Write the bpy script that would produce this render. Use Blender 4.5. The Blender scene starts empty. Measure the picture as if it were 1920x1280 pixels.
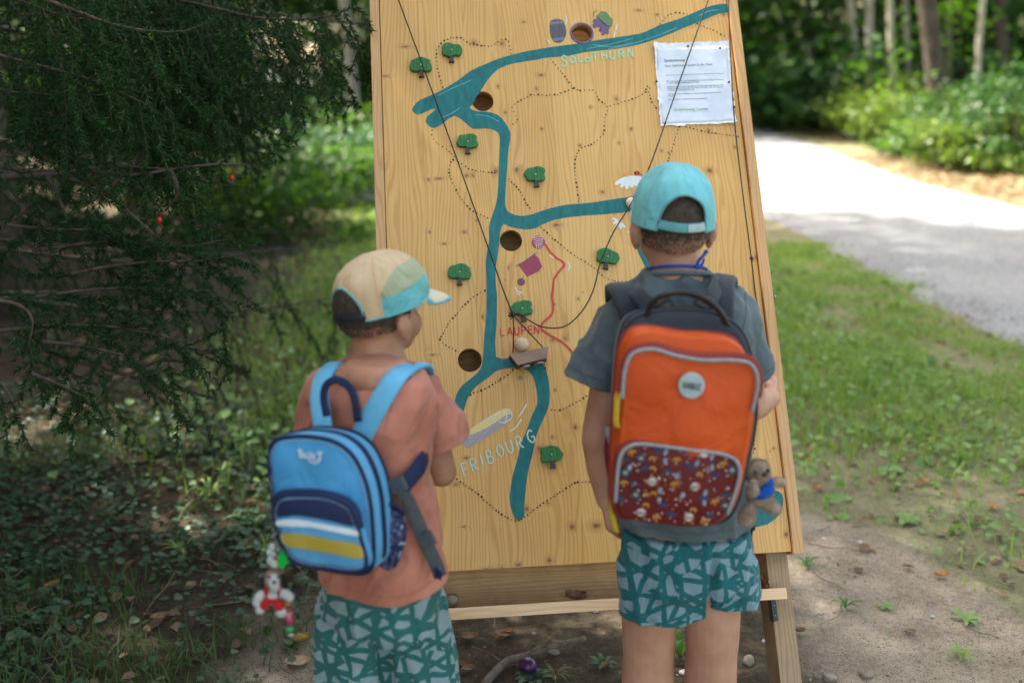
import bpy, bmesh, math, random
import numpy as np
from mathutils import Vector, Matrix, noise, geometry
random.seed(7); np.random.seed(7)
R = math.radians
SC = bpy.context.scene
COL = SC.collection

# ------------------------------------------------------------------ camera
F = 35 / 36 * 1920
PITCH, ROLL = R(14.4), R(0.29)
CAM = Vector((0, 0, 1.41))
_f = Vector((0, math.cos(PITCH), -math.sin(PITCH)))
_u0 = Vector((0, math.sin(PITCH), math.cos(PITCH)))
_r0 = Vector((1, 0, 0))
CR = _r0 * math.cos(ROLL) - _u0 * math.sin(ROLL)
CU = _u0 * math.cos(ROLL) + _r0 * math.sin(ROLL)
CF = _f
cam_d = bpy.data.cameras.new('camera'); cam = bpy.data.objects.new('camera', cam_d); COL.objects.link(cam)
cam_d.lens = 35; cam_d.sensor_width = 36; cam_d.clip_start = 0.05; cam_d.clip_end = 400
cam.matrix_world = Matrix(((CR.x, CU.x, -CF.x, CAM.x), (CR.y, CU.y, -CF.y, CAM.y), (CR.z, CU.z, -CF.z, CAM.z), (0, 0, 0, 1)))
cam_d.dof.use_dof = True; cam_d.dof.focus_distance = 2.25; cam_d.dof.aperture_fstop = 1.8
SC.camera = cam

# ------------------------------------------------------------------ light
SUN_EL, SUN_AZ = R(52), R(-62)          # azimuth measured from +Y towards +X
SUN_DIR = Vector((math.sin(SUN_AZ) * math.cos(SUN_EL), math.cos(SUN_AZ) * math.cos(SUN_EL), math.sin(SUN_EL)))
W = bpy.data.worlds.new('World'); SC.world = W; W.use_nodes = True
wt = W.node_tree; bg = wt.nodes['Background']
sky = wt.nodes.new('ShaderNodeTexSky'); sky.sky_type = 'NISHITA'; sky.sun_disc = False
sky.sun_elevation = SUN_EL; sky.sun_rotation = SUN_AZ % (2 * math.pi)
sky.air_density = 1.0; sky.dust_density = 4.0; sky.ozone_density = 0.6
wb = wt.nodes.new('ShaderNodeMix'); wb.data_type = 'RGBA'; wb.blend_type = 'MULTIPLY'
wb.inputs[0].default_value = 1.0; wb.inputs[7].default_value = (1.0, 0.9, 0.72, 1)
wt.links.new(sky.outputs[0], wb.inputs[6]); wt.links.new(wb.outputs[2], bg.inputs[0])
bg.inputs[1].default_value = 0.15
sl = bpy.data.lights.new('sun', 'SUN'); sl.energy = 3.6; sl.angle = R(0.8); sl.color = (1.0, 0.95, 0.86)
so = bpy.data.objects.new('sun', sl); COL.objects.link(so)
so.rotation_euler = (-SUN_DIR).to_track_quat('-Z', 'Y').to_euler(); so.location = SUN_DIR * 30
SC.view_settings.view_transform = 'Standard'; SC.view_settings.look = 'None'
SC.view_settings.gamma = 1.0; SC.view_settings.use_curve_mapping = False
SC.view_settings.exposure = 2.5
SC.cycles.max_bounces = 6; SC.cycles.transparent_max_bounces = 8
SC.cycles.use_denoising = True

# ------------------------------------------------------------------ geometry helpers
def ray(px, py):
    return (CR * ((px - 960) / F) + CU * ((640 - py) / F) + CF)
def P(px, py, Y):
    d = ray(px, py); return CAM + d * (Y / d.y)
def P1(px, py, Y): return P(px, py, Y + .09)
def G(px, py, z=0.0):
    d = ray(px, py); return CAM + d * ((z - CAM.z) / d.z)
def S(p, r):                       # r photo pixels at point p -> metres
    return r * (p - CAM).dot(CF) / F
def onplane(px, py, o, n):
    d = ray(px, py); return CAM + d * ((o - CAM).dot(n) / d.dot(n))
def proj(p):
    v = p - CAM; z = v.dot(CF)
    return (960 + F * v.dot(CR) / z, 640 - F * v.dot(CU) / z)

def catmull(pts, n=6, closed=False):
    pts = [Vector(p) for p in pts]; out = []; m = len(pts)
    rng = range(m) if closed else range(m - 1)
    for i in rng:
        if closed:
            p0, p1, p2, p3 = pts[i - 1], pts[i], pts[(i + 1) % m], pts[(i + 2) % m]
        else:
            p1, p2 = pts[i], pts[i + 1]
            p0 = pts[i - 1] if i > 0 else p1 * 2 - p2
            p3 = pts[i + 2] if i + 2 < m else p2 * 2 - p1
        for k in range(n):
            t = k / n
            out.append(0.5 * ((2 * p1) + (p2 - p0) * t + (2 * p0 - 5 * p1 + 4 * p2 - p3) * t * t + (3 * p1 - p0 - 3 * p2 + p3) * t ** 3))
    if not closed: out.append(pts[-1])
    return out

class MB:
    def __init__(s): s.v = []; s.f = []; s.m = []
    def add(s, vs, fs, m=0):
        o = len(s.v); s.v.extend([Vector(v) for v in vs]); s.f.extend([tuple(i + o for i in f) for f in fs]); s.m.extend([m] * len(fs)); return s
    def loft(s, rings, m=0, caps=True, closed=True):
        n = len(rings[0]); vs = [v for r in rings for v in r]; fs = []
        for i in range(len(rings) - 1):
            for j in range(n if closed else n - 1):
                k = (j + 1) % n; fs.append((i * n + j, i * n + k, (i + 1) * n + k, (i + 1) * n + j))
        if caps:
            fs.append(tuple(reversed(range(n)))); fs.append(tuple(range((len(rings) - 1) * n, len(rings) * n)))
        return s.add(vs, fs, m)
    def tube(s, pts, r, seg=10, m=0, flat=None, ref=None):
        pts = [Vector(p) for p in pts]; n = len(pts)
        rr = r if hasattr(r, '__len__') else [r] * n
        t0 = (pts[1] - pts[0]).normalized()
        ref = Vector(ref) if ref is not None else (Vector((0, 0, 1)) if abs(t0.z) < .9 else Vector((1, 0, 0)))
        x = (ref - t0 * ref.dot(t0)).normalized(); rings = []
        for i in range(n):
            t = (pts[min(i + 1, n - 1)] - pts[max(i - 1, 0)]).normalized()
            x = (x - t * x.dot(t)).normalized(); y = t.cross(x)
            fl = flat if flat is not None else 1.0
            rings.append([pts[i] + x * (math.cos(2 * math.pi * k / seg) * rr[i]) + y * (math.sin(2 * math.pi * k / seg) * rr[i] * fl) for k in range(seg)])
        return s.loft(rings, m)
    def ell(s, c, r, rot=None, seg=20, rings=14, m=0):
        c = Vector(c); r = (r, r, r) if not hasattr(r, '__len__') else r; vs = []; fs = []
        for i in range(rings + 1):
            ph = math.pi * i / rings
            for j in range(seg):
                th = 2 * math.pi * j / seg
                v = Vector((r[0] * math.sin(ph) * math.cos(th), r[1] * math.sin(ph) * math.sin(th), r[2] * math.cos(ph)))
                if rot is not None: v = rot @ v
                vs.append(c + v)
        for i in range(rings):
            for j in range(seg):
                k = (j + 1) % seg
                fs.append((i * seg + j, (i + 1) * seg + j, (i + 1) * seg + k, i * seg + k))
        return s.add(vs, fs, m)
    def box(s, lo, hi, fr=None, m=0, bev=0):
        if bev:
            bm = bmesh.new(); bmesh.ops.create_cube(bm, size=1)
            c = [(lo[i] + hi[i]) / 2 for i in range(3)]; d = [hi[i] - lo[i] for i in range(3)]
            for v in bm.verts: v.co = Vector((c[i] + v.co[i] * d[i] for i in range(3)))
            bmesh.ops.bevel(bm, geom=bm.edges[:], offset=bev, segments=2, affect='EDGES', profile=.7)
            bm.verts.index_update()
            vs = [v.co.copy() for v in bm.verts]; fs = [tuple(v.index for v in f.verts) for f in bm.faces]; bm.free()
        else:
            vs = [Vector((x, y, z)) for z in (lo[2], hi[2]) for y in (lo[1], hi[1]) for x in (lo[0], hi[0])]
            fs = [(0, 2, 3, 1), (4, 5, 7, 6), (0, 1, 5, 4), (2, 6, 7, 3), (1, 3, 7, 5), (0, 4, 6, 2)]
        if fr is not None: vs = [fr @ v for v in vs]
        return s.add(vs, fs, m)
    def ribbon(s, pts, nrm, w, t, m=0, n=5):
        """strap of width w (perpendicular to path and nrm), thickness t"""
        c = catmull(pts, n); nn = len(c); rings = []
        for i, p in enumerate(c):
            T = (c[min(i + 1, nn - 1)] - c[max(i - 1, 0)]).normalized()
            q = nrm(i / (nn - 1)) if callable(nrm) else Vector(nrm)
            sd = T.cross(q).normalized(); q = sd.cross(T).normalized()
            ww = (w(i / (nn - 1)) if callable(w) else w) / 2; tt = t / 2; e = min(tt, ww * .3)
            rings.append([p + sd * a + q * b for a, b in ((-ww, -tt * .4), (-ww + e, -tt), (ww - e, -tt), (ww, -tt * .4), (ww, tt * .4), (ww - e, tt), (-ww + e, tt), (-ww, tt * .4))])
        return s.loft(rings, m)
    def puff(s, loop, n, back, bulge, rnd=.01, m=0, mside=None, steps=7, wr=0.0, wf=25.0, seed=0.0):
        """closed cushion: loop of points in a plane, outward normal n, thickness back, domed by bulge"""
        n = Vector(n).normalized(); c = sum(loop, Vector()) / len(loop); rings = []; mi = []
        N_ = len(loop)
        rings.append([c + (p - c) * .985 - n * back for p in loop])
        rings.append([c + (p - c) * 1.0 - n * (back * .9) for p in loop])
        rings.append([c + (p - c) * 1.004 - n * (back * .5) for p in loop])
        rings.append([p - n * rnd for p in loop])
        rr = []
        for p in loop:
            L = (p - c).length; rr.append(min(rnd / L, .5))
        for a in (.3, .6, .85, 1.0):
            rings.append([c + (p - c) * (1 - rr[i] * (1 - math.cos(a * math.pi / 2))) - n * (rnd * (1 - math.sin(a * math.pi / 2))) for i, p in enumerate(loop)])
        ns = len(rings)
        for k in range(1, steps + 1):
            q = 1 - k / (steps + .0)
            q = max(q, 0.02)
            ring = []
            for i, p in enumerate(loop):
                base = c + (p - c) * (1 - rr[i]) * q
                h = bulge * (1 - q ** 2.2)
                if wr: h += wr * noise.noise(base * wf + Vector((seed, 0, 0))) * min(1, (1 - q) * 3)
                ring.append(base + n * h)
            rings.append(ring)
        vs = [v for r in rings for v in r]; fs = []; ms = []
        for i in range(len(rings) - 1):
            for j in range(N_):
                k = (j + 1) % N_; fs.append((i * N_ + j, i * N_ + k, (i + 1) * N_ + k, (i + 1) * N_ + j)); ms.append(m if (mside is None or i >= 4) else mside)
        fs.append(tuple(reversed(range(N_)))); ms.append(m if mside is None else mside)
        fs.append(tuple(range((len(rings) - 1) * N_, len(rings) * N_))); ms.append(m)
        o = len(s.v); s.v.extend(vs); s.f.extend([tuple(i + o for i in f) for f in fs]); s.m.extend(ms)
        return s
    def poly(s, pts, n, t, m=0):
        """flat prism from a (possibly concave) outline; top face lies t above the points"""
        n = Vector(n); pts = [Vector(p) for p in pts]; k = len(pts)
        tris = geometry.tessellate_polygon([pts]); top = [p + n * t for p in pts]; fs = []
        for a, b, c in tris:
            if (top[b] - top[a]).cross(top[c] - top[a]).dot(n) < 0: a, b, c = a, c, b
            fs.append((a, b, c))
        vs = top + pts
        for i in range(k):
            j = (i + 1) % k; fs.append((i, i + k, j + k, j))
        return s.add(vs, fs, m)
    def mesh(s, name):
        me = bpy.data.meshes.new(name); me.from_pydata([tuple(v) for v in s.v], [], s.f)
        return me
    def build(s, name, mats, parent=None, smooth=True, fix=True, **kw):
        me = s.mesh(name)
        mats = mats if isinstance(mats, (list, tuple)) else [mats]
        for m in mats: me.materials.append(m)
        if len(mats) > 1: me.polygons.foreach_set('material_index', s.m)
        if fix:
            bm = bmesh.new(); bm.from_mesh(me); bmesh.ops.recalc_face_normals(bm, faces=bm.faces[:]); bm.to_mesh(me); bm.free()
        if smooth: me.polygons.foreach_set('use_smooth', [True] * len(me.polygons))
        return place(name, me, parent, **kw)

def place(name, me, parent=None, **kw):
    o = bpy.data.objects.new(name, me); COL.objects.link(o)
    if parent is not None:
        o.parent = parent
        if parent.parent is None and parent.type == 'EMPTY' and not parent.get('local'):
            o.matrix_parent_inverse = parent.matrix_basis.inverted()
    tag(o, **kw); return o
def tag(o, label=None, cat=None, group=None, kind=None):
    if label: o['label'] = label
    if cat: o['category'] = cat
    if group: o['group'] = group
    if kind: o['kind'] = kind
    return o
def empty(name, loc, label, cat, group=None, matrix=None):
    o = bpy.data.objects.new(name, None); COL.objects.link(o); o.empty_display_size = .05
    if matrix is not None: o.matrix_basis = matrix; o['local'] = 1
    else: o.location = loc
    return tag(o, label, cat, group)
def np_mesh(name, verts, faces, mats, parent=None, midx=None, smooth=False, **kw):
    """verts (N,3) float, faces (M,k) int, fast"""
    verts = np.asarray(verts, dtype=np.float32); faces = np.asarray(faces, dtype=np.int32)
    me = bpy.data.meshes.new(name); k = faces.shape[1]
    me.vertices.add(len(verts)); me.vertices.foreach_set('co', verts.ravel())
    me.loops.add(faces.size); me.loops.foreach_set('vertex_index', faces.ravel())
    me.polygons.add(len(faces)); me.polygons.foreach_set('loop_start', np.arange(0, faces.size, k, dtype=np.int32))
    me.polygons.foreach_set('loop_total', np.full(len(faces), k, dtype=np.int32))
    for m in (mats if isinstance(mats, (list, tuple)) else [mats]): me.materials.append(m)
    if midx is not None: me.polygons.foreach_set('material_index', np.asarray(midx, dtype=np.int32))
    if smooth: me.polygons.foreach_set('use_smooth', np.ones(len(faces), dtype=bool))
    me.update(calc_edges=True); me.validate()
    return place(name, me, parent, **kw)

def evaluated(ob):
    dg = bpy.context.evaluated_depsgraph_get(); dg.update()
    return bpy.data.meshes.new_from_object(ob.evaluated_get(dg))
def remesh(mb, voxel, smooth_it=6, fac=.5):
    """fuse overlapping closed shapes into one continuous surface"""
    me = mb.mesh('tmp'); bm = bmesh.new(); bm.from_mesh(me)
    bmesh.ops.remove_doubles(bm, verts=bm.verts[:], dist=1e-6)
    bmesh.ops.recalc_face_normals(bm, faces=bm.faces[:]); bm.to_mesh(me); bm.free()
    ob = bpy.data.objects.new('tmp', me); COL.objects.link(ob)
    m = ob.modifiers.new('r', 'REMESH'); m.mode = 'VOXEL'; m.voxel_size = voxel; m.use_smooth_shade = True
    m2 = ob.modifiers.new('s', 'SMOOTH'); m2.iterations = smooth_it; m2.factor = fac
    out = evaluated(ob); bpy.data.objects.remove(ob); bpy.data.meshes.remove(me)
    return out
def coords(me):
    a = np.empty(len(me.vertices) * 3, dtype=np.float32); me.vertices.foreach_get('co', a); return a.reshape(-1, 3)
def normals(me):
    a = np.empty(len(me.vertices) * 3, dtype=np.float32); me.vertex_normals.foreach_get('vector', a); return a.reshape(-1, 3)
def displace(me, fn):
    c = coords(me); n = normals(me); d = np.array([fn(Vector(p)) for p in c], dtype=np.float32)
    c += n * d[:, None]; me.vertices.foreach_set('co', c.ravel()); me.update()
def cut(me, planes):
    """planes: (point, outward normal, region test or None): removes what lies outside"""
    bm = bmesh.new(); bm.from_mesh(me)
    for co, no, test in planes:
        no = Vector(no).normalized(); co = Vector(co)
        fs = [f for f in bm.faces if test is None or test(f.calc_center_median())]
        g = set(fs)
        for f in fs: g.update(f.verts); g.update(f.edges)
        bmesh.ops.bisect_plane(bm, geom=list(g), plane_co=co, plane_no=no, dist=1e-5)
        kill = [f for f in bm.faces if (f.calc_center_median() - co).dot(no) > 1e-5 and (test is None or test(f.calc_center_median()))]
        bmesh.ops.delete(bm, geom=kill, context='FACES')
    loose = [v for v in bm.verts if not v.link_faces]; bmesh.ops.delete(bm, geom=loose, context='VERTS')
    bm.to_mesh(me); bm.free()
def finish(name, me, mat, parent, thick=0, **kw):
    me.materials.clear()
    for m in (mat if isinstance(mat, (list, tuple)) else [mat]): me.materials.append(m)
    me.polygons.foreach_set('use_smooth', [True] * len(me.polygons)); me.name = name
    o = place(name, me, parent, **kw)
    if thick:
        s = o.modifiers.new('thickness', 'SOLIDIFY'); s.thickness = thick; s.offset = -1
    return o
def seam(me, planes, name, m, parent, r=.0008, push=.0006):
    """raised stitched seam where a plane crosses a garment"""
    mb = MB()
    for co, no, test in planes:
        bm = bmesh.new(); bm.from_mesh(me)
        if test is not None: bmesh.ops.delete(bm, geom=[f for f in bm.faces if not test(f.calc_center_median())], context='FACES')
        g = bmesh.ops.bisect_plane(bm, geom=bm.verts[:] + bm.edges[:] + bm.faces[:], plane_co=Vector(co), plane_no=Vector(no).normalized(), dist=1e-6)
        bm.normal_update()
        for e in g['geom_cut']:
            if isinstance(e, bmesh.types.BMEdge):
                a, b = e.verts[0].co + e.verts[0].normal * push, e.verts[1].co + e.verts[1].normal * push
                if (a - b).length > 1e-5: d = (b - a) * .12; mb.tube([a - d, b + d], r, 4)
        bm.free()
    if mb.v: return mb.build(name, m, parent, kind='stuff')
def stitches(loop, off, name, m, parent, step_=.0045, ln=.0026, r=.00045, n=None):
    """dashed stitching along a path"""
    mb = MB(); acc = 0; nxt = 0
    for a, b in zip(loop[:-1], loop[1:]):
        L = (b - a).length
        while nxt <= acc + L and L > 1e-6:
            t = (b - a) / L; p = a + t * (nxt - acc) + off; mb.tube([p, p + t * ln], r, 4); nxt += step_
        acc += L
    return mb.build(name, m, parent, kind='stuff')
def frame(o, x, y, z):
    return Matrix(((x.x, y.x, z.x, o.x), (x.y, y.y, z.y, o.y), (x.z, y.z, z.z, o.z), (0, 0, 0, 1)))

# ------------------------------------------------------------------ materials
def nd(nt, t, ins=None, **pr):
    n = nt.nodes.new('ShaderNode' + t)
    for k, v in pr.items(): setattr(n, k, v)
    for k, v in (ins or {}).items():
        if isinstance(v, bpy.types.NodeSocket): nt.links.new(v, n.inputs[k])
        elif isinstance(v, bpy.types.Node): nt.links.new(v.outputs[0], n.inputs[k])
        else:
            if hasattr(v, '__len__') and n.inputs[k].type == 'RGBA' and len(v) == 3: v = (*v, 1)
            n.inputs[k].default_value = v
    return n
def mth(nt, op, a, b=0.0, c=None, clamp=False):
    ins = {0: a, 1: b}
    if c is not None: ins[2] = c
    return nd(nt, 'Math', ins, operation=op, use_clamp=clamp).outputs[0]
def mixc(nt, f, a, b, bt='MIX'):
    return nd(nt, 'Mix', {0: f, 6: a, 7: b}, data_type='RGBA', blend_type=bt).outputs[2]
def ramp(nt, f, stops, interp='LINEAR'):
    n = nd(nt, 'ValToRGB', {0: f}); r = n.color_ramp; r.interpolation = interp
    while len(r.elements) < len(stops): r.elements.new(.5)
    for e, (p, c) in zip(r.elements, stops): e.position = p; e.color = (*c, 1) if len(c) == 3 else c
    return n.outputs[0]
def step(nt, v, lo, hi):
    return nd(nt, 'MapRange', {0: v, 1: lo, 2: hi, 3: 0.0, 4: 1.0}, interpolation_type='SMOOTHSTEP', clamp=True).outputs[0]
def bs(m): return m.node_tree.nodes['Principled BSDF']
def mat(name, c1, c2=None, scale=20., rough=.6, bump=0., bscale=None, detail=4., stretch=(1, 1, 1), metal=0., spec=.4, sss=0., sheen=0., trans=0., contrast=(.35, .65), bdist=.001):
    m = bpy.data.materials.new(name); m.use_nodes = True; nt = m.node_tree; b = bs(m)
    b.inputs['Roughness'].default_value = rough; b.inputs['Metallic'].default_value = metal
    b.inputs['Specular IOR Level'].default_value = spec
    tc = nd(nt, 'TexCoord').outputs['Object']
    mp = nd(nt, 'Mapping', {0: tc, 3: stretch})
    if c2 is None: c2 = tuple(min(1, x * 1.25) for x in c1); c1 = tuple(x * .8 for x in c1)
    nz = nd(nt, 'TexNoise', {0: mp, 'Scale': scale, 'Detail': detail, 'Roughness': .6})
    col = ramp(nt, nz.outputs[0], [(contrast[0], c1), (contrast[1], c2)])
    nt.links.new(col, b.inputs['Base Color'])
    if bump:
        nb = nd(nt, 'TexNoise', {0: mp, 'Scale': bscale or scale * 4, 'Detail': 4.})
        bp = nd(nt, 'Bump', {'Height': nb.outputs[0], 'Strength': bump, 'Distance': bdist})
        nt.links.new(bp.outputs[0], b.inputs['Normal'])
    if sss:
        b.inputs['Subsurface Weight'].default_value = sss; b.inputs['Subsurface Radius'].default_value = (1, .35, .2); b.inputs['Subsurface Scale'].default_value = .008
    if sheen: b.inputs['Sheen Weight'].default_value = sheen; b.inputs['Sheen Roughness'].default_value = .4
    if trans:
        tr = nd(nt, 'BsdfTranslucent', {0: col}); mx = nd(nt, 'MixShader', {0: trans, 1: b.outputs[0], 2: tr.outputs[0]})
        nt.links.new(mx.outputs[0], nt.nodes['Material Output'].inputs[0])
    return m
def fabric(name, c1, c2, scale=9., weave=900., rough=.85, bump=.35, fold=.35, fscale=14., sheen=.15):
    m = mat(name, c1, c2, scale, rough, sheen=sheen, spec=.25); nt = m.node_tree
    tc = nd(nt, 'TexCoord').outputs['Object']
    w = nd(nt, 'TexNoise', {0: tc, 'Scale': weave, 'Detail': 1.})
    b1 = nd(nt, 'Bump', {'Height': w.outputs[0], 'Strength': bump, 'Distance': .0006})
    f = nd(nt, 'TexNoise', {0: tc, 'Scale': fscale, 'Detail': 3., 'Roughness': .45, 'Distortion': .6})
    b2 = nd(nt, 'Bump', {'Height': f.outputs[0], 'Strength': fold * 1.3, 'Distance': .02, 'Normal': b1.outputs[0]})
    nt.links.new(b2.outputs[0], bs(m).inputs['Normal']); return m
# ================================================================== the board
_u = (CR * -467 + CU * 7949 + CF * F).normalized()
_h = (CR * 17100 + CU * 566 + CF * F); _h = (_h - _u * _h.dot(_u)).normalized()
_n = _h.cross(_u)
_lin = lambda x0, s, y: x0 + s * y
_br = ray(1505, 1032)
_bl = (693 + .0274 * 1080, 1087)
_O = _br * 1.0
_dl = ray(*_bl); _pl = _dl * (_O.dot(_n) / _dl.dot(_n))
BW = 0.97
_t = BW / (_O - _pl).dot(_h)
B_O = CAM + _O * _t - _h * BW           # bottom-left corner of the front face
MB_ = frame(B_O, _h, _u, _n); MBI = MB_.inverted()
def BL(px, py, off=0.0):
    o = B_O + _n * off; p = onplane(px, py, o, _n); q = MBI @ p; return Vector((q.x, q.y, off))
def BLs(l, off=0.0): return [BL(x, y, off) for x, y in l]
PXM = (BL(1100, 600) - BL(1101, 600)).length      # metres per photo pixel mid-board
BTOP = BL(1000, 0).y + .16
print('board', B_O, 'top-left', BL(693, 0), 'left mid', BL(706, 470), 'TR', BL(1380, 0), 'BR', BL(1505, 1032), 'lean', math.degrees(math.asin(-_n.z)) , 'n', _n)

KNOTS = [(888,81,9,8),(941,82,7,7),(722,143,11,4),(1197,20,10,4),(1232,28,6,4),(1356,28,5,5),(1156,186,6,7),(1107,201,4,4),(1016,242,4,5),(1183,242,5,5),(1161,268,4,4),(1087,273,4,5),(1329,245,5,5),(1381,144,5,9),(1015,141,9,5),(1006,167,4,6),(934,162,5,5),(948,211,5,5),(982,42,5,4),(969,319,7,9),(875,329,6,6),(887,329,5,6),(929,321,7,7),(822,335,13,4),(803,337,5,5),(870,435,6,5),(806,435,4,4),(833,457,8,3),(954,502,4,4),(1043,422,13,6),(894,413,3,4),(1129,360,6,6),(1330,320,11,9),(1188,452,6,8),(1240,283,4,4),(1254,287,4,4),(1378,276,5,5),(1418,483,6,8),(905,594,4,8),(1036,638,6,6),(1060,634,6,6),(975,708,7,6),(938,712,5,4),(1041,731,4,4),(811,665,9,3),(1084,560,4,4),(1040,570,3,4),(1079,801,7,7),(1035,819,4,5),(1012,841,11,8),(874,858,8,4),(854,908,9,4),(870,987,7,3),(1072,987,8,8),(1117,985,13,9),(1027,943,4,4),(988,954,6,7),(912,1067,9,5),(941,1064,6,5),(972,1058,8,5),(1030,1050,8,8),(1474,1001,6,8),(1485,991,5,6),(1451,840,4,4),(1352,640,6,6),(760,88,13,4),(1394,560,5,5)]

def pine(name, c_lo, c_hi, c_dark, knots=True, along=1, rough=.42, dirt=0.0, coat=.15, kcol=(.27, .12, .045)):
    """pine: fine straight grain, cathedral bands, knots; along = axis the grain runs"""
    m = bpy.data.materials.new(name); m.use_nodes = True; nt = m.node_tree; b = bs(m)
    tc = nd(nt, 'TexCoord').outputs['Object']; oi = nd(nt, 'ObjectInfo').outputs['Random']
    sx = nd(nt, 'SeparateXYZ', {0: tc}); o = [0, 1, 2]; o.remove(along)
    A = sx.outputs[o[0]]; C = sx.outputs[o[1]]; B = sx.outputs[along]
    dmin = None
    if knots:
        for kx, ky, rx, ry in KNOTS:
            k = BL(kx, ky); s = PXM * .62
            d = nd(nt, 'VectorMath', {0: tc, 1: (k.x, k.y, 0)}, operation='SUBTRACT')
            d = nd(nt, 'VectorMath', {0: d, 1: (1 / (rx * s), 1 / (ry * s), 0)}, operation='MULTIPLY')
            l = nd(nt, 'VectorMath', {0: d}, operation='LENGTH').outputs['Value']
            dmin = l if dmin is None else mth(nt, 'MINIMUM', dmin, l)
    shift = mth(nt, 'MULTIPLY', oi, 3.7)
    Cm = mth(nt, 'ADD', C, shift)
    lo = nd(nt, 'CombineXYZ', {0: mth(nt, 'MULTIPLY', A, 7.0), 1: mth(nt, 'MULTIPLY', B, .9), 2: Cm})
    warp = nd(nt, 'TexNoise', {0: lo, 'Scale': 1.6, 'Detail': 2.}).outputs[0]
    w2 = mth(nt, 'MULTIPLY', mth(nt, 'SUBTRACT', warp, .5), .12)
    Aw = mth(nt, 'ADD', mth(nt, 'ADD', A, w2), shift)
    if dmin is not None:
        kf = mth(nt, 'POWER', 2.0, mth(nt, 'MULTIPLY', dmin, -.9))
        Aw = mth(nt, 'ADD', Aw, mth(nt, 'MULTIPLY', kf, .010))
    rings = mth(nt, 'SINE', mth(nt, 'MULTIPLY', Aw, 620.0))
    rings = step(nt, rings, -.2, 1.0)
    fine = nd(nt, 'CombineXYZ', {0: mth(nt, 'MULTIPLY', Aw, 300.0), 1: mth(nt, 'MULTIPLY', B, 7.0), 2: Cm})
    fn = nd(nt, 'TexNoise', {0: fine, 'Scale': 1.0, 'Detail': 3.}).outputs[0]
    blot = nd(nt, 'TexNoise', {0: tc, 'Scale': 5.0, 'Detail': 3.}).outputs[0]
    f1 = mth(nt, 'ADD', mth(nt, 'MULTIPLY', rings, .30), mth(nt, 'MULTIPLY', fn, .5))
    f1 = mth(nt, 'ADD', f1, mth(nt, 'MULTIPLY', mth(nt, 'SUBTRACT', blot, .5), .5))
    f1 = mth(nt, 'ADD', f1, mth(nt, 'MULTIPLY', mth(nt, 'SUBTRACT', oi, .5), .28))
    col = ramp(nt, f1, [(.10, c_lo), (.45, c_hi), (.95, c_dark)])
    if dmin is not None:
        nz = nd(nt, 'TexNoise', {0: tc, 'Scale': 70., 'Detail': 3.}).outputs[0]
        dn = mth(nt, 'ADD', dmin, mth(nt, 'MULTIPLY', mth(nt, 'SUBTRACT', nz, .5), 1.1))
        halo = step(nt, dn, 3.0, .9); core = step(nt, dn, 1.25, .5); cen = step(nt, dn, .45, .1)
        ringk = mth(nt, 'MULTIPLY', step(nt, mth(nt, 'SINE', mth(nt, 'MULTIPLY', dn, 11.0)), 0, 1), halo)
        col = mixc(nt, mth(nt, 'MULTIPLY', halo, .38), col, (.42, .20, .06))
        col = mixc(nt, mth(nt, 'MULTIPLY', ringk, .22), col, (.35, .16, .05))
        col = mixc(nt, mth(nt, 'MULTIPLY', core, .85), col, kcol)
        col = mixc(nt, mth(nt, 'MULTIPLY', cen, .7), col, (.07, .03, .015))
    # specks and small pin knots
    vo = nd(nt, 'TexVoronoi', {0: tc, 'Scale': 26.}); vr = nd(nt, 'SeparateColor', {0: vo.outputs['Color']})
    sp = mth(nt, 'MULTIPLY', step(nt, vo.outputs['Distance'], .09, .03), step(nt, vr.outputs[0], .78, .8))
    col = mixc(nt, mth(nt, 'MULTIPLY', sp, .6), col, (.16, .07, .03))
    if dirt:
        dz = nd(nt, 'TexNoise', {0: tc, 'Scale': 9., 'Detail': 6., 'Roughness': .7}).outputs[0]
        col = mixc(nt, mth(nt, 'MULTIPLY', step(nt, dz, .42, .7), dirt), col, (.075, .06, .04))
    nt.links.new(col, b.inputs['Base Color'])
    b.inputs['Roughness'].default_value = rough; b.inputs['Coat Weight'].default_value = coat; b.inputs['Coat Roughness'].default_value = .35
    b.inputs['Specular IOR Level'].default_value = .35
    bp = nd(nt, 'Bump', {'Height': f1, 'Strength': .12, 'Distance': .001}); nt.links.new(bp.outputs[0], b.inputs['Normal'])
    return m
M_PINE = pine('varnished_pine', (.70, .415, .135), (.61, .335, .096), (.46, .215, .05))
M_PINE2 = pine('batten_pine', (.60, .35, .15), (.52, .28, .11), (.38, .17, .055), knots=False)
M_PINEH = pine('trough_pine', (.70, .45, .22), (.60, .37, .17), (.44, .25, .10), knots=False, along=0, dirt=.35, rough=.7, coat=0)
M_LIP = pine('lip_pine', (.80, .58, .36), (.72, .49, .28), (.55, .32, .15), knots=False, along=0, rough=.6, coat=0)
M_LEG = pine('leg_pine', (.42, .30, .18), (.34, .23, .13), (.22, .135, .07), knots=False, dirt=.3, rough=.75, coat=0)
def paint(name, c, c2, rough=.45, streak=(120, 12, 1), amp=.25):
    m = mat(name, c, c2, 2.2, rough, stretch=streak, spec=.4, contrast=(.3, .75)); nt = m.node_tree
    tc = nd(nt, 'TexCoord').outputs['Object']; mp = nd(nt, 'Mapping', {0: tc, 3: streak, 2: (0, 0, .5)})
    nz = nd(nt, 'TexNoise', {0: mp, 'Scale': 2.5, 'Detail': 4., 'Distortion': 1.2}).outputs[0]
    bp = nd(nt, 'Bump', {'Height': nz, 'Strength': .5, 'Distance': .0012}); nt.links.new(bp.outputs[0], bs(m).inputs['Normal'])
    return m
M_TEAL = paint('teal_paint', (.001, .100, .105), (.004, .185, .185), streak=(40, 12, 1))
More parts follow.
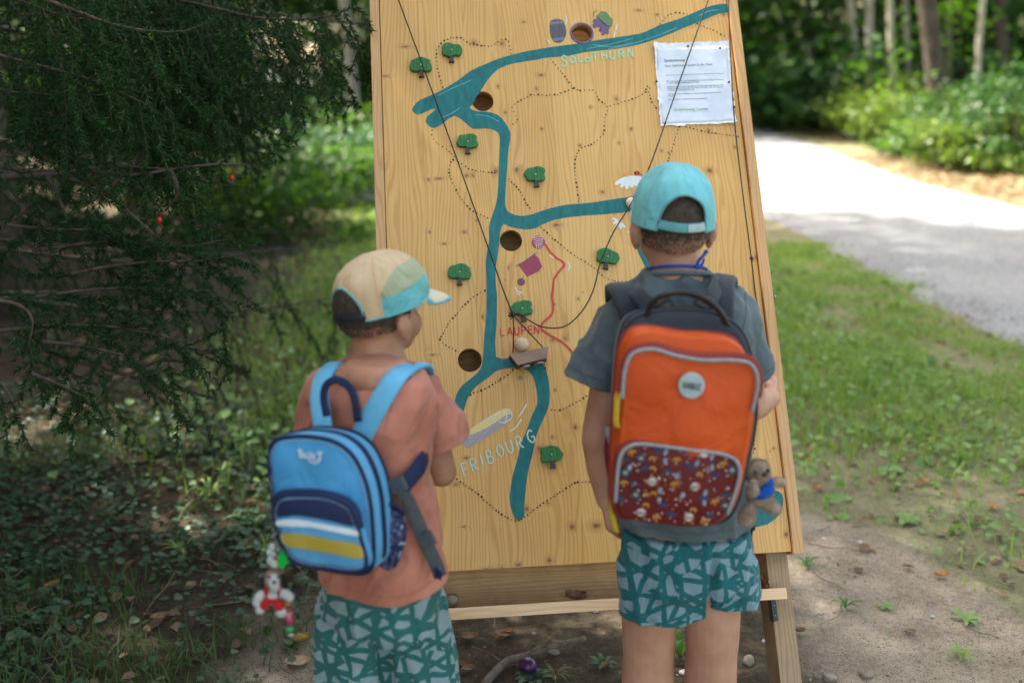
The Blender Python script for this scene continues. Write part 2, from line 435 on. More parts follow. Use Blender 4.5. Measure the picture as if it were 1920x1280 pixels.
M_RED = paint('red_paint', (.52, .035, .02), (.62, .06, .035)); M_BLACKDOT = mat('burnt_dot', (.02, .014, .01), (.035, .025, .018), rough=.8)
M_WHITE = paint('white_paint', (.62, .66, .66), (.8, .82, .8)); M_CHALK = mat('chalk', (.6, .62, .58), (.8, .8, .74), 300, .9)
M_GRN = paint('light_green_paint', (.22, .45, .20), (.36, .6, .32)); M_MINT = paint('mint_paint', (.45, .66, .52), (.62, .8, .66))
M_GREY = paint('dark_grey_paint', (.07, .06, .075), (.15, .13, .15)); M_GREY2 = paint('blue_grey_paint', (.13, .15, .19), (.2, .22, .27))
M_PURPLE = paint('purple_paint', (.10, .055, .13), (.2, .12, .24)); M_MAG = paint('magenta_paint', (.30, .03, .07), (.42, .06, .1), streak=(60, 400, 1))
M_PLUM = paint('plum_paint', (.16, .04, .07), (.22, .06, .10)); M_LEAFP = paint('leaf_paint', (.09, .16, .07), (.16, .26, .12))
M_YEL = paint('yellow_chalk_paint', (.68, .52, .16), (.78, .66, .3), streak=(90, 200, 1)); M_LILAC = mat('lilac_chalk', (.27, .24, .25), (.46, .43, .46), 260, .9, stretch=(1, 3, 1))
M_ORA = paint('orange_paint', (.7, .27, .04), (.8, .36, .08)); M_BEIGE = mat('painted_beige', (.72, .56, .46), (.8, .66, .56), 40, .6)
M_STEEL = mat('steel', (.35, .35, .35), (.5, .5, .5), 60, .3, metal=1.0); M_DARK = mat('dark_gap', (.02, .015, .01), (.03, .02, .015))
M_CORD = mat('black_cord', (.012, .012, .014), (.02, .02, .022), 400, .7, bump=.4, bscale=900)
M_TREEG = mat('green_tree_paint', (.012, .10, .022), (.03, .19, .045), 60, .5, stretch=(3, .35, 1), bump=.7, bscale=90, bdist=.003)
M_TRUNKP = mat('brown_tree_paint', (.035, .022, .022), (.075, .05, .05), 140, .55, bump=.5)

board = empty('game_board', (0, 0, 0), 'leaning pine board painted with a teal river map, standing on wooden legs', 'game board', matrix=MB_)
TH = .027
HOLES = [(905, 190, .0275), (958, 451, .0275), (881, 675, .0285), (1091, 63, .0262), (1207, 402, .0275)]
# edge-glued staves: each one its own board, holes cut through them
random.seed(3)
x0m, x1m = .026, BW - .027
edges = [x0m]
while edges[-1] < x1m - .15: edges.append(edges[-1] + random.uniform(.085, .135))
edges[-1] = min(edges[-1], x1m - .09); edges.append(x1m)
cutters = []
for hx, hy, hr in HOLES:
    c = BL(hx, hy, 0); mb = MB()
    mb.loft([[Vector((c.x + hr * math.cos(a), c.y + hr * math.sin(a), z)) for a in np.linspace(0, 2 * math.pi, 49)[:-1]] for z in (-.06, .03)])
    co = mb.build('cutter', M_DARK); cutters.append((c, hr, co))
for i in range(len(edges) - 1):
    a, b = edges[i], edges[i + 1]
    o = MB().box((a + .00012, 0, -TH), (b - .00012, BTOP, 0), bev=.00035).build('plank', M_PINE, board, smooth=False)
    used = False
    for c, hr, co in cutters:
        if c.x + hr > a and c.x - hr < b:
            m = o.modifiers.new('hole', 'BOOLEAN'); m.operation = 'DIFFERENCE'; m.object = co; m.solver = 'EXACT'; used = True
            co.matrix_basis = Matrix(); 
    if used:
        pr = o.parent; o.parent = None
        me = evaluated(o); o.modifiers.clear(); o.data = me; o.parent = pr
for c, hr, co in cutters: bpy.data.objects.remove(co)
for c, hr, co in cutters:          # turned inner wall of each hole, slightly darker end grain
    ring = MB(); n = 48
    rs = [[Vector((c.x + r * math.cos(2 * math.pi * k / n), c.y + r * math.sin(2 * math.pi * k / n), z)) for k in range(n)] for r, z in ((hr - .0004, -.001), (hr - .0004, -TH - .002), (hr + .002, -TH - .002))]
    ring.loft(rs, caps=False).build('hole_lining', M_PINE2, board)
# side battens, thin shadow gap between them and the staves
MB().box((0, -.004, -.05), (.0235, BTOP, .0035), bev=.0012).build('batten', M_PINE2, board, smooth=False)
MB().box((BW - .0245, -.006, -.05), (BW, BTOP, .010), bev=.0015).build('batten', M_PINE2, board, smooth=False)
# back sheet and trough
MB().box((.01, -.090, -.122), (BW - .03, BTOP - .1, -.110), bev=.0008).build('back_panel', M_PINEH, board, smooth=False)
MB().box((.02, -.102, -.122), (BW - .075, -.091, -.013), bev=.0008).build('trough_floor', M_PINEH, board, smooth=False)
pa, pb = BL(830, 1150, 0), BL(1473, 1109, 0)
lipb = (pa.y + pb.y) / 2
MB().box((.005, -.106, -.012), (BL(1473, 1105, 0).x, -.081, .006), bev=.0012).build('trough_lip', M_LIP, board, smooth=False)
print('lip', pa, pb)
# legs
def board_leg(x0, x1, z0, z1):
    # follow the board's slope down to the ground
    b_end = (0 - (B_O + _h * x0 + _n * z0).z) / _u.z
    MB().box((x0, b_end - .01, z0), (x1, BTOP, z1), bev=.002).build('leg', M_LEG, board, smooth=False)
board_leg(BW - .079, BW - .028, -.106, -.029)
board_leg(.028, .079, -.106, -.029)
for x in (.03, BW - .08):     # rear legs of the A-frame
    top = B_O + _h * x + _u * (BTOP - .08) - _n * .13
    foot = Vector((top.x, top.y + .75, 0)); d = (top - foot).normalized(); s = _h
    fr = MBI @ frame(foot, s, d.cross(s) * -1, d)
    MB().box((0, -.025, 0), (.045, .025, (top - foot).length), fr=fr, bev=.002).build('leg', M_LEG, board, smooth=False)
# steel bracket under the lip
br = BL(1452, 1118, 0)
MB().box((br.x - .004, -.155, -.035), (br.x - .0, -.107, -.012)).box((br.x, -.155, -.0285), (br.x + .012, -.107, -.0265)).build('bracket', mat('black_steel', (.03, .03, .035), (.06, .06, .065), rough=.4, metal=.6), board, smooth=False)
for yy in (-.120, -.143):
    MB().ell((br.x + .006, yy, -.026), .0025, seg=8, rings=6).build('screw', M_STEEL, board)
sc_ = BL(1447, 556, 0); MB().tube([(BW - .001, sc_.y, -.005), (BW + .008, sc_.y, -.005)], .0018, 8).ell((BW + .009, sc_.y, -.005), (.003, .005, .005), seg=10, rings=6).build('hook_screw', M_STEEL, board)

# ------------------------------------------------------------------ paint
RIVER = [(773,206),(776,199),(789,187),(822,173),(859,151),(883,133),(912,120),(940,109),(986,97),(1039,88),(1077,83),(1131,74),(1186,66),(1208,61),(1236,48),(1273,36),(1306,22),(1335,11),(1364,8),(1366,23),(1348,26),(1324,36),(1284,52),(1241,70),(1197,84),(1153,92),(1098,98),(1066,105),(1022,109),(1008,112),(964,119),(940,127),(927,136),(914,151),(903,168),(893,182),(886,196),(880,203),(895,209),(912,210),(932,215),(947,230),(956,247),(957,262),(953,282),(951,315),(948,358),(948,389),(958,400),(975,405),(997,402),(1030,391),(1063,384),(1100,381),(1122,378),(1175,370),(1230,362),(1234,388),(1182,397),(1131,402),(1087,405),(1044,411),(1017,421),(1004,428),(982,430),(956,425),(944,420),(938,435),(936,457),(932,485),(929,507),(930,540),(932,553),(931,607),(930,669),(962,669),(1000,668),(1019,684),(1027,706),(1030,728),(1030,756),(1022,779),(1007,812),(999,849),(990,884),(986,915),(983,948),(983,968),(970,975),(964,967),(958,952),(956,932),(960,897),(970,862),(977,832),(986,810),(998,777),(1007,759),(1007,739),(1003,717),(995,699),(979,691),(953,690),(931,695),(918,706),(894,723),(881,739),(874,754),(868,780),(866,810),(845,810),(846,780),(852,754),(857,737),(868,721),(887,706),(901,691),(906,669),(908,629),(912,586),(912,520),(911,501),(912,479),(917,452),(917,424),(923,404),(930,383),(934,352),(936,293),(937,258),(929,245),(910,241),(888,242),(877,234),(853,217),(833,230),(816,240),(805,237),(798,228),(803,217),(818,205),(809,205),(789,214),(778,213)]
def smooth_px(pts, closed=True, n=3): return [(p.x, p.y) for p in catmull([(x, y, 0) for x, y in pts], n, closed)]
def painted(name, px, m, t=.0005, off=.0, sm=0, **kw):
    if sm: px = smooth_px(px, True, sm)
    return MB().poly(BLs(px, off), (0, 0, 1), t).build(name, m, board, smooth=False, **kw)
painted('painted_river', RIVER, M_TEAL, .0006, sm=2)
painted('painted_river', [(1198,435),(1194,457),(1197,474),(1210,501),(1217,519),(1232,565),(1270,640),(1310,720),(1350,800),(1380,870),(1390,930),(1388,975),(1400,988),(1440,982),(1462,962),(1468,944),(1466,926),(1452,918),(1430,915),(1412,880),(1380,800),(1340,710),(1290,610),(1255,550),(1235,507),(1230,492),(1217,470),(1222,440)], M_TEAL, .0006, sm=2)
def stroke(mb, px, w, off=.0011, m=0, t=.0004):
    """hand-painted stroke following photo points, w photo pixels wide"""
    c = catmull(BLs(px, off), 4); n = len(c); L = []; Rr = []
    for i, p in enumerate(c):
        T = (c[min(i + 1, n - 1)] - c[max(i - 1, 0)]).normalized(); sd = Vector((-T.y, T.x, 0))
        ww = w * PXM / 2 * (1 + .22 * noise.noise(p * 160)) * (.75 if i in (0, n - 1) else 1)
        L.append(p + sd * ww); Rr.append(p - sd * ww)
    vs = []; fs = []
    for a, b in zip(L, Rr): vs += [a, b]
    for i in range(n - 1): fs.append((2 * i, 2 * i + 1, 2 * i + 3, 2 * i + 2))
    mb.add(vs, fs, m)
# lighter brush strokes in the water
mb = MB()
for s in ([(1140,92),(1180,84),(1230,68),(1270,52)], [(1100,92),(1150,82),(1187,72)], [(1310,30),(1330,21),(1348,19)], [(1222,487),(1230,500),(1236,514)], [(826,222),(848,212),(862,203)], [(890,215),(915,218),(935,228)], [(820,180),(850,165),(885,150)], [(1110,84),(1150,88),(1186,80)]):
    stroke(mb, s, 1.2, .0009)
mb.build('brush_highlight', mat('water_highlight', (.10, .36, .38), (.2, .5, .5)), board, smooth=False, kind='stuff')

DOTS = [[(830,164),(822,137),(818,115),(820,92),(831,78),(850,71),(866,73),(880,82),(898,85),(918,87),(930,82),(940,75),(950,74),(955,82),(958,102)],
[(1033,112),(1060,145),(1074,164),(1088,170),(1113,170),(1122,186),(1138,201),(1133,230),(1131,252),(1109,271),(1087,280),(1079,299),(1078,326),(1082,358),(1085,379)],
[(1074,166),(1047,177),(1030,179),(997,178),(986,184),(962,198),(964,212),(970,225),(957,237)],
[(1138,201),(1180,188),(1210,174),(1211,164),(1218,163),(1217,173),(1222,190),(1232,205)],
[(1238,46),(1254,28),(1273,24),(1291,27)],[(1308,45),(1341,59),(1365,72)],[(1273,234),(1306,243),(1339,250),(1389,256)],
[(1273,238),(1267,256),(1261,278),(1258,288),(1249,312)],[(810,245),(811,258),(820,269),(833,278),(842,284),(853,295)],
[(850,300),(843,308),(843,326),(851,347),(864,371),(883,393),(918,410)],[(856,299),(864,306),(881,317),(905,322),(934,325)],
[(954,336),(973,356),(986,380),(997,397)],[(1015,426),(1030,441),(1056,463),(1080,481),(1099,492),(1118,505),(1131,518),(1153,527),(1197,530)],
[(909,545),(887,557),(866,577),(844,603),(831,625),(827,640),(859,660)],[(961,693),(953,702),(936,712),(914,726),(881,740)],
[(1021,677),(1022,691)],[(1034,768),(1052,768),(1076,756),(1102,741)],
[(851,894),(887,919),(911,939),(933,958),(959,974),(970,976),(983,970),(997,958),(1032,934),(1075,907),(1088,903),(1120,904),(1150,905)],
[(1412,819),(1414,841),(1408,857)],[(1340,428),(1342,440),(1336,455)],[(1324,479),(1317,492)]]
for line in DOTS:
    c = [Vector((x, y, 0)) for x, y in smooth_px(line, False, 8)]; mb = MB(); acc = 0; nxt = 0
    for i in range(len(c) - 1):
        seg = (c[i + 1] - c[i]).length
        while nxt <= acc + seg:
            p = c[i].lerp(c[i + 1], (nxt - acc) / max(seg, 1e-6)); q = BL(p.x + random.gauss(0, .4), p.y + random.gauss(0, .4), .0007)
            r = PXM * random.choice((1.2, 1.35, 1.5, 1.7, 2.1)); k = 8
            mb.add([q + Vector((r * math.cos(a * 2 * math.pi / k), r * math.sin(a * 2 * math.pi / k), .0002)) for a in range(k)], [tuple(range(k))])
            nxt += random.uniform(6.0, 8.4)
        acc += seg
    mb.build('dotted_border', M_BLACKDOT, board, smooth=False, fix=False, kind='stuff')

# hand lettering --------------------------------------------------------------
GL = {'S': [[(.9,.85),(.5,1),(.1,.8),(.3,.55),(.8,.4),(.85,.12),(.4,-.02),(.05,.12)]], 'O': [[(.5,1),(.1,.7),(.08,.3),(.5,0),(.92,.3),(.9,.7),(.5,1)]],
'L': [[(.15,1),(.15,.5),(.15,.02)],[(.15,.02),(.5,.02),(.9,.05)]], 'T': [[(0,.97),(.5,1),(1,.97)],[(.5,1),(.5,.5),(.5,0)]], 'H': [[(.1,1),(.1,.5),(.1,0)],[(.9,1),(.9,.5),(.9,0)],[(.1,.5),(.5,.5),(.9,.5)]],
'U': [[(.1,1),(.1,.4),(.3,.03),(.7,.03),(.9,.4),(.9,1)]], 'R': [[(.12,0),(.12,.5),(.12,1)],[(.12,1),(.6,1),(.85,.75),(.6,.5),(.12,.48)],[(.4,.48),(.65,.25),(.95,0)]],
'N': [[(.1,0),(.1,.5),(.1,1)],[(.1,1),(.5,.5),(.9,0)],[(.9,0),(.9,.5),(.9,1)]], 'F': [[(.15,0),(.15,.5),(.15,1)],[(.15,1),(.5,1),(.9,1)],[(.15,.52),(.4,.52),(.7,.52)]],
'I': [[(.5,0),(.5,.5),(.5,1)]], 'B': [[(.12,0),(.12,.5),(.12,1)],[(.12,1),(.6,1),(.78,.76),(.55,.53),(.12,.52)],[(.5,.53),(.85,.4),(.85,.12),(.5,0),(.12,0)]],
'G': [[(.9,.85),(.5,1),(.1,.7),(.1,.25),(.5,0),(.9,.12),(.92,.45)],[(.92,.45),(.7,.45),(.5,.45)]], 'A': [[(.02,0),(.25,.5),(.5,1)],[(.5,1),(.75,.5),(.98,0)],[(.2,.35),(.5,.35),(.8,.35)]],
'P': [[(.12,0),(.12,.5),(.12,1)],[(.12,1),(.65,1),(.88,.75),(.6,.5),(.12,.48)]], 'E': [[(.12,0),(.12,.5),(.12,1)],[(.12,1),(.5,1),(.9,1)],[(.12,.52),(.4,.52),(.75,.52)],[(.12,0),(.5,0),(.9,0)]],
'Y': [[(.05,1),(.3,.75),(.5,.5)],[(.95,1),(.75,.7),(.5,.3),(.3,-.1)]], 'K': [[(.12,0),(.12,.5),(.12,1)],[(.9,1),(.5,.7),(.15,.48)],[(.3,.55),(.6,.3),(.95,0)]], 'Z': [[(.05,1),(.5,1),(.95,1)],[(.95,1),(.5,.5),(.05,0)],[(.05,0),(.5,0),(.95,0)]],
'D': [[(.12,0),(.12,.5),(.12,1)],[(.12,1),(.6,.95),(.92,.5),(.6,.05),(.12,0)]]}
def letter(mb, ch, x, y, w, h, rot, lw, m=0, off=.0012, jx=0, jy=0):
    ca, sa = math.cos(rot), math.sin(rot)
    for st in GL[ch]:
        pts = []
        for gx, gy in st:
            u, v = (gx - .5) * w + jx, -(gy - .5) * h + jy
            pts.append((x + u * ca - v * sa, y + u * sa + v * ca))
        stroke(mb, pts, lw, off, m)
for ch, x, y, h, m in (('S',1057,115,20,0),('O',1073,113,13,0),('L',1088,110,15,0),('O',1101,113,9,0),('T',1115,107,15,0),('H',1132,105,15,0),('U',1147,104,15,0),('R',1164,102,15,0),('N',1181,100,17,0)):
    mb = MB(); letter(mb, ch, x, y, 11, h, -.07, 2.6, 0); letter(mb, ch, x, y, 11, h, -.07, 1.1, 1, .0016, 1.2, -1.0)
    mb.build('painted_letter', [M_GRN, M_MINT], board, smooth=False)
for ch, x, y, m in (('L',942,622,0),('A',956,621,0),('U',969,620,0),('P',982,619,0),('E',995,618,0),('N',1006,618,0)):
    mb = MB(); letter(mb, ch, x, y, 10, 15, -.06, 2.5); mb.build('painted_letter', M_RED, board, smooth=False)
for ch, x, y in (('F',871,880),('R',888,872),('I',903,864),('B',918,857),('O',937,845),('U',955,838),('R',973,830),('G',995,818)):
    mb = MB(); letter(mb, ch, x, y, 13, 23, -.30, 3.0, 0); letter(mb, ch, x, y, 13, 23, -.30, 1.3, 1, .0016, .9, -.9)
    mb.build('painted_letter', [M_GRN, M_WHITE], board, smooth=False)
# red thread, yarn, knitting
mb = MB(); stroke(mb, [(1022,457),(1030,470),(1043,483),(1054,490),(1058,497),(1050,507),(1039,523),(1037,540),(1035,556),(1037,575),(1034,590),(1018,605),(1014,615)], 4.2)
stroke(mb, [(1014,615),(1020,621),(1036,631),(1052,640),(1066,652),(1076,665)], 4.2); mb.build('painted_thread', M_RED, board, smooth=False)
def circ(cx, cy, rx, ry=None, n=24, rot=0): return [(cx + rx * math.cos(2 * math.pi * k / n), cy + (ry or rx) * math.sin(2 * math.pi * k / n)) for k in range(n)]
painted('painted_yarn_ball', circ(1009.5, 454.5, 12.6), M_MAG)
mb = MB()
for k in range(5): stroke(mb, [(999 + k, 446 + k * 3.6), (1010, 444.5 + k * 3.6), (1020 - k * .5, 444 + k * 3.2)], .9, .0008)
for k in range(4): stroke(mb, [(1006 + k * 4, 459), (1006.6 + k * 4, 466)], .8, .0008)
mb.build('yarn_line', M_WHITE, board, smooth=False)
painted('painted_knitting', [(972,497),(1003,477),(1010,484),(1017,500),(1010,509),(988,519)], M_MAG)
mb = MB()
for k in range(8): a = k / 7; stroke(mb, [(972 + 16 * a, 498 + 20 * a), (1003 + 13 * a, 478 + 22 * a)], .7, .0008)
mb.build('knit_row', M_PLUM, board, smooth=False)
mb = MB(); stroke(mb, [(967,499),(985,489),(1007,473)], 2.0); stroke(mb, [(982,515),(980,523)], 1.0); mb.build('painted_needle', M_GREY, board, smooth=False)
painted('painted_yarn_ball', circ(977, 528.5, 7.4, 7), M_PLUM)
mb = MB()
for s in ([(966,538),(970,546),(980,549)], [(968,549),(975,553)], [(1064,490),(1068,498),(1065,508)], [(1030,478),(1040,485)], [(1061,30),(1063,38),(1060,46)], [(1026,75),(1033,83)], [(1158,45),(1153,62),(1151,72)], [(988,757),(981,768),(973,781)], [(978,785),(968,800),(956,808)], [(1176,432),(1180,438)]): stroke(mb, s, 2.0)
mb.build('chalk_mark', M_CHALK, board, smooth=False, kind='stuff')
# barrel, ring, grapes, flowers, cheese bar
BAR = [(1033,39),(1052,37),(1059,47),(1062,59),(1059,72),(1052,80),(1041,80),(1033,70),(1030.5,55)]
painted('painted_barrel', BAR, M_GREY, sm=3)
for q in ([(1032.5,42),(1054.5,40),(1056,44),(1031.5,47)], [(1035,73),(1058,70.5),(1056,76),(1037.5,77.5)]): painted('barrel_hoop', q, M_GREY2, .0004, .0007)
def ring(name, hi, r0, r1, m):
    c = BL(HOLES[hi][0], HOLES[hi][1]); mb = MB(); n = 40
    mb.loft([[Vector((c.x + r * math.cos(2 * math.pi * k / n), c.y + r * math.sin(2 * math.pi * k / n), z)) for k in range(n)] for r, z in ((r0, .0001), (r0, .0012), (r1 * 1.0, .0012), (r1, .0001))], caps=False)
    mb.build(name, m, board)
ring('painted_hole_ring', 3, .0262, .0312, M_PURPLE); ring('painted_hole_ring', 4, .0275, .0345, M_WHITE)
for i, (x, y, r) in enumerate([(1116,41,5),(1123,38,5),(1129,44,5),(1121,47,5),(1129,51,5),(1136,46,4.5),(1134,56,4.8),(1127,57,4),(1138,61,4),(1131,64,3),(1115,49,4),(1139,53,4)]):
    painted('painted_grape', circ(x, y, r, r, 14), M_PURPLE, .0005 + .00012 * i)
painted('painted_vine_leaf', [(1118,32),(1127,22),(1137,24),(1143,32),(1149,38),(1147,50),(1139,50),(1130,42),(1124,36)], M_LEAFP, .0024)
mb = MB(); stroke(mb, [(1113,32),(1113,25),(1119,19)], 1.5, .0026); mb.build('painted_stem', M_LEAFP, board, smooth=False)
def petal(cx, cy, tx, ty, w, m=M_WHITE, t=.0006):
    dx, dy = tx - cx, ty - cy; L = math.hypot(dx, dy); ux, uy = dx / L, dy / L; pts = []
    for a, s in ((0, .25), (.3, .7), (.65, 1), (.9, .75), (1, .2), (1, -.2), (.9, -.75), (.65, -1), (.3, -.7), (0, -.25)):
        pts.append((cx + dx * a - uy * s * w / 2, cy + dy * a + ux * s * w / 2))
    painted('painted_petal', pts, m, t)
for i, (tx, ty) in enumerate([(1153,346),(1164,352),(1175,355),(1186,352),(1197,350),(1205,345),(1210,337)]): petal(1176, 331, tx, ty, 8, t=.0006 + .0001 * i)
for i, (tx, ty) in enumerate([(1148,409),(1149,419),(1155,427),(1164,430),(1172,427)]): petal(1161, 415, tx, ty, 5, t=.0006 + .0001 * i)
painted('painted_flower_centre', circ(1175, 327, 5.5, 4.5), M_ORA, .0016); painted('painted_flower_centre', circ(1162, 414, 3, 3), M_ORA, .0014)
painted('painted_ladybird', circ(1194, 325, 5.5, 3.6), M_RED, .0018)
mb = MB(); stroke(mb, [(1190,322),(1192,327)], 1.8, .0022); stroke(mb, [(1196,321),(1197,328)], 1.5, .0022); stroke(mb, [(1199,326),(1203,328)], 1.5, .0022); mb.build('ladybird_spot', M_BLACKDOT, board, smooth=False)
painted('painted_cheese', [(863,822),(880,806),(905,788),(935,770),(950,765),(957,770),(959,780),(950,790),(925,800),(895,812),(872,822)], M_YEL, .0005, sm=2)
painted('painted_cheese', [(864,822),(890,812),(920,798),(945,780),(958,776),(958,786),(945,797),(915,818),(895,830),(880,838),(871,836)], M_LILAC, .0008, sm=2)
mb = MB()
for s in ([(944,766),(956,769),(960,779),(955,789)], [(943,770),(950,778),(948,790)], [(905,790),(925,779),(940,772)], [(900,796),(928,783)], [(935,790),(946,792),(957,785)]): stroke(mb, s, 1.6, .0014)
mb.build('chalk_mark', M_CHALK, board, smooth=False, kind='stuff')
MB().ell(BL(1183, 380, .012), (.0125, .0135, .012), seg=16, rings=10).build('painted_knob', M_BEIGE, board)

# ------------------------------------------------------------------ laminated sheet
M_PAPER = mat('laminated_paper', (.62, .67, .76), (.70, .74, .82), 14, .25, bump=.5, bscale=30, bdist=.002, spec=.6, contrast=(.45, .55))
M_PLAST = mat('plastic_edge', (.7, .72, .74), (.85, .86, .88), 60, .12, bump=.9, bscale=60, bdist=.004, spec=.8)
M_INK = mat('black_ink', (.02, .02, .025), (.04, .04, .05), rough=.6); M_INKG = mat('green_ink', (.03, .25, .04), (.06, .33, .07), rough=.6)
sheet = empty('instruction_sheet', (0, 0, 0), 'crumpled laminated sheet of game instructions pinned to the wooden board', 'paper sheet', matrix=MB_.copy())
pc = [BL(1229, 93), BL(1362, 88), BL(1375, 228), BL(1241, 233)]
def PP(u, v, off=.0025):
    p = (pc[0] * (1 - u) + pc[1] * u) * (1 - v) + (pc[3] * (1 - u) + pc[2] * u) * v
    z = off + .0016 * (noise.noise(Vector((u * 4, v * 4, 3))) + .5) + (.005 * max(0, .12 - u) * max(0, .15 - v) / .018) + (.004 * max(0, u - .8) * max(0, v - .88) / .02)
    return Vector((p.x, p.y, z))
def grid(mb, u0, u1, v0, v1, nu, nv, off, m=0):
    vs = [PP(u0 + (u1 - u0) * i / nu, v0 + (v1 - v0) * j / nv, off) for j in range(nv + 1) for i in range(nu + 1)]
    mb.add(vs, [(j * (nu + 1) + i, j * (nu + 1) + i + 1, (j + 1) * (nu + 1) + i + 1, (j + 1) * (nu + 1) + i) for j in range(nv) for i in range(nu)], m)
mb = MB(); grid(mb, 0, 1, 0, 1, 26, 28, .0028); o = mb.build('page', M_PAPER, sheet, fix=False)
s = o.modifiers.new('t', 'SOLIDIFY'); s.thickness = .0003
mb = MB(); grid(mb, -.025, 1.025, -.07, 1.03, 26, 28, .0022)
for i, v in enumerate(mb.v):
    if i % 27 in (0, 26) or i < 27 or i >= 27 * 28: mb.v[i] = v + Vector((random.gauss(0, .0012), random.gauss(0, .0015), abs(random.gauss(0, .0015))))
mb.build('plastic_sleeve', M_PLAST, sheet, fix=False)
def flat_text(txt, size, bold=0.0):
    cu = bpy.data.curves.new('t', 'FONT'); cu.body = txt; cu.size = size; cu.offset = bold; cu.resolution_u = 2; cu.fill_mode = 'FRONT'
    ob = bpy.data.objects.new('t', cu); COL.objects.link(ob); me = evaluated(ob)
    c = coords(me).copy(); f = [tuple(p.vertices) for p in me.polygons]; bpy.data.objects.remove(ob); bpy.data.curves.remove(cu); return c, f
def sheet_text(txt, u, v, w, m, bold=0.0, asp=1.0, name='text_line'):
    c, f = flat_text(txt, 1.0, bold); sx = w / c[:, 0].max(); sy = sx * asp * .97
    MB().add([PP(u + p[0] * sx, v - p[1] * sy, .0034) for p in c], f).build(name, m, sheet, smooth=False, fix=False)
sheet_text('Spielanleitung', .10, .185, .29, M_INK, .012); sheet_text('Vom Städtchen Laupen in die Welt', .10, .255, .67, M_INK)
mb = MB(); grid(mb, .10, .92, .364, .368, 20, 1, .0034); mb.build('rule', M_INK, sheet, fix=False)
for t, v, w in (('Mit Laupens und Taxe, den Handelswaren aus Laupen auf dem Wasserweg', .455, .80), ('in andere Städte und Regionen zu bringen.', .479, .46), ('Belade das Floss mit einer Handelswaren-Kugel. Jede Kugel hat eine Farbe.', .53, .80), ('Bringe das Floss mit der passenden Farbe in die Stadt oder die Regionen', .554, .78), ('und liefere die Handelsware dort ab.', .578, .38), ('Wer weiss, welche Gelangen der Waren von Laupen sogar bis in ferne', .628, .75), ('Länder?', .652, .08), ('Viel Freude beim Transportieren der Handelswaren!', .70, .54)):
    sheet_text(t, .11, v, w, M_INK, .004)
sheet_text('+Erlebnisweg Laupen', .16, .845, .49, M_INKG)
mb = MB(); grid(mb, .25, .66, .86, .862, 10, 1, .0034); mb.build('rule', M_INKG, sheet, fix=False)
for px, py in ((1228,88),(1290,87),(1350,90),(1231,153),(1367,154),(1247,232),(1372,229),(1377,201)):
    MB().ell(BL(px, py, .006), (.0032, .0032, .0022), seg=10, rings=6).build('pin', M_DARK, sheet)

# ------------------------------------------------------------------ the little green trees
TREES = [(847, 93, 3, 'top one, inside the dotted loop by the upper river'), (789, 121, -2, 'leftmost one, near the board left edge'), (877, 264, 2, 'one just below the river bend'),
         (1004, 326, -3, 'one right of the river above its side arm'), (862, 509, 3, 'one above the visor of the tan cap'), (1140, 480, 14, 'one left of the neck of the taller boy'),
         (979, 577, -4, 'one behind the tangled cords above the word LAUPEN'), (1034, 851, -4, 'lowest one, right of the word FRIBOURG')]
for i, (px, py, rot, where) in enumerate(TREES):
    c = BL(px, py, .012); a0 = R(-rot)
    t = empty('wooden_tree', (0, 0, 0), 'green wooden tree: ' + where, 'wooden tree', 'small wooden trees on the board', MB_ @ Matrix.Translation(c) @ Matrix.Rotation(a0, 4, 'Z'))
    rw, rh = .0245 * random.uniform(.96, 1.05), .0175 * random.uniform(.97, 1.06); out = []; ph = random.uniform(0, 6)
    for k in range(40):
        a = 2 * math.pi * k / 40
        r = 1 + .08 * math.sin(3 * a + ph) + .09 * abs(math.sin(2.5 * a + ph * 2)) + .03 * math.sin(7 * a + ph) - (.10 if math.sin(a) < -.8 else 0)
        sq = (abs(math.cos(a)) ** 3.2 + abs(math.sin(a)) ** 3.2) ** (-1 / 3.2)
        out.append(Vector((rw * r * sq * math.cos(a), rh * r * sq * math.sin(a), 0)))
    MB().puff(out, (0, 0, 1), .0115, .0004, .0015, wr=.0010, wf=500, seed=i).build('tree_crown', M_TREEG, t)
    fr = [Vector(v) for v in ((-.0042, -.014, 0), (.0042, -.014, 0), (.0046, -.026, 0), (.0068, -.0325, 0), (-.0068, -.0325, 0), (-.0046, -.026, 0))]
    MB().poly([v - Vector((0, 0, .0115)) for v in fr], (0, 0, 1), .0105).build('tree_trunk', M_TRUNKP, t, smooth=False)
    MB().ell((0, -.001, .0006), (.0022, .0022, .0012), seg=10, rings=6).build('screw', M_STEEL, t)

# ------------------------------------------------------------------ boat, ball, cords
M_BOAT = mat('worn_boat_wood', (.20, .12, .085), (.33, .21, .15), 12, .6, stretch=(1, 4, 1), bump=.5); M_BOATD = mat('dark_boat_side', (.04, .022, .018), (.09, .05, .035), 60, .6, bump=.5)
M_BALLW = mat('bare_wood_ball', (.50, .36, .20), (.60, .45, .27), 30, .5, bump=.2)
boat = empty('wooden_boat', (0, 0, 0), 'small brown wooden boat on two steel discs hanging by black cords on the board', 'toy boat', matrix=MB_.copy())
OFF = .045
o_ = BLs([(956,665),(1029,649),(1025,671),(971,684)], OFF)
mb = MB(); mb.poly([v - Vector((0, 0, .034)) for v in o_], (0, 0, 1), .034); mb.build('hull', M_BOAT, boat, smooth=False)
mb = MB(); lo = [Vector((v.x, v.y, z)) for v in (o_[0], o_[3], o_[2]) for z in (OFF - .034, OFF - .003)]
dn = Vector((.001, -.0035, 0))
for q in ((lo[0], lo[1], lo[3], lo[2]), (lo[2], lo[3], lo[5], lo[4])): mb.add([a for a in q] + [a + dn for a in q], [(0, 1, 2, 3), (4, 5, 6, 7), (0, 1, 5, 4), (1, 2, 6, 5), (2, 3, 7, 6), (3, 0, 4, 7)])
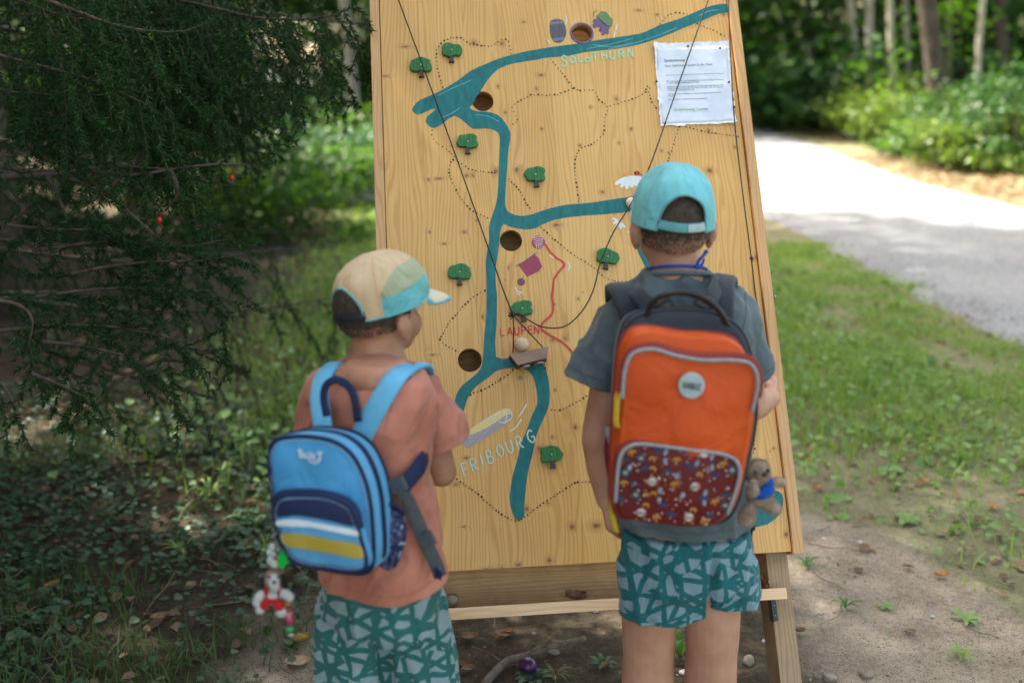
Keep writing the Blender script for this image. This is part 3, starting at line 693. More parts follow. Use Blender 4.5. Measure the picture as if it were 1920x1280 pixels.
mb.build('keel', M_BOATD, boat, smooth=False)
dirv = (o_[2] - o_[3]).normalized(); nrm = Vector((dirv.y, -dirv.x, 0))
for a in (.26, .74):
    c = o_[3].lerp(o_[2], a) - Vector((0, 0, .017)) + nrm * .0045
    mb = MB(); y = Vector((0, 0, 1)); mb.loft([[c + dirv * (r * math.cos(k * math.pi / 12)) + y * (r * math.sin(k * math.pi / 12)) + nrm * h for k in range(24)] for r, h in ((.0135, 0), (.0145, .001), (.0135, .003), (.010, .0036), (.009, .003))])
    mb.build('steel_disc', M_STEEL, boat)
BALLC = BL(978, 646, .028)
tag(MB().ell(MB_ @ BALLC, .0185, seg=28, rings=18).build('wooden_ball', M_BALLW), 'pale bare wood ball riding in the little boat', 'ball')
knot = BL(962, 591, .03)
def cord(name, pts, r, label, **kw):
    c = catmull([MB_ @ p if not kw.get('world') else p for p in pts], 6); o = MB().tube(c, r, 7).build(name, M_CORD); tag(o, label, 'cord'); return o
LT = BL(735, -32, .02); CRD = .0017
cord('cord', [LT, BL(747, 0, .024), BL(850, 280, .028), BL(935, 520, .03), knot], CRD, 'black cord running straight down from the upper left to the boat knot')
cord('cord', [BL(1340, -40, .02), BL(1328, 0, .022), BL(1270, 165, .026), BL(1216, 318, .03), BL(1181, 386, .034), BL(1150, 436, .036), BL(1126, 492, .036), BL(1112, 545, .036), BL(1090, 585, .036), BL(1058, 612, .036), BL(1018, 613, .036), BL(988, 598, .034), BL(972, 588, .034), knot], CRD, 'slack black cord sagging from the upper right to the boat knot')
cord('cord', [knot, BL(963, 625, .032), BL(962, 661, .034)], CRD * .9, 'short black cord from the knot straight down to the stern of the boat')
cord('cord', [knot, BL(985, 616, .032), BL(1018, 651, .036)], CRD * .9, 'short black cord slanting from the knot to the bow of the boat')
mb = MB(); kw_ = MB_ @ knot
mb.ell(kw_, .0045, seg=10, rings=8)
for k in range(7):
    d = (MB_.to_3x3() @ Vector((random.uniform(-1.6, -.3), random.uniform(-.8, .6), random.uniform(-.3, .8)))).normalized(); mb.tube([kw_, kw_ + d * .006 + Vector((0, 0, -.001)), kw_ + d * .012], .0013, 6)
tag(mb.build('cord_knot', M_CORD), 'frayed black knot joining the cords above the boat', 'knot')
# ================================================================== children
def skinfix(m):
    nt = m.node_tree; tc = nd(nt, 'TexCoord').outputs['Object']; b = bs(m); l0 = b.inputs['Base Color'].links[0].from_socket
    n1 = nd(nt, 'TexNoise', {0: tc, 'Scale': 38., 'Detail': 5., 'Roughness': .7}).outputs[0]; n2 = nd(nt, 'TexNoise', {0: tc, 'Scale': 9., 'Detail': 2.}).outputs[0]
    c = mixc(nt, mth(nt, 'MULTIPLY', step(nt, n1, .48, .75), .35), l0, (.50, .17, .115)); c = mixc(nt, mth(nt, 'MULTIPLY', step(nt, n2, .5, .7), .25), c, (.30, .15, .09))
    vo = nd(nt, 'TexVoronoi', {0: tc, 'Scale': 55.}); vr = nd(nt, 'SeparateColor', {0: vo.outputs['Color']}); sp = mth(nt, 'MULTIPLY', step(nt, vo.outputs['Distance'], .10, .05), step(nt, vr.outputs[0], .90, .92))
    c = mixc(nt, mth(nt, 'MULTIPLY', sp, .6), c, (.16, .07, .04)); nt.links.new(c, b.inputs['Base Color']); return m
M_SKIN = mat('skin', (.42, .21, .13), (.52, .285, .19), 14, .5, bump=.12, bscale=900, sss=.12, spec=.35)
M_SKIN2 = mat('tanned_skin', (.36, .17, .10), (.46, .235, .15), 14, .5, bump=.12, bscale=900, sss=.12, spec=.35)
M_HAIR = mat('short_brown_hair', (.035, .024, .016), (.085, .058, .038), 200, .7, stretch=(1, 1, .3), bump=.6, bscale=600)
M_EYE = mat('eye_white', (.75, .73, .7), (.8, .78, .76), rough=.2); M_IRIS = mat('brown_iris', (.05, .025, .012), (.08, .04, .02), rough=.15)
M_LIPS = mat('lips', (.45, .17, .14), (.5, .2, .16), rough=.4)
M_GSHIRT = fabric('grey_blue_cotton', (.075, .098, .108), (.112, .142, .152), fold=.42, fscale=11)
M_SSHIRT = fabric('salmon_cotton', (.41, .145, .095), (.52, .21, .145), fold=.42, fscale=11)
skinfix(M_SKIN); skinfix(M_SKIN2)
def shorts_mat(name, c_line, c_patch, seed=0.0, sc=1.0):
    """print of pale shards left between straight brush bands at many angles"""
    m = fabric(name, c_line, c_line, fold=.6); nt = m.node_tree; tc = nd(nt, 'TexCoord').outputs['Object']
    dz = nd(nt, 'TexNoise', {0: tc, 'Scale': 22., 'Detail': 3.}); q = nd(nt, 'VectorMath', {0: dz.outputs[1], 1: (.5, .5, .5)}, operation='SUBTRACT')
    q = nd(nt, 'VectorMath', {0: q, 'Scale': .014}, operation='SCALE'); p = nd(nt, 'VectorMath', {0: tc, 1: q}, operation='ADD').outputs[0]
    # the angle set changes from patch to patch of the cloth
    cell = nd(nt, 'TexVoronoi', {0: p, 'Scale': 9.0 * sc}).outputs['Color']; cr = nd(nt, 'SeparateColor', {0: cell}); tot = None
    for k, (ang, s_, th) in enumerate(((8, 20, .085), (62, 18, .08), (118, 19, .08), (84, 13, .065), (158, 15, .06))):
        ca, sa = math.cos(R(ang)), math.sin(R(ang)); u = nd(nt, 'VectorMath', {0: p, 1: (ca, .25, sa)}, operation='DOT_PRODUCT').outputs['Value']
        u = mth(nt, 'ADD', mth(nt, 'MULTIPLY', u, float(s_) * sc), mth(nt, 'ADD', mth(nt, 'MULTIPLY', cr.outputs[k % 3], .9), k * 3.7 + seed))
        v = nd(nt, 'TexVoronoi', {'W': u, 'Scale': 1.0}, feature='DISTANCE_TO_EDGE', voronoi_dimensions='1D').outputs[0]
        f_ = step(nt, v, th, th + .03); tot = f_ if tot is None else mth(nt, 'MULTIPLY', tot, f_)
    col = mixc(nt, tot, c_line, c_patch); nz = nd(nt, 'TexNoise', {0: tc, 'Scale': 60.}).outputs[0]
    col = mixc(nt, mth(nt, 'MULTIPLY', nz, .2), col, (.03, .06, .07)); nt.links.new(col, bs(m).inputs['Base Color']); return m
M_SHORTS = shorts_mat('teal_printed_cotton', (.012, .125, .14), (.20, .31, .36))
M_SHORTS1 = shorts_mat('green_printed_cotton', (.022, .13, .12), (.24, .33, .35), seed=11.3, sc=1.05)

def fold_fn(seed, amp, fx=9, fz=5, tilt=.5):
    def f(p):
        q = Vector((p.x * fx + p.z * tilt * 6, p.y * fx, p.z * fz)) + Vector((seed, seed, seed))
        a = noise.noise(q * 1.0); w = noise.noise(q * .7 + Vector((9, 2, 0))) * 1.6; b = 1 - abs(noise.noise(q * 1.9 + Vector((5, w, 0)))) * 2.4
        c = 1 - abs(noise.noise(q * 3.9 + Vector((w, 0, 3)))) * 2.4
        return amp * (a * .9 + max(-.6, b) * .9 + max(-.4, c) * .4 - .5)
    return f
def axes(yaw):      # facing yaw to the right of +Y
    return Vector((math.cos(yaw), -math.sin(yaw), 0)), Vector((math.sin(yaw), math.cos(yaw), 0))
def sect(c, s, f, rs, rf, n=36, ex=2.4):
    out = []
    for k in range(n):
        a = 2 * math.pi * k / n; ca, sa = math.cos(a), math.sin(a)
        q = (abs(ca) ** ex + abs(sa) ** ex) ** (-1 / ex)
        out.append(c + s * (rs * ca * q) + f * (rf * sa * q))
    return out
def hand(mb, wrist, d, palm_n, side, curl=.25, scale=1.0, fist=False):
    """wrist point, d = direction of the hand, palm_n = palm normal, side = towards the thumb"""
    d = d.normalized(); side = (side - d * side.dot(d)).normalized(); pn = palm_n - d * palm_n.dot(d); pn = (pn - side * pn.dot(side)).normalized()
    sc = scale
    mb.loft([sect(wrist + d * (a * sc), side, pn, w * sc, t * sc, 16, 2.6) for a, w, t in ((-.004, .017, .014), (.012, .022, .013), (.035, .027, .0125), (.052, .0275, .0115), (.060, .025, .009))])
    base = wrist + d * (.054 * sc)
    for i, (off, L, r) in enumerate(((.0195, .050, .0068), (.0066, .056, .0070), (-.0066, .052, .0067), (-.0190, .042, .0061))):
        p = base + side * (off * sc) - d * .008 * sc; dirn = (d + side * off * 1.5).normalized(); pts = [p]; rr = [r * 1.1 * sc]; c = (1.35 if fist else curl) * (1 + .12 * i)
        for seg in (.42, .32, .26):
            ca, sa = math.cos(c), math.sin(c); dirn = (dirn * ca + pn * sa).normalized()
            p = p + dirn * (L * seg * sc); pts.append(p); rr.append(r * sc * (1 - .08 * len(pts)))
        cc = [pts[0].lerp(pts[0 + 1], .5)]
        mb.tube([pts[0], cc[0]] + pts[1:] + [pts[-1] + dirn * .002], [rr[0], rr[0]] + rr[1:] + [rr[-1] * .55], 10)
        for q, ra in zip(pts[1:], rr[1:]): mb.ell(q, ra * 1.02, seg=10, rings=8)
    p = wrist + d * (.014 * sc) + side * (.014 * sc); td = (d * .75 + side * (.75 if not fist else .35) + pn * (.25 if not fist else .9)).normalized()
    p1 = p + td * .022 * sc; td2 = (d + side * .1 + pn * (.3 if not fist else .6)).normalized(); p2 = p1 + td2 * .019 * sc; p3 = p2 + (td2 + pn * .2 + (-side * .5 if fist else Vector())).normalized() * .016 * sc
    mb.tube([p, p1, p2, p3, p3 + td2 * .002], [.0105 * sc, .0092 * sc, .0080 * sc, .0070 * sc, .004 * sc], 10)
def head_parts(mb, c, yaw, pitch=0, sc=1.0, ear=1.0, ez=0.0):
    s, f = axes(yaw); f = (f * math.cos(pitch) + Vector((0, 0, math.sin(pitch)))).normalized(); u = s.cross(f).normalized()
    M = Matrix((s, f, u)).transposed()
    def L(x, y, z): return c + M @ (Vector((x, y, z)) * sc)
    e = lambda p, r, rot=None: mb.ell(L(*p), [q * sc for q in r], (M if rot is None else M @ rot), seg=26, rings=18)
    e((0, -.006, .008), (.0680, .086, .078)); e((0, -.045, -.004), (.056, .045, .056)); e((0, .020, -.040), (.055, .060, .062)); e((0, .040, -.080), (.036, .038, .026))
    e((0, .060, -.094), (.018, .018, .014)); e((0, .074, -.005), (.045, .016, .02)); e((.026, .048, -.050), (.027, .030, .032)); e((-.026, .048, -.050), (.027, .030, .032)); e((0, .058, -.070), (.028, .022, .024))
    e((0, .088, -.040), (.0105, .013, .011)); e((0, .082, -.024), (.007, .010, .02)); e((0, .077, -.068), (.021, .012, .0075))
    for sg in (-1, 1):
        rot = Matrix.Rotation(sg * -.45, 3, 'Z') @ Matrix.Rotation(.12, 3, 'X')
        e((sg * .0715, -.006, -.024 + ez), (.0052 * ear, .0150 * ear, .022 * ear), rot); e((sg * .0735, -.014, -.018 + ez), (.0060, .0035, .022), rot); e((sg * .0735, -.004, -.002 + ez), (.0060, .0120, .0035), rot); e((sg * .068, .002, -.045 + ez), (.006, .009, .011), rot)
        e((sg * .076, -.012, -.016 + ez), (.0045 * ear, .012 * ear, .018 * ear), rot)
    return L, M
def hair_shell(name, L, M, parent, sc, zc, m=M_HAIR, nstr=11000, seed=1, pe=1.90):
    """close-cropped hair: thin shell plus thousands of short strands, fading at the neck"""
    rng = np.random.RandomState(seed); V = []; Fc = []
    vs = []; mb = MB()
    def surf(th, ph):    # th azimuth from back, ph polar
        x = .0695 * math.sin(ph) * math.sin(th); y = -.006 - .0875 * math.sin(ph) * math.cos(th); z = .008 + .0795 * math.cos(ph)
        if y < -.03 and z < .045: y = min(y, -.045 - .0465 * math.sqrt(max(0, 1 - (x / .0575) ** 2 - ((z + .004) / .0575) ** 2)) if (x / .0575) ** 2 + ((z + .004) / .0575) ** 2 < 1 else y)
        return Vector((x, y, z))
    rings = []
    for i in range(22):
        rings.append([L(*surf(th, .05 + (pe + .07 * noise.noise(Vector((th * 6, 0, seed))) - .05) * i / 21)) for th in np.linspace(-1.95, 1.95, 64)])
    mb.loft(rings, closed=False, caps=False); o = mb.build(name, m, parent)
    for _ in range(nstr):
        th = rng.uniform(-1.9, 1.9); ph = rng.uniform(.6, 2.45)
        if ph > pe and rng.rand() < ((ph - pe) / (2.5 - pe)) ** .8: continue
        p = surf(th, ph); q = L(p.x, p.y, p.z); nrm = (q - L(0, 0, 0)).normalized()
        d = (nrm * .45 + Vector((0, 0, -1)) * .9 + Vector(rng.normal(0, .25, 3))).normalized(); sd = d.cross(nrm).normalized() * .0007; ln = .006 * (1 if ph < 2.0 else .55)
        k = len(V); q = q - nrm * .0005; V += [q - sd, q + sd, q + d * ln]; Fc.append((k, k + 1, k + 2))
    np_mesh('hair_strands', [tuple(v) for v in V], Fc, m, o, kind='stuff'); return o
def cap(name, c, yaw, pitch, sc, mats, label, squash=1.0, opening=.62, brim=True, panel=None, back_low=0.0, crown=1.0, seed=0.0, tilt=0.0):
    """five-panel cap: crown, brim, strap over a half-moon opening. mats: crown, brim, strap, edge"""
    s, f = axes(yaw); f = (f * math.cos(pitch) + Vector((0, 0, math.sin(pitch)))).normalized(); u = s.cross(f).normalized()
    s2 = (s * math.cos(tilt) + u * math.sin(tilt)).normalized(); u = s2.cross(f).normalized(); s = s2
    M = Matrix((s, f, u)).transposed()
    root = empty(name, c, label, 'cap')
    A, B, C = .0760 * sc, .0960 * sc, .0850 * sc * crown
    def sp(th, t):        # th from back (0) round; t 0 top .. 1 rim
        ph = t * 1.72
        r = math.sin(min(ph, math.pi / 2)) if ph < math.pi / 2 else 1 - .02 * (ph - math.pi / 2)
        z = math.cos(ph) if ph < math.pi / 2 else -(ph - math.pi / 2) * 1.25
        r = r ** .86 if ph < math.pi / 2 else r
        v = Vector((A * r * math.sin(th), -B * r * math.cos(th) * squash, C * z))
        # crown slopes to the front, soft dents
        v.z += .006 * sc * math.cos(th) * (1 - t) * 0
        wr = noise.noise(Vector((math.sin(th) * 2.4, math.cos(th) * 2.4, t * 3 + seed)))
        rd = noise.noise(Vector((th * 5 + seed, t * 2.5, seed * 2)))
        k = 1 + (.045 * wr + .020 * (1 - abs(rd) * 2)) * min(1, t * 2.2) * (1 - .5 * (t > .9))
        seam = .010 * math.exp(-((abs(th) - .95) / .04) ** 2) - .0
        k -= seam
        return c + M @ (v * k)
    nth, nt_ = 144, 56; vs = []; idx = {}
    for j in range(nt_ + 1):
        t = j / nt_
        for i in range(nth):
            th = -math.pi + 2 * math.pi * i / nth; vs.append(sp(th, max(t, .004)))
    fs = []; ms = []
    for j in range(nt_):
        for i in range(nth):
            th = -math.pi + 2 * math.pi * (i + .5) / nth; t = (j + .5) / nt_; k = (i + 1) % nth
            top = .60 + (1 - math.sqrt(max(0, 1 - (th / opening) ** 2))) * .36 if abs(th) < opening else 2
            if t > top: continue
            mi = 0
            if panel: mi = panel(th, t)
            fs.append((j * nth + i, j * nth + k, (j + 1) * nth + k, (j + 1) * nth + i)); ms.append(mi)
    mb = MB(); mb.add(vs, fs); mb.m = ms; o = mb.build('crown', mats['crown'], root, fix=True)
    sm = o.modifiers.new('t', 'SOLIDIFY'); sm.thickness = .0016; sm.offset = 0
    # seams and edging
    def run(fn, r, mt, nm='seam'):
        return MB().tube([c + (p - c) * 1.006 for p in fn], r * sc, 6).build(nm, mt, root)
    for a in (.95, -.95): run([sp(a, t) for t in np.linspace(.10, .99, 26)], .0010, mats['seam'])
    if opening: run([sp(th, min(.995, .60 + (1 - math.sqrt(max(0, 1 - (th / opening) ** 2))) * .36)) for th in np.linspace(-opening * .999, opening * .999, 40)], .0022, mats['edge'], 'opening_binding')
    run([sp(th, .995) for th in np.linspace(opening, 2 * math.pi - opening, 90)], .0018, mats['edge'], 'rim_binding')
    # strap
    st = [sp(th, .93 + .02 * math.cos(th * 2)) for th in np.linspace(-opening * 1.06, opening * 1.06, 15)]
    st = [c + (p - c) * 1.012 for p in st]
    cen = c + M @ Vector((0, 0, -.02 * sc))
    MB().ribbon(st, lambda a: (st[int(a * 14)] - cen), .0165 * sc, .0018, n=4).build('strap', mats['strap'], root)
    i0, i1 = (8, 14) if mats.get('tab_right', True) else (0, 5)
    tb = [c + (p - c) * 1.022 for p in st[i0:i1]]
    MB().ribbon(tb, lambda a: (tb[int(a * (len(tb) - 1))] - cen), .0145 * sc, .0016, n=4).build('strap_tab', mats['tab'], root)
    if brim:
        V = []; nb, nr = 30, 8
        for lay in (0, 1):
            for j in range(nr + 1):
                for i in range(nb + 1):
                    a = -1.02 + 2.04 * i / nb; e = j / nr; w = math.cos(a * math.pi / 2 / 1.02) ** .55 if abs(a) < 1.02 else 0
                    th = math.pi + a; b0 = sp(th, .97); out = M @ Vector((0, 1, -.34 - .25 * e))
                    lat = M @ Vector((1, 0, 0)) * (math.sin(a) * -.0 + .004 * math.sin(a) * -1 * e)
                    V.append(b0 + out * (.058 * sc * e * w) - u * (.012 * (a / 1.02) ** 2 * e * sc) + u * (-.0022 * lay))
        W_ = nb + 1; H_ = nr + 1; fs = []; ms = []
        for j in range(nr):
            for i in range(nb):
                q = (j * W_ + i, j * W_ + i + 1, (j + 1) * W_ + i + 1, (j + 1) * W_ + i); m_ = 1 if j == nr - 1 or i in (0, nb - 1) else 0
                fs.append(q); ms.append(m_); fs.append(tuple(x + W_ * H_ for x in reversed(q))); ms.append(m_)
        rim = [nr * W_ + i for i in range(W_)]
        for a_, b_ in zip(rim[:-1], rim[1:]): fs.append((a_, b_, b_ + W_ * H_, a_ + W_ * H_)); ms.append(1)
        mb = MB(); mb.add(V, fs); mb.m = ms; mb.build('brim', [mats['brim'], mats['edge']], root)
    return root, sp

# ------------------------------------------------------------------ taller boy (right)
YB = 1.78
k2 = empty('person', (P(1275, 1000, YB).x, YB, 0), 'taller boy seen from behind, grey t-shirt, teal printed shorts, fist raised by the board', 'person')
s2, f2 = axes(R(2))
HC2 = P(1263, 413, 1.795)
mb = MB(); L2, MM2 = head_parts(mb, HC2, R(-3), R(-2), .97, 1.12)
nb = P(1270, 520, 1.795)
mb.loft([sect(q, s2, f2, a, b, 28, 2.1) for q, a, b in ((HC2 + Vector((0, -.012, -.045)), .048, .045), (P(1268, 470, 1.785), .0455, .047), (P(1268, 495, 1.79), .0475, .049), (P(1269, 515, 1.79), .056, .054), (P(1269, 540, 1.79), .085, .055), (P(1270, 575, 1.79), .105, .06))])
def torso(mb, rows, s, f, ex=2.4, n=40):
    mb.loft([sect(P(cx, py, Y), s, f, S(P(cx, py, Y), hw), rf, n, ex) for py, cx, hw, rf, Y in rows])
# trunk under the clothes
torso(mb, [(520, 1269, 60, .05, 1.79), (545, 1270, 95, .055, 1.79), (600, 1273, 112, .07, 1.79), (700, 1278, 108, .075, 1.78), (850, 1283, 104, .075, 1.78), (980, 1284, 98, .07, 1.78), (1060, 1284, 90, .065, 1.78)], s2, f2)
shL, shR = P(1180, 590, 1.80), P(1368, 590, 1.80)
elL, wrL = P(1120, 825, 1.79), P(1139, 945, 1.80)
mb.tube([shL, P(1148, 700, 1.80), elL + Vector((.002, 0, .02)), elL, P(1128, 880, 1.795), wrL], [.040, .037, .0315, .0300, .0285, .0195], 18); mb.ell(shL, .042); mb.ell(elL, .0305)
hand(mb, wrL, P(1152, 1010, 1.83) - wrL, Vector((1, .2, .1)), Vector((.25, 1, 0)), .22, .92)
elR, wrR = P(1404, 762, 1.80), P(1445, 745, 1.915)
mb.tube([shR, P(1393, 680, 1.80), elR + Vector((0, 0, .01)), elR], [.040, .036, .031, .029], 18); mb.ell(shR, .042); mb.ell(elR, .0315)
mb.tube([elR, elR.lerp(wrR, .35), elR.lerp(wrR, .75), wrR], [.030, .0305, .024, .021], 18)
hand(mb, wrR, Vector((.22, .62, .12)), Vector((-.8, .1, -.35)), Vector((-.1, -.1, 1)), .5, .95, fist=True)
for sg, kx, kxx in ((-1, 1215, 1216), (1, 1333, 1334)):
    hip = P(kx + 4, 1030, 1.79); knee = P(kxx, 1225, 1.80); ank = Vector((knee.x + sg * .0, 1.79, .085))
    mb.tube([hip, hip.lerp(knee, .6), knee + Vector((0, 0, .03)), knee, knee + Vector((0, .0, -.06)), knee.lerp(ank, .45), ank.lerp(knee, .12), ank], [.052, .056, .0535, .0515, .0535, .051, .034, .031], 22)
    mb.ell(knee + Vector((0, .03, 0)), (.034, .026, .034)); mb.tube([ank, ank + Vector((0, .0, -.05))], [.031, .033], 16); mb.ell(ank + Vector((0, .04, -.05)), (.034, .07, .03))
me = remesh(mb, .0033, 5, .5); finish('body', me, M_SKIN, k2)
for sg in (-1, 1):
    MB().ell(L2(sg * .029, .071, -.018), .0115, seg=14, rings=10).build('eye', M_EYE, k2); 
hair_shell('hair', L2, MM2, k2, 1, 0, seed=3)
# grey t-shirt
mb = MB()
torso(mb, [(508, 1268, 58, .060, 1.79), (520, 1268, 66, .062, 1.79), (532, 1269, 86, .066, 1.79), (548, 1270, 108, .072, 1.79), (572, 1271, 126, .080, 1.79), (620, 1275, 130, .09, 1.785), (700, 1279, 128, .094, 1.78), (800, 1282, 125, .092, 1.78), (900, 1284, 124, .092, 1.78), (1000, 1285, 126, .094, 1.78), (1035, 1284, 127, .095, 1.78)], s2, f2)
hL, hR = P(1106, 722, 1.79), P(1416, 715, 1.80)
mb.tube([P(1200, 575, 1.80), P(1168, 605, 1.80), P(1135, 665, 1.795), hL, hL + (hL - P(1135, 665, 1.795)).normalized() * .03], [.050, .053, .052, .0545, .056], 26)
mb.tube([P(1345, 575, 1.80), P(1378, 605, 1.80), P(1394, 658, 1.80), hR, hR + (hR - P(1394, 658, 1.80)).normalized() * .03], [.050, .050, .046, .0445, .045], 26)
me = remesh(mb, .0048, 6, .5)
displace(me, fold_fn(3.1, .0085, 8, 5, .4))
aL = (hL - P(1135, 665, 1.795)).normalized(); aR = (hR - P(1394, 658, 1.80)).normalized()
aL = (aL + Vector((.10, 0, 0))).normalized()
cxm = P(1270, 600, 1.79).x
cut(me, [(P(1268, 514, 1.79 - .05), (0, -.30, 1), lambda p: abs(p.x - cxm) < .1 and p.z > 1.0), (P(1284, 1008, 1.70), (0, .06, -1), lambda p: abs(p.x - cxm) < .16 and p.z < .75),
         (P(1106, 716, 1.79), aL, lambda p: (p - hL).length < .09), (P(1420, 706, 1.80), (aR + Vector((.25,0,0))).normalized(), lambda p: (p - hR).length < .08)])
seamL = [(P(1106, 716, 1.79) - aL * .018, aL, lambda p: (p - hL).length < .08), (P(1420, 706, 1.80) - aR * .018, aR, lambda p: (p - hR).length < .075), (P(1284, 1008, 1.70) + Vector((0, 0, .018)), (0, .06, -1), lambda p: abs(p.x - cxm) < .16 and p.z < .75), (P(1178, 590, 1.8), (1, 0, .28), lambda p: p.z > .93 and p.x < cxm), (P(1378, 590, 1.8), (1, 0, -.28), lambda p: p.z > .93 and p.x > cxm)]
seam(me, seamL, 'seam', M_GSHIRT, k2)
tshirt2 = finish('t_shirt', me, M_GSHIRT, k2, .002)
# collar rib
col = [P(1269, 520, 1.79) + s2 * (.0585 * math.cos(a)) + f2 * (.057 * math.sin(a)) + Vector((0, 0, .003 + .016 * -math.sin(a))) for a in np.linspace(0, 2 * math.pi, 40)]
MB().tube(col, .0045, 8, flat=1.3).build('collar', M_GSHIRT, tshirt2)
# shorts
mb = MB()
torso(mb, [(985, 1285, 118, .088, 1.78), (1030, 1285, 120, .090, 1.78), (1075, 1285, 122, .088, 1.78), (1095, 1285, 122, .080, 1.78)], s2, f2)
def shleg(mb, top, bot, r0, r1, f, s, dep=1.0):
    d = (bot - top); mb.loft([sect(top + d * t, s, f, r0 + (r1 - r0) * t, (r0 + (r1 - r0) * t) * dep, 30, 2.5) for t in np.linspace(0, 1.15, 8)])
bL, bR = P(1242, 1172, 1.785), P(1366, 1150, 1.80)
shleg(mb, P(1232, 1050, 1.78), bL, .068, .071, s2, f2, 1.15); shleg(mb, P(1345, 1050, 1.785), P(1352, 1150, 1.795), .060, .063, s2, f2, 1.3)
me = remesh(mb, .0045, 5, .5); sp_ = P(1315, 1150, 1.79).x; zc_ = P(1300, 1010, 1.70).z; ff = fold_fn(8.4, .0060, 10, 3, .3)
displace(me, lambda p: ff(p) - .014 * math.exp(-((p.x - sp_) / .0065) ** 2) * min(1, max(0, (zc_ - p.z) / .05)))
cut(me, [(P(1240, 1176, 1.71), (0, 0, -1), lambda p: p.x < sp_), (P(1355, 1149, 1.72), (-.06, 0, -1), lambda p: p.x >= sp_)])
seam(me, [(P(1240, 1166, 1.71) , (0, 0, -1), lambda p: p.x < sp_ - .003), (P(1355, 1139, 1.72), (-.06, 0, -1), lambda p: p.x > sp_ + .003)], 'seam', M_SHORTS, k2)
finish('shorts', me, M_SHORTS, k2, .002)
# shoes out of frame
M_SHOE = fabric('blue_shoe', (.03, .05, .09), (.05, .08, .13)); M_SOLE = mat('shoe_sole', (.5, .5, .48), (.6, .6, .58), 30, .7)
for kx in (1216, 1334):
    b = P(kx, 1225, 1.80); mb = MB(); mb.loft([sect(Vector((b.x, 1.835, z)), Vector((1, 0, 0)), Vector((0, 1, 0)), w, l, 24, 2.6) for z, w, l in ((.012, .040, .098), (.03, .040, .098), (.05, .036, .085), (.075, .034, .06))]); sh = mb.build('shoe', M_SHOE, k2)
    MB().loft([sect(Vector((b.x, 1.835, z)), Vector((1, 0, 0)), Vector((0, 1, 0)), .042, .102, 24, 2.6) for z in (0, .016)]).build('sole', M_SOLE, sh)
# neck cord
M_BLUEC = mat('blue_neck_cord', (.004, .045, .30), (.01, .09, .45), 300, .6, bump=.5, bscale=800)
ncd = [P(1268, 505, 1.79) + s2 * (.0535 * math.cos(a)) + f2 * (.054 * math.sin(a)) + Vector((0, 0, -.0045 * math.cos(a) * 0 - .016 * math.sin(a))) for a in np.linspace(0, 2 * math.pi, 40)]
mb = MB(); mb.tube(ncd, .0028, 8); kn = P(1308, 500, 1.738); mb.ell(kn, (.0062, .005, .005)); mb.tube(catmull([kn, P(1309, 490, 1.735), P(1318, 480, 1.73), P(1323, 473, 1.73)], 4), .0028, 8); mb.ell(P(1324, 472, 1.73), (.0042, .0035, .0045))
mb.tube(catmull([kn, P(1316, 496, 1.735), P(1320, 486, 1.732)], 4), .0024, 8)
tag(mb.build('neck_cord', M_BLUEC), 'bright blue knotted cord round the neck of the taller boy', 'necklace')

M_CAPB = fabric('turquoise_cotton', (.13, .42, .47), (.19, .53, .57), fold=.3, fscale=16); M_CAPB2 = fabric('turquoise_edge', (.10, .29, .31), (.14, .36, .38)); M_CAPT = fabric('pale_strap_tab', (.34, .45, .44), (.42, .53, .51))
CC2 = P(1262, 402, 1.790)
cap('cap', CC2, R(-3), R(3), .955, dict(crown=[M_CAPB], brim=M_CAPB, edge=M_CAPB2, seam=M_CAPB2, strap=M_CAPB2, tab=M_CAPT), 'turquoise cotton cap worn by the taller boy, hair showing in its back opening', seed=2.3, opening=.60, tilt=R(-3), crown=1.12)

# ------------------------------------------------------------------ smaller boy (left)
YA = 1.60; ya = R(36); s1, f1 = axes(ya)
k1 = empty('person', (P1(715, 1000, YA).x, YA, 0), 'smaller boy from behind in salmon t-shirt and green printed shorts, head turned right', 'person')
HC1 = P1(709, 566, 1.60); yh = R(39)
mb = MB(); L1, MM1 = head_parts(mb, HC1, yh, R(3), .91, 1.0, -.014)
mb.loft([sect(q, s1, f1, a, b, 28, 2.1) for q, a, b in ((HC1 + Vector((-.010, -.012, -.04)), .045, .045), (P1(707, 625, 1.60), .0435, .0445), (P1(706, 650, 1.60), .045, .046), (P1(704, 672, 1.60), .056, .05), (P1(703, 695, 1.60), .078, .054), (P1(704, 720, 1.60), .095, .06))])
torso(mb, [(676, 704, 50, .045, 1.60), (686, 704, 66, .052, 1.60), (700, 704, 84, .058, 1.60), (740, 707, 100, .062, 1.60), (850, 715, 96, .066, 1.60), (960, 718, 92, .06, 1.60), (1080, 718, 86, .06, 1.60)], s1, f1)
shR1, elR1, wrR1 = P1(780, 735, 1.60), P1(828, 884, 1.60), P1(806, 800, 1.735)
mb.tube([shR1, shR1.lerp(elR1, .5), elR1 + (shR1 - elR1) * .1, elR1], [.036, .034, .0285, .0265], 18); mb.ell(elR1, .0275); mb.ell(shR1, .038)
mb.tube([elR1, elR1.lerp(wrR1, .4), wrR1], [.0275, .027, .0185], 18); hand(mb, wrR1, P1(770, 770, 1.80) - wrR1, Vector((-.5, -.3, -.6)), Vector((-.2, -.3, .9)), .7, .82)
shL1, elL1, wrL1 = P1(618, 745, 1.58), P1(596, 880, 1.62), P1(690, 905, 1.80)
mb.tube([shL1, shL1.lerp(elL1, .5), elL1], [.036, .033, .0275], 18); mb.ell(elL1, .0275); mb.ell(shL1, .038)
mb.tube([elL1, elL1.lerp(wrL1, .4), wrL1], [.0275, .026, .0185], 18); hand(mb, wrL1, Vector((1, .35, .3)), Vector((.3, -1, 0)), Vector((0, .3, 1)), .6, .82)
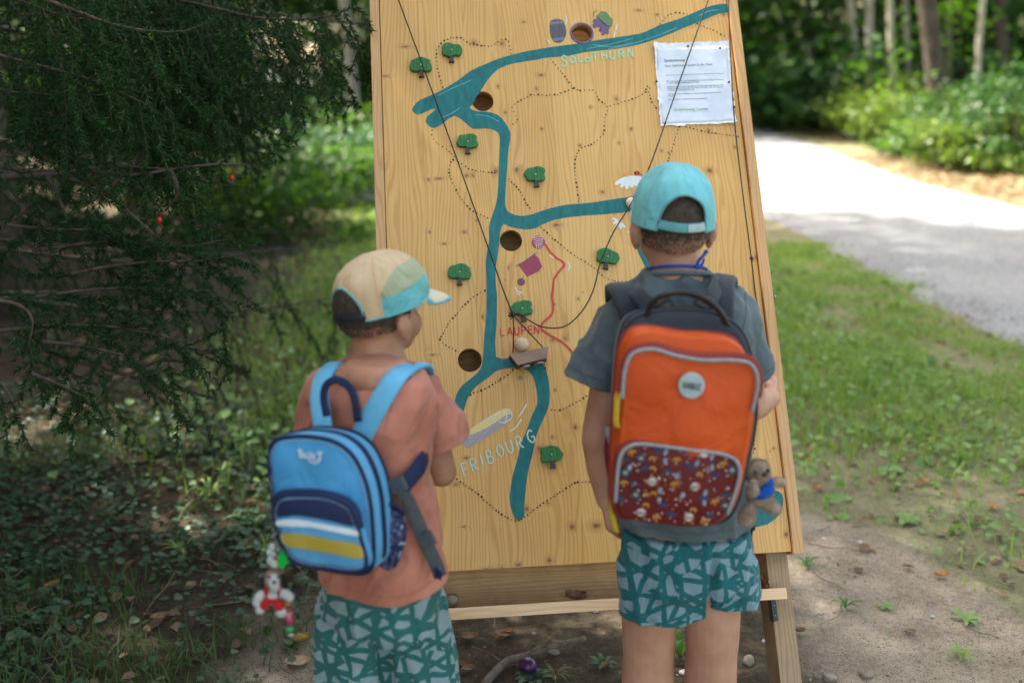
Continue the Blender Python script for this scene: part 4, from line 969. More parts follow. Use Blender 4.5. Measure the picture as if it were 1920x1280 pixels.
for kx in (655, 772):
    hip = P1(kx, 1120, 1.60); knee = Vector((hip.x, 1.70, .27)); ank = Vector((hip.x, 1.69, .08))
    mb.tube([hip, knee + Vector((0, 0, .05)), knee, knee + Vector((0, 0, -.06)), ank.lerp(knee, .12), ank], [.045, .048, .047, .048, .031, .029], 20); mb.tube([ank, ank + Vector((0, 0, -.045))], [.029, .031], 14); mb.ell(ank + f1 * .04 + Vector((0, 0, -.045)), (.03, .05, .028))
me = remesh(mb, .0032, 5, .5); finish('body', me, M_SKIN2, k1)
for sg in (-1, 1): MB().ell(L1(sg * .029, .071, -.018), .0112, seg=14, rings=10).build('eye', M_EYE, k1)
hair_shell('hair', L1, MM1, k1, .92, 0, seed=5, pe=2.08)
mb = MB()
torso(mb, [(680, 703, 66, .062, 1.60), (695, 704, 84, .066, 1.60), (712, 705, 104, .070, 1.60), (735, 707, 112, .076, 1.60), (800, 710, 102, .078, 1.60), (900, 712, 101, .078, 1.60), (1000, 718, 110, .084, 1.60), (1075, 720, 120, .090, 1.60), (1110, 720, 120, .090, 1.60)], s1, f1)
h1 = P1(838, 832, 1.60); h1b = P1(806, 765, 1.60)
mb.tube([P1(765, 725, 1.60), P1(785, 740, 1.60), h1b, h1, h1 + (h1 - h1b).normalized() * .03], [.044, .046, .045, .0455, .047], 26)
h2 = P1(597, 835, 1.60); mb.tube([P1(640, 725, 1.59), P1(618, 740, 1.585), P1(604, 780, 1.59), h2, h2 + Vector((0, 0, -.03))], [.044, .045, .042, .042, .043], 26)
me = remesh(mb, .0046, 6, .5); displace(me, fold_fn(14.7, .0085, 8, 5, -.5))
cx1 = P1(704, 700, 1.6).x
cut(me, [(P1(702, 700, 1.60) + Vector((0, 0, .060)), (-.10, -.24, 1), lambda p: abs(p.x - cx1) < .16 and p.z > .88),
         (P1(722, 1072, 1.53), (.06, 0, -1), lambda p: p.z < .62), (P1(838, 829, 1.60), (h1 - h1b).normalized(), lambda p: (p - h1).length < .075)])
a1_ = (h1 - h1b).normalized(); seam(me, [(P1(838, 829, 1.60) - a1_ * .016, a1_, lambda p: (p - h1).length < .07), (P1(722, 1072, 1.53) + Vector((0, 0, .018)), (.06, 0, -1), lambda p: p.z < .62), (P1(786, 735, 1.6), (1, -.2, -.25), lambda p: p.x > cx1 and p.z > .88)], 'seam', M_SSHIRT, k1)
tsh1 = finish('t_shirt', me, M_SSHIRT, k1, .002)
mb = MB()
torso(mb, [(1045, 718, 98, .070, 1.60), (1075, 718, 108, .078, 1.60), (1095, 716, 113, .082, 1.60), (1140, 714, 117, .082, 1.60), (1165, 714, 117, .075, 1.60)], s1, f1)
d_ = Vector((0, 0, -.36))
shleg(mb, P1(664, 1120, 1.59), P1(664, 1120, 1.59) + Vector((-.012, 0, -.25)), .066, .072, s1, f1, 1.05); shleg(mb, P1(768, 1120, 1.61), P1(768, 1120, 1.61) + Vector((.016, 0, -.25)), .066, .070, s1, f1, 1.05)
me = remesh(mb, .0045, 5, .5); ff1 = fold_fn(21.3, .0085, 11, 2.2, .25); sp1 = P1(716, 1200, 1.55).x; z1_ = P1(716, 1120, 1.55).z
displace(me, lambda p: ff1(p) - .016 * math.exp(-((p.x - sp1) / .008) ** 2) * min(1, max(0, (z1_ - p.z) / .06)))
zc = P1(664, 1120, 1.59).z - .25
cut(me, [((0, 0, zc), (0, 0, -1), None)]); finish('shorts', me, M_SHORTS1, k1, .002)
for kx in (655, 772):
    b = P1(kx, 1120, 1.60); mb = MB(); cc = Vector((b.x, 1.69, 0)) + f1 * .04; mb.loft([sect(cc + Vector((0, 0, z)), s1, f1, w, l, 24, 2.6) for z, w, l in ((.012, .036, .088), (.03, .036, .088), (.05, .033, .075), (.07, .031, .055))]); sh = mb.build('shoe', M_SHOE, k1)
    MB().loft([sect(cc + Vector((0, 0, z)), s1, f1, .038, .092, 24, 2.6) for z in (0, .016)]).build('sole', M_SOLE, sh)

M_TAN = fabric('tan_cotton', (.50, .35, .20), (.60, .44, .27), fold=.3, fscale=18); M_SAGE = fabric('sage_cotton', (.30, .32, .20), (.40, .41, .27), fold=.7, fscale=26)
M_TEALC = fabric('turquoise_panel', (.11, .37, .38), (.17, .46, .46), fold=.6, fscale=26); M_BLKW = mat('black_webbing', (.008, .009, .016), (.014, .016, .026), 300, .7, bump=.4, bscale=700)
M_ORSEAM = mat('orange_stitching', (.45, .24, .10), (.55, .32, .15), 300, .8); M_CREAM = fabric('cream_cotton', (.55, .48, .33), (.64, .57, .42))
def pan1(th, t):
    a = abs(th)
    if a < 1.02 : return 0
    lim = .50 + .34 * abs(math.cos((a - 1.02) / (math.pi - 1.02) * 1.6))
    if t > .80 - .10 * (a - 1.02) / 1.5: return 2
    if t > .44 + .30 * max(0, (1.75 - a) / .73) ** 2 + .0 * lim and a < 2.75: return 1
    return 0
CC1 = P1(716, 558, 1.600)
cap('cap', CC1, R(43), R(9), .935, dict(crown=[M_TAN, M_SAGE, M_TEALC], brim=M_CREAM, edge=M_TEALC, seam=M_ORSEAM, strap=M_BLKW, tab=M_BLKW), 'tan cap with sage and turquoise side panels worn by the smaller boy', seed=7.7, opening=.60, panel=pan1, tilt=R(4))
# ================================================================== blue backpack
M_BBLUE = fabric('light_blue_nylon', (.085, .30, .52), (.12, .38, .61), scale=5, rough=.55, fold=.45, fscale=16, sheen=0); M_BNAVY = fabric('navy_trim', (.006, .012, .045), (.012, .02, .07), rough=.6, fold=.1, sheen=0)
M_BFACE = fabric('printed_light_blue', (.045, .24, .47), (.07, .31, .57), scale=5, rough=.5, fold=.45, fscale=16, sheen=0)
M_WEB = mat('grey_webbing', (.05, .06, .065), (.08, .09, .10), 200, .75, bump=.4, bscale=500); M_PLBK = mat('black_plastic', (.01, .01, .012), (.02, .02, .022), rough=.35)
M_OCHRE = mat('mustard_print', (.36, .27, .03), (.42, .32, .05), 20, .5); M_WPRINT = mat('white_print', (.55, .62, .66), (.66, .72, .75), 30, .5); M_SAND = mat('sand_print', (.42, .33, .17), (.48, .38, .2), 20, .5)
bp1 = empty('backpack', P1(610, 930, 1.40), 'light blue backpack with navy trim on the back of the smaller boy', 'backpack')
yb = R(15); sb, fb = axes(yb); nb1 = -fb
FO = P1(604, 930, 1.335)                        # a point on the front face
tilt1 = R(9); ub = (Vector((0, 0, 1)) * math.cos(tilt1) + fb * math.sin(tilt1)).normalized(); nb1 = sb.cross(ub).normalized() * 1
if nb1.dot(CAM - FO) < 0: nb1 = -nb1
def FP(px, py, off=0.0): return onplane(px, py, FO + nb1 * off, nb1)
def loopf(pts, off=0.0, n=4): return catmull([FP(x, y, off) for x, y in pts], n, True)
OUT1 = [(507,868),(508,842),(519,825),(540,819),(569,817),(611,822),(641,834),(666,858),(686,900),(696,945),(700,990),(702,1030),(699,1060),(684,1073),(650,1072),(600,1064),(559,1055),(538,1040),(524,1000),(514,940)]
DEP1 = .080
fl = loopf(OUT1, 0)
cF = sum(fl, Vector()) / len(fl)
mb = MB(); rings = []
for t, k in ((0, 1.0), (.12, 1.012), (.3, 1.02), (.42, 1.02), (.50, 1.016), (.62, 1.02), (.8, 1.015), (.95, .99), (1.0, .95)):
    rings.append([cF + (p - cF) * (k * (1 + .012 * noise.noise(p * 14 + Vector((t * 3, 0, 0))))) - nb1 * (DEP1 * t) for p in fl])
mb.loft(rings); body1 = mb.build('main_compartment', M_BBLUE, bp1)
MB().puff([p + nb1 * .001 for p in fl], nb1, .004, .012, .006, wr=.006, wf=14, seed=2).build('front_panel', M_BFACE, bp1)
def loop_tube(l, r, m, nm, par, k=1.0):
    c = sum(l, Vector()) / len(l); l = [c + (p - c) * k for p in l]
    return MB().tube(l + [l[0], l[1]], r, 8).build(nm, m, par)
loop_tube([p + nb1 * .002 for p in fl], .0032, M_BNAVY, 'piping', bp1, 1.004)
zt = [cF + (p - cF) * 1.024 - nb1 * (DEP1 * .46) for p in fl]
n_ = len(zt); i0 = int(n_ * .02); zz = zt[i0:int(n_ * .60)]
MB().ribbon([p for p in zz[::2]], lambda a: (zz[min(int(a * (len(zz) - 1)), len(zz) - 1)] - (cF - nb1 * DEP1 * .46)), .016, .003, n=2).build('zip_band', M_BNAVY, bp1)
MB().ribbon([cF + (p - cF) * 1.030 - nb1 * (DEP1 * .46) for p in fl[i0:int(n_ * .60):2]], lambda a: (zz[min(int(a * (len(zz) - 1)), len(zz) - 1)] - (cF - nb1 * DEP1 * .46)), .004, .002, n=2).build('zip_teeth', M_PLBK, bp1)
loop_tube([cF + (p - cF) * .995 - nb1 * (DEP1 * .95) for p in fl], .0035, M_BNAVY, 'piping', bp1)
# front pocket
PO = [(513,962),(516,942),(531,930),(560,928),(600,929),(631,937),(655,950),(668,974),(677,1010),(687,1048),(682,1068),(655,1071),(617,1065),(575,1060),(545,1046),(531,1020),(518,985)]
pl = loopf(PO, .028)
MB().puff(pl, nb1, .030, .006, .010, wr=.003, wf=18, seed=5).build('front_pocket', M_BBLUE, bp1)
loop_tube(pl, .0030, M_BNAVY, 'piping', bp1, 1.003)
pz = [FP(x, y, .022) for x, y in ((515,938),(522,925),(545,921),(590,921),(628,928),(656,941),(670,962),(676,990))]
MB().ribbon(pz, lambda a: nb1 * .4 + ub, .011, .003, n=5).build('pocket_zip', M_BNAVY, bp1)
# plain colour blocks printed on the pocket (no figure)
cP = sum(pl, Vector()) / len(pl)
def conform(px_l, off, name, m, bulge=.006):
    """outline on the domed pocket face, as a thin raised print"""
    pts = [FP(x, y, .028) for x, y in px_l]; pts = catmull(pts, 3, True)
    c = sum(pts, Vector()) / len(pts); K = 8; vs = []; fs = []; N_ = len(pts)
    def h(q):
        d = (q - cP); best = 0
        a = math.atan2(d.dot(ub), d.dot(sb)); rad = 0
        for p in pl:
            e = p - cP
            if abs((math.atan2(e.dot(ub), e.dot(sb)) - a + math.pi) % (2 * math.pi) - math.pi) < .12: rad = max(rad, e.length)
        k = min(1, d.length / max(rad * .93, .01)); return bulge * (1 - k ** 2.2)
    for j in range(K + 1):
        q = 1 - j / K
        for p in pts: z = c + (p - c) * q; vs.append(z + nb1 * (h(z) + off + .003 * 0))
    for j in range(K):
        for i in range(N_): k = (i + 1) % N_; fs.append((j * N_ + i, j * N_ + k, (j + 1) * N_ + k, (j + 1) * N_ + i))
    MB().add(vs, fs).build(name, m, bp1, fix=True)
conform([(517,950),(534,936),(600,935),(640,945),(664,966),(667,986),(620,974),(560,964),(520,968)], .0016, 'navy_band', M_BNAVY)
conform([(521,975),(560,971),(620,981),(669,993),(672,1004),(620,992),(560,981),(523,985)], .0022, 'white_band', M_WPRINT)
conform([(528,1000),(570,998),(625,1008),(675,1020),(680,1046),(630,1036),(570,1026),(537,1022)], .0022, 'mustard_band', M_OCHRE)
# lettering BLUEY on the upper panel: white rounded strokes
def wordstroke(pts, w, off, par, m, nm):
    c = catmull([FP(x, y, off) for x, y in pts], 4); mb = MB(); mb.tube(c, w, 8, flat=1.0); return mb.build(nm, m, par)
for ch, x, y, hh, ww, r_ in (('B',564,850,15,7,-.25),('L',573,853,11,5,-.15),('U',581,853,12,7,0),('E',590,857,11,6,0),('Y',599,854,16,9,.12)):
    mb = MB(); ca, sa = math.cos(r_), math.sin(r_)
    for st in GL[ch]:
        mb.tube(catmull([FP(x + ((u - .5) * ww) * ca + ((v - .5) * hh) * sa * -1 * -1, y - ((v - .5) * hh) * ca + ((u - .5) * ww) * sa, .0140) for u, v in st], 4), .0012, 6)
    mb.build('printed_letter', M_WPRINT, bp1)
mb = MB(); mb.tube(catmull([FP(x, y, .0140) for x, y in ((579,862),(585,867),(592,868),(598,865),(602,858))], 4), .0012, 6); mb.build('printed_swash', M_WPRINT, bp1)
stitches([cF + (p - cF) * .955 + nb1 * .0060 for p in fl], Vector(), 'stitching', M_THB if 'M_THB' in globals() else M_WPRINT, bp1)
stitches([cP + (p - cP) * .93 + nb1 * .0030 for p in pl], Vector(), 'stitching', M_WPRINT, bp1, r=.0004)
# two tone wedge print under the word
def fpoly(px, off, nm, m): return MB().poly([FP(x, y, off) for x, y in px], nb1, .0004).build(nm, m, bp1, smooth=False)
# handle, straps
sh1 = -nb1 * (DEP1 * .9)
hb = [onplane(x, y, FO + sh1, nb1) for x, y in ((613,780),(607,745),(612,722),(630,712),(652,722),(665,748),(671,790))]
MB().ribbon(hb, lambda a: nb1 + ub * .2, .013, .003).build('carry_handle', M_BNAVY, bp1)
SB = fabric('strap_blue', (.11, .36, .55), (.15, .43, .62), fold=.1, sheen=0)
zr = 1.535
MB().ribbon([P1(606, 806, 1.44), P1(602, 775, 1.45), P1(599, 745, 1.465), P1(604, 712, 1.49), P1(617, 691, 1.52), P1(636, 681, 1.575), P1(652, 690, 1.66)], lambda a: Vector((-.3 + .1 * a, -1 + a * 1.2, .3 + a)), .033, .010).build('shoulder_strap', SB, bp1)
MB().ribbon([P1(676, 822, 1.425), P1(692, 790, 1.42), P1(716, 747, 1.42), P1(742, 707, 1.445), P1(768, 688, 1.50), P1(790, 686, 1.57), P1(798, 710, 1.66)], lambda a: Vector((.0, -1 + a * 1.0, .35 + a)), .036, .010).build('shoulder_strap', SB, bp1)
MB().ribbon([P1(808, 836, 1.60), P1(803, 848, 1.50), P1(792, 866, 1.44), P1(777, 888, 1.415), P1(757, 910, 1.40)], lambda a: Vector((.3, -1, .2)), .026, .003).build('lower_strap', M_BNAVY, bp1)
MB().ribbon([P1(736, 903, 1.39), P1(752, 918, 1.40), P1(770, 950, 1.41), P1(786, 985, 1.415), P1(800, 1020, 1.42), P1(817, 1055, 1.43), P1(826, 1080, 1.435)], lambda a: Vector((.25, -1, .15)), .023, .0025).build('webbing', M_WEB, bp1)
for x, y, Y in ((746,908,1.388),(800,1010,1.413)):
    fr = frame(P1(x, y, Y), sb, fb, Vector((0, 0, 1))) @ Matrix.Rotation(R(-25), 4, 'Y')
    MB().box((-.014, -.006, -.012), (.014, .003, .012), fr=fr, bev=.002).build('buckle', M_WEB, bp1, smooth=False)
MB().poly([P1(815,1062,1.42), P1(830,1074,1.43), P1(827,1087,1.43), P1(816,1080,1.43)], (0, -1, 0), .002).build('strap_end', M_BNAVY, bp1, smooth=False)
# side mesh pocket
M_MESH = mat('navy_mesh', (.006, .012, .06), (.10, .12, .22), 130, .7, contrast=(.52, .60), bump=.6, bscale=400)
side_n = (sb * .62 + nb1 * .6).normalized(); so_ = P1(733, 1000, 1.372)
ml = catmull([onplane(x, y, so_, side_n) for x, y in ((701,960),(716,948),(731,944),(744,950),(760,970),(767,992),(760,1030),(748,1060),(735,1071),(720,1066),(708,1040),(703,1000))], 3, True)
MB().puff(ml, side_n, .03, .014, .008, wr=.010, wf=30, seed=9).build('mesh_pocket', M_MESH, bp1)
mb = MB(); tp = [ml[i] for i in range(0, 12)]; mb.tube([p + side_n * .004 for p in tp], .0035, 8); mb.build('elastic_hem', M_BNAVY, bp1)
mb = MB(); rng = np.random.RandomState(4)
for k in range(4):
    c0 = P1(735 + 4 * k, 975 + 22 * k, 1.37)
    mb.tube(catmull([c0 + Vector(rng.normal(0, .006, 3)) for _ in range(5)], 4), .0016, 6)
mb.build('pale_cord_inside', mat('pale_cord', (.3, .32, .42), (.45, .46, .55)), bp1)
# zip pull and key ring charms ------------------------------------------------
M_CHROME = mat('chain_metal', (.4, .4, .4), (.6, .6, .6), rough=.25, metal=1.); M_CLEAR = mat('pale_plastic', (.35, .42, .38), (.5, .56, .52), 60, .2)
kc = empty('key_ring', P1(518, 985, 1.35), 'metal key ring with clear charm, green leaf charm and bead string on the blue backpack', 'key ring')
def chain(a, b, n, r=.0035):
    mb = MB()
    for i in range(n):
        c = a.lerp(b, (i + .5) / n); d = (b - a).normalized(); o = Vector((1, .2, 0)) if i % 2 else Vector((.2, 1, 0)); x = (o - d * o.dot(d)).normalized()
        ring = [c + d * (r * math.cos(t)) + x * (r * .6 * math.sin(t)) for t in np.linspace(0, 2 * math.pi, 12)]; mb.tube(ring, .0007, 5)
    return mb.build('chain', M_CHROME, kc)
ka = P1(516, 975, 1.345)
chain(P1(514, 950, 1.335), P1(513, 1010, 1.335), 9); chain(P1(517, 1010, 1.335), P1(520, 1065, 1.335), 8); chain(P1(524, 1020, 1.335), P1(535, 1130, 1.34), 14, .003)
mb = MB(); c = P1(521, 1015, 1.335); mb.tube([c + Vector((.012 * math.cos(t), 0, .014 * math.sin(t))) for t in np.linspace(0, 2 * math.pi, 24)], .0010, 6); mb.build('split_ring', M_CHROME, kc)
for x, y, r in ((510,1025,.006),(506,1035,.006),(512,1040,.006),(508,1050,.007),(514,1056,.007)): MB().ell(P1(x, y, 1.333), (r, r * .6, r * 1.1), seg=10, rings=8).build('clear_bead', M_CLEAR, kc)
MB().ell(P1(517, 1045, 1.330), .004, seg=10, rings=8).build('pink_bead', mat('pink_bead', (.4, .03, .15), rough=.3), kc)
M_NEON = mat('neon_green_plastic', (.005, .38, .04), (.01, .5, .07), 30, .25)
MB().poly([P1(x, y, 1.332) for x, y in ((533,1026),(540,1042),(543,1052),(537,1056),(529,1067),(524,1056),(520,1042))], (0, -1, .1), .003).build('leaf_charm', M_NEON, kc, smooth=False)
for i, (x, y, r, c) in enumerate(((539,1131,.0055,(.30,.10,.03)),(541,1142,.0055,(.12,.06,.04)),(540,1150,.0065,(.45,.12,.10)),(541,1156,.0050,(.20,.15,.25)),(543,1162,.0065,(.38,.012,.03)),(541,1169,.0058,(.10,.01,.10)),(543,1178,.0068,(.02,.28,.05)),(545,1189,.0072,(.25,.23,.2)))):
    MB().ell(P1(x, y, 1.335), (r, r, r * .85), seg=14, rings=10).build('bead', mat('bead_%s' % ('amber','brown','coral','lilac','red','violet','green','steel')[i], c, rough=.25, metal=1. if i == 7 else 0.), kc)
# plush dog
M_PW = mat('white_plush', (.50, .50, .48), (.66, .66, .64), 60, .95, bump=.9, bscale=500, bdist=.004, sheen=.5); M_PT = mat('tan_plush', (.25, .13, .06), (.34, .19, .10), 60, .95, bump=.9, bscale=500, bdist=.004, sheen=.5)
M_PK = mat('black_plush', (.012, .010, .010), (.025, .02, .02), 60, .95, bump=.9, bscale=500, bdist=.004); M_PR = mat('red_felt', (.34, .005, .008), (.45, .01, .014), 60, .9, bump=.5, bscale=500, sheen=.3)
dog = empty('plush_dog', P1(511, 1150, 1.335), 'tiny white and tan plush puppy in red dungarees hanging from the blue backpack', 'plush toy')
YD = 1.335; px1 = S(P1(511, 1110, YD), 1)
def dl(nm, m, lst, vox=.0016, par=dog):
    mb = MB()
    for (x, y, Y, rx, ry, rz, rot) in lst: mb.ell(P1(x, y, Y), (rx * px1, ry * px1, rz * px1), Matrix.Rotation(R(rot), 3, 'Y'), seg=18, rings=12)
    return finish(nm, remesh(mb, vox, 2), m, par)
def fuzz(ob, m, n, ln, seed=0, par=None):
    me = ob.data; c = coords(me); nn = normals(me); rng = np.random.RandomState(seed); i = rng.randint(0, len(c), n)
    p = c[i] + rng.normal(0, .0006, (n, 3)); d = nn[i] + rng.normal(0, .45, (n, 3)) + np.array([0, 0, -.25]); d /= np.linalg.norm(d, axis=1)[:, None]
    s = np.cross(d, rng.normal(0, 1, (n, 3))); s /= np.linalg.norm(s, axis=1)[:, None]; w = ln * .09
    v = np.stack([p - s * w, p + s * w, p + d * ln * rng.uniform(.6, 1.2, (n, 1))], 1).reshape(-1, 3)
    np_mesh('fur', v, np.arange(3 * n).reshape(-1, 3), m, ob, kind='stuff')
o = dl('body', M_PW, [(512,1118,YD,13,11,15,0),(486,1118,YD-.004,8,8,15,38),(482,1127,YD-.004,8,8,10,20),(534,1112,YD-.004,9,8,15,-55),(542,1118,YD-.004,8,8,9,-40),(488,1141,YD-.004,9,9,9,0),(528,1147,YD-.004,10,9,9,-20),(515,1098,YD-.006,10,10,10,0)]); fuzz(o, M_PW, 2500, .003, 1)
o = dl('dungarees', M_PR, [(511,1122,YD-.001,15,12,10,0),(496,1132,YD-.003,10,10,13,28),(523,1134,YD-.003,10,10,13,-28),(499,1107,YD-.003,4,9,11,-12),(525,1107,YD-.003,4,9,11,15)])
o = dl('head', M_PT, [(512,1085,YD,17,15,18,0)]); fuzz(o, M_PT, 1500, .003, 2)
o = dl('muzzle', M_PW, [(513,1088,YD-.011,11,8,15,0),(514,1096,YD-.017,8,7,8,0)]); fuzz(o, M_PW, 900, .0025, 3)
for x, r in ((494, 12), (533, -14)): o = dl('ear', M_PK, [(x, 1090, YD-.002, 5, 6, 15, r)]); fuzz(o, M_PK, 500, .003, 4)
MB().ell(P1(514, 1091, YD-.032), .0032, seg=10, rings=8).build('nose', M_PLBK, dog)
for x in (505, 522): MB().ell(P1(x, 1081, YD-.022), (.0022, .002, .003), seg=8, rings=6).build('eye', M_PLBK, dog)

# ================================================================== orange backpack
M_OR = fabric('orange_nylon', (.48, .056, .005), (.58, .082, .008), scale=4, rough=.55, bump=.3, fold=.5, fscale=14, sheen=0)
M_CHAR = fabric('charcoal_fabric', (.018, .022, .030), (.030, .036, .046), rough=.8, fold=.2); M_RUST = fabric('rust_trim', (.20, .025, .018), (.27, .04, .028), rough=.6, fold=.1, sheen=0)
M_MAR = fabric('maroon_side', (.11, .010, .014), (.16, .016, .02), rough=.6, fold=.2, sheen=0); M_PIPE = mat('reflective_grey', (.22, .22, .23), (.3, .3, .31), 100, .5); M_YEL2 = mat('yellow_pull', (.50, .36, .02), (.6, .44, .04), 100, .6, bump=.4, bscale=400)
M_THR = mat('thread_orange', (.75, .20, .05), (.85, .28, .08)); M_THB = mat('thread_blue', (.20, .45, .62), (.3, .55, .7)); M_THW = mat('thread_grey', (.12, .14, .16), (.18, .2, .22))
M_PRINT = fabric('maroon_print_ground', (.095, .007, .007), (.125, .010, .009), rough=.55, fold=.15, sheen=0)
bp2 = empty('backpack', P(1290, 800, 1.55), 'orange school backpack with patterned lower pocket on the back of the taller boy', 'backpack')
FO2 = P(1290, 780, 1.505); ub2 = Vector((.02, .09, 1)).normalized(); nb2 = Vector((.05, -1, .0)); nb2 = (nb2 - ub2 * nb2.dot(ub2)).normalized(); sb2 = ub2.cross(nb2) * -1
sb2 = nb2.cross(ub2) * -1
if sb2.x < 0: sb2 = -sb2
def F2(px, py, off=0.0): return onplane(px, py, FO2 + nb2 * off, nb2)
def loop2(pts, off=0.0, n=4): return catmull([F2(x, y, off) for x, y in pts], n, True)
OUTA = [(1150,960),(1149,900),(1152,830),(1156,760),(1160,700),(1166,645),(1178,608),(1200,592),(1235,583),(1280,581),(1330,585),(1368,600),(1392,622),(1406,655),(1417,700),(1420,750),(1416,810),(1402,870),(1388,930),(1370,968),(1340,982),(1285,985),(1210,976),(1165,968)]
# rear (charcoal) shell lies deeper, next to the back
la = loop2(OUTA, -.06); cA = sum(la, Vector()) / len(la); mb = MB()
mb.loft([[cA + (p - cA) * k - nb2 * d for p in la] for d, k in ((-.012, .90), (-.006, .965), (.004, .995), (.02, 1.0), (.045, 1.0), (.075, .985), (.10, .94))]); mb.build('back_shell', M_CHAR, bp2)
loop_tube([p + nb2 * -.004 for p in la], .0035, M_CHAR, 'piping', bp2, .998); loop_tube([p - nb2 * .03 for p in la], .0030, M_CHAR, 'piping', bp2, 1.002)
# orange main compartment
OUTB = [(1152,965),(1151,900),(1153,830),(1157,760),(1161,705),(1167,660),(1184,628),(1210,618),(1240,620),(1285,628),(1335,630),(1370,635),(1394,650),(1410,685),(1419,730),(1415,800),(1402,870),(1388,930),(1368,968),(1335,983),(1285,985),(1210,976),(1165,970)]
lb = loop2(OUTB, -.012); cB = sum(lb, Vector()) / len(lb)
mb = MB(); mb.loft([[cB + (p - cB) * k - nb2 * d + Vector((0, 0, .004 * noise.noise(p * 12))) for p in lb] for d, k in ((-.004, .93), (.0, .965), (.008, .99), (.03, 1.0), (.06, .99))]); mb.build('main_compartment', M_OR, bp2)
loop_tube([p - nb2 * .036 for p in lb], .0040, M_RUST, 'trim', bp2, 1.0)
# front orange panel and grey piping
OUTC = [(1157,950),(1156,900),(1158,850),(1162,800),(1167,745),(1171,692),(1183,665),(1205,655),(1232,655),(1265,665),(1315,674),(1365,674),(1400,678),(1415,690),(1421,715),(1417,745),(1411,790),(1404,840),(1396,880),(1386,925),(1366,962),(1330,975),(1270,978),(1205,970),(1165,962)]
lc = loop2(OUTC, .008)
MB().puff(lc, nb2, .022, .010, .010, steps=16, wr=.014, wf=11, seed=4).build('front_panel', M_OR, bp2)
cC = sum(lc, Vector()) / len(lc)
arc = [F2(x, y, .012) for x, y in ((1167,748),(1169,715),(1172,692),(1183,666),(1205,656),(1232,656),(1265,666),(1315,675),(1365,675),(1400,679),(1415,692),(1421,715),(1417,745),(1410,772))]
MB().tube(catmull(arc, 5), .0032, 8).build('piping', M_PIPE, bp2)
arc2 = [F2(x, y, .004) for x, y in ((1163,748),(1165,715),(1168,688),(1180,660),(1205,649),(1234,648),(1266,658),(1316,667),(1366,667),(1403,671),(1419,688),(1425,715),(1421,745))]
MB().ribbon(catmull(arc2, 2), lambda a: nb2 + ub2 * .3, .011, .003, n=2).build('zip_band', M_RUST, bp2)
stitches([cC + (p - cC) * .955 + nb2 * .0035 for p in lc] , Vector(), 'stitching', M_THR, bp2)
stitches([cB + (p - cB) * .97 + nb2 * .002 for p in lb][:90], Vector(), 'stitching', M_THR, bp2)
stitches([p - nb2 * .001 for p in catmull(arc2, 3)], Vector((0, 0, -.0015)), 'zip_teeth', M_INK, bp2, .0030, .0014, .0011)
# round badge with lettering
bc = F2(1297, 723, .0225); M_BADGE = mat('grey_badge', (.30, .36, .36), (.36, .42, .42), 40, .45)
bd = [bc + sb2 * (.0208 * math.cos(a)) + ub2 * (.0208 * math.sin(a)) for a in np.linspace(0, 2 * math.pi, 37)[:-1]]
MB().puff(bd, nb2, .006, .0006, .001).build('badge', M_BADGE, bp2)
c, f = flat_text('KARBOZ', 1.0, .02); w_ = c[:, 0].max(); rt = R(-9)
MB().add([bc + (sb2 * math.cos(rt) + ub2 * math.sin(rt)) * ((p[0] / w_ - .5) * .0285) + (ub2 * math.cos(rt) - sb2 * math.sin(rt)) * ((p[1] - .35) * .0145) + nb2 * .0022 for p in c], f).build('badge_lettering', M_INK, bp2, smooth=False, fix=False)
# lower pocket
OUTD = [(1154,945),(1156,910),(1159,878),(1165,852),(1178,838),(1202,832),(1255,838),(1300,844),(1342,849),(1371,857),(1384,870),(1386,894),(1376,931),(1364,962),(1346,980),(1310,987),(1260,984),(1205,976),(1166,972)]
ld = loop2(OUTD, .026); cD = sum(ld, Vector()) / len(ld)
MB().puff([cD + (p - cD) * 1.055 - nb2 * .006 for p in ld], nb2, .022, .002, .008).build('pocket_gusset', M_RUST, bp2)
MB().puff(ld, nb2, .020, .008, .008, steps=12, wr=.006, wf=12, seed=8).build('lower_pocket', M_PRINT, bp2)
arc3 = [F2(x, y, .027) for x, y in ((1154,942),(1156,910),(1159,878),(1165,852),(1178,838),(1202,832),(1255,838),(1300,844),(1342,849),(1371,857),(1384,870),(1386,894),(1376,931),(1363,964))]
MB().tube(catmull(arc3, 5), .0031, 8).build('piping', M_PIPE, bp2)
# printed motifs on the pocket: fish, shells, anchors, stars, white clouds with letters
def hD(q):
    d = q - cD; a = math.atan2(d.dot(ub2), d.dot(sb2)); rad = .01
    for p in ld:
        e = p - cD
        if abs((math.atan2(e.dot(ub2), e.dot(sb2)) - a + math.pi) % (2 * math.pi) - math.pi) < .10: rad = max(rad, e.length)
    k = min(1, d.length / max((rad - .008), .01)); h = .008 * (1 - k ** 2.2)
    return h, d.length / rad
def motif(pts, x, y, sc, rot, m, nm='motif', ex=0.0, edge=.96):
    ca, sa = math.cos(R(rot)), math.sin(R(rot)); o = F2(x, y, .026); h, k = hD(o)
    if k > edge: return
    L = [o + sb2 * ((u * ca - v * sa) * sc) + ub2 * ((u * sa + v * ca) * sc) for u, v in pts]
    wr = .006 * noise.noise(o * 12 + Vector((8, 0, 0))) * min(1, k * 0 + (1 - k) * 3)
    MB().poly([p + nb2 * (h + .0012 + max(0, wr) + ex) for p in L], nb2, .0003).build(nm, m, bp2, smooth=False)
PX2 = S(cD, 1)
def c8(r=1, n=10, sx=1, sy=1): return [(r * sx * math.cos(2 * math.pi * k / n), r * sy * math.sin(2 * math.pi * k / n)) for k in range(n)]
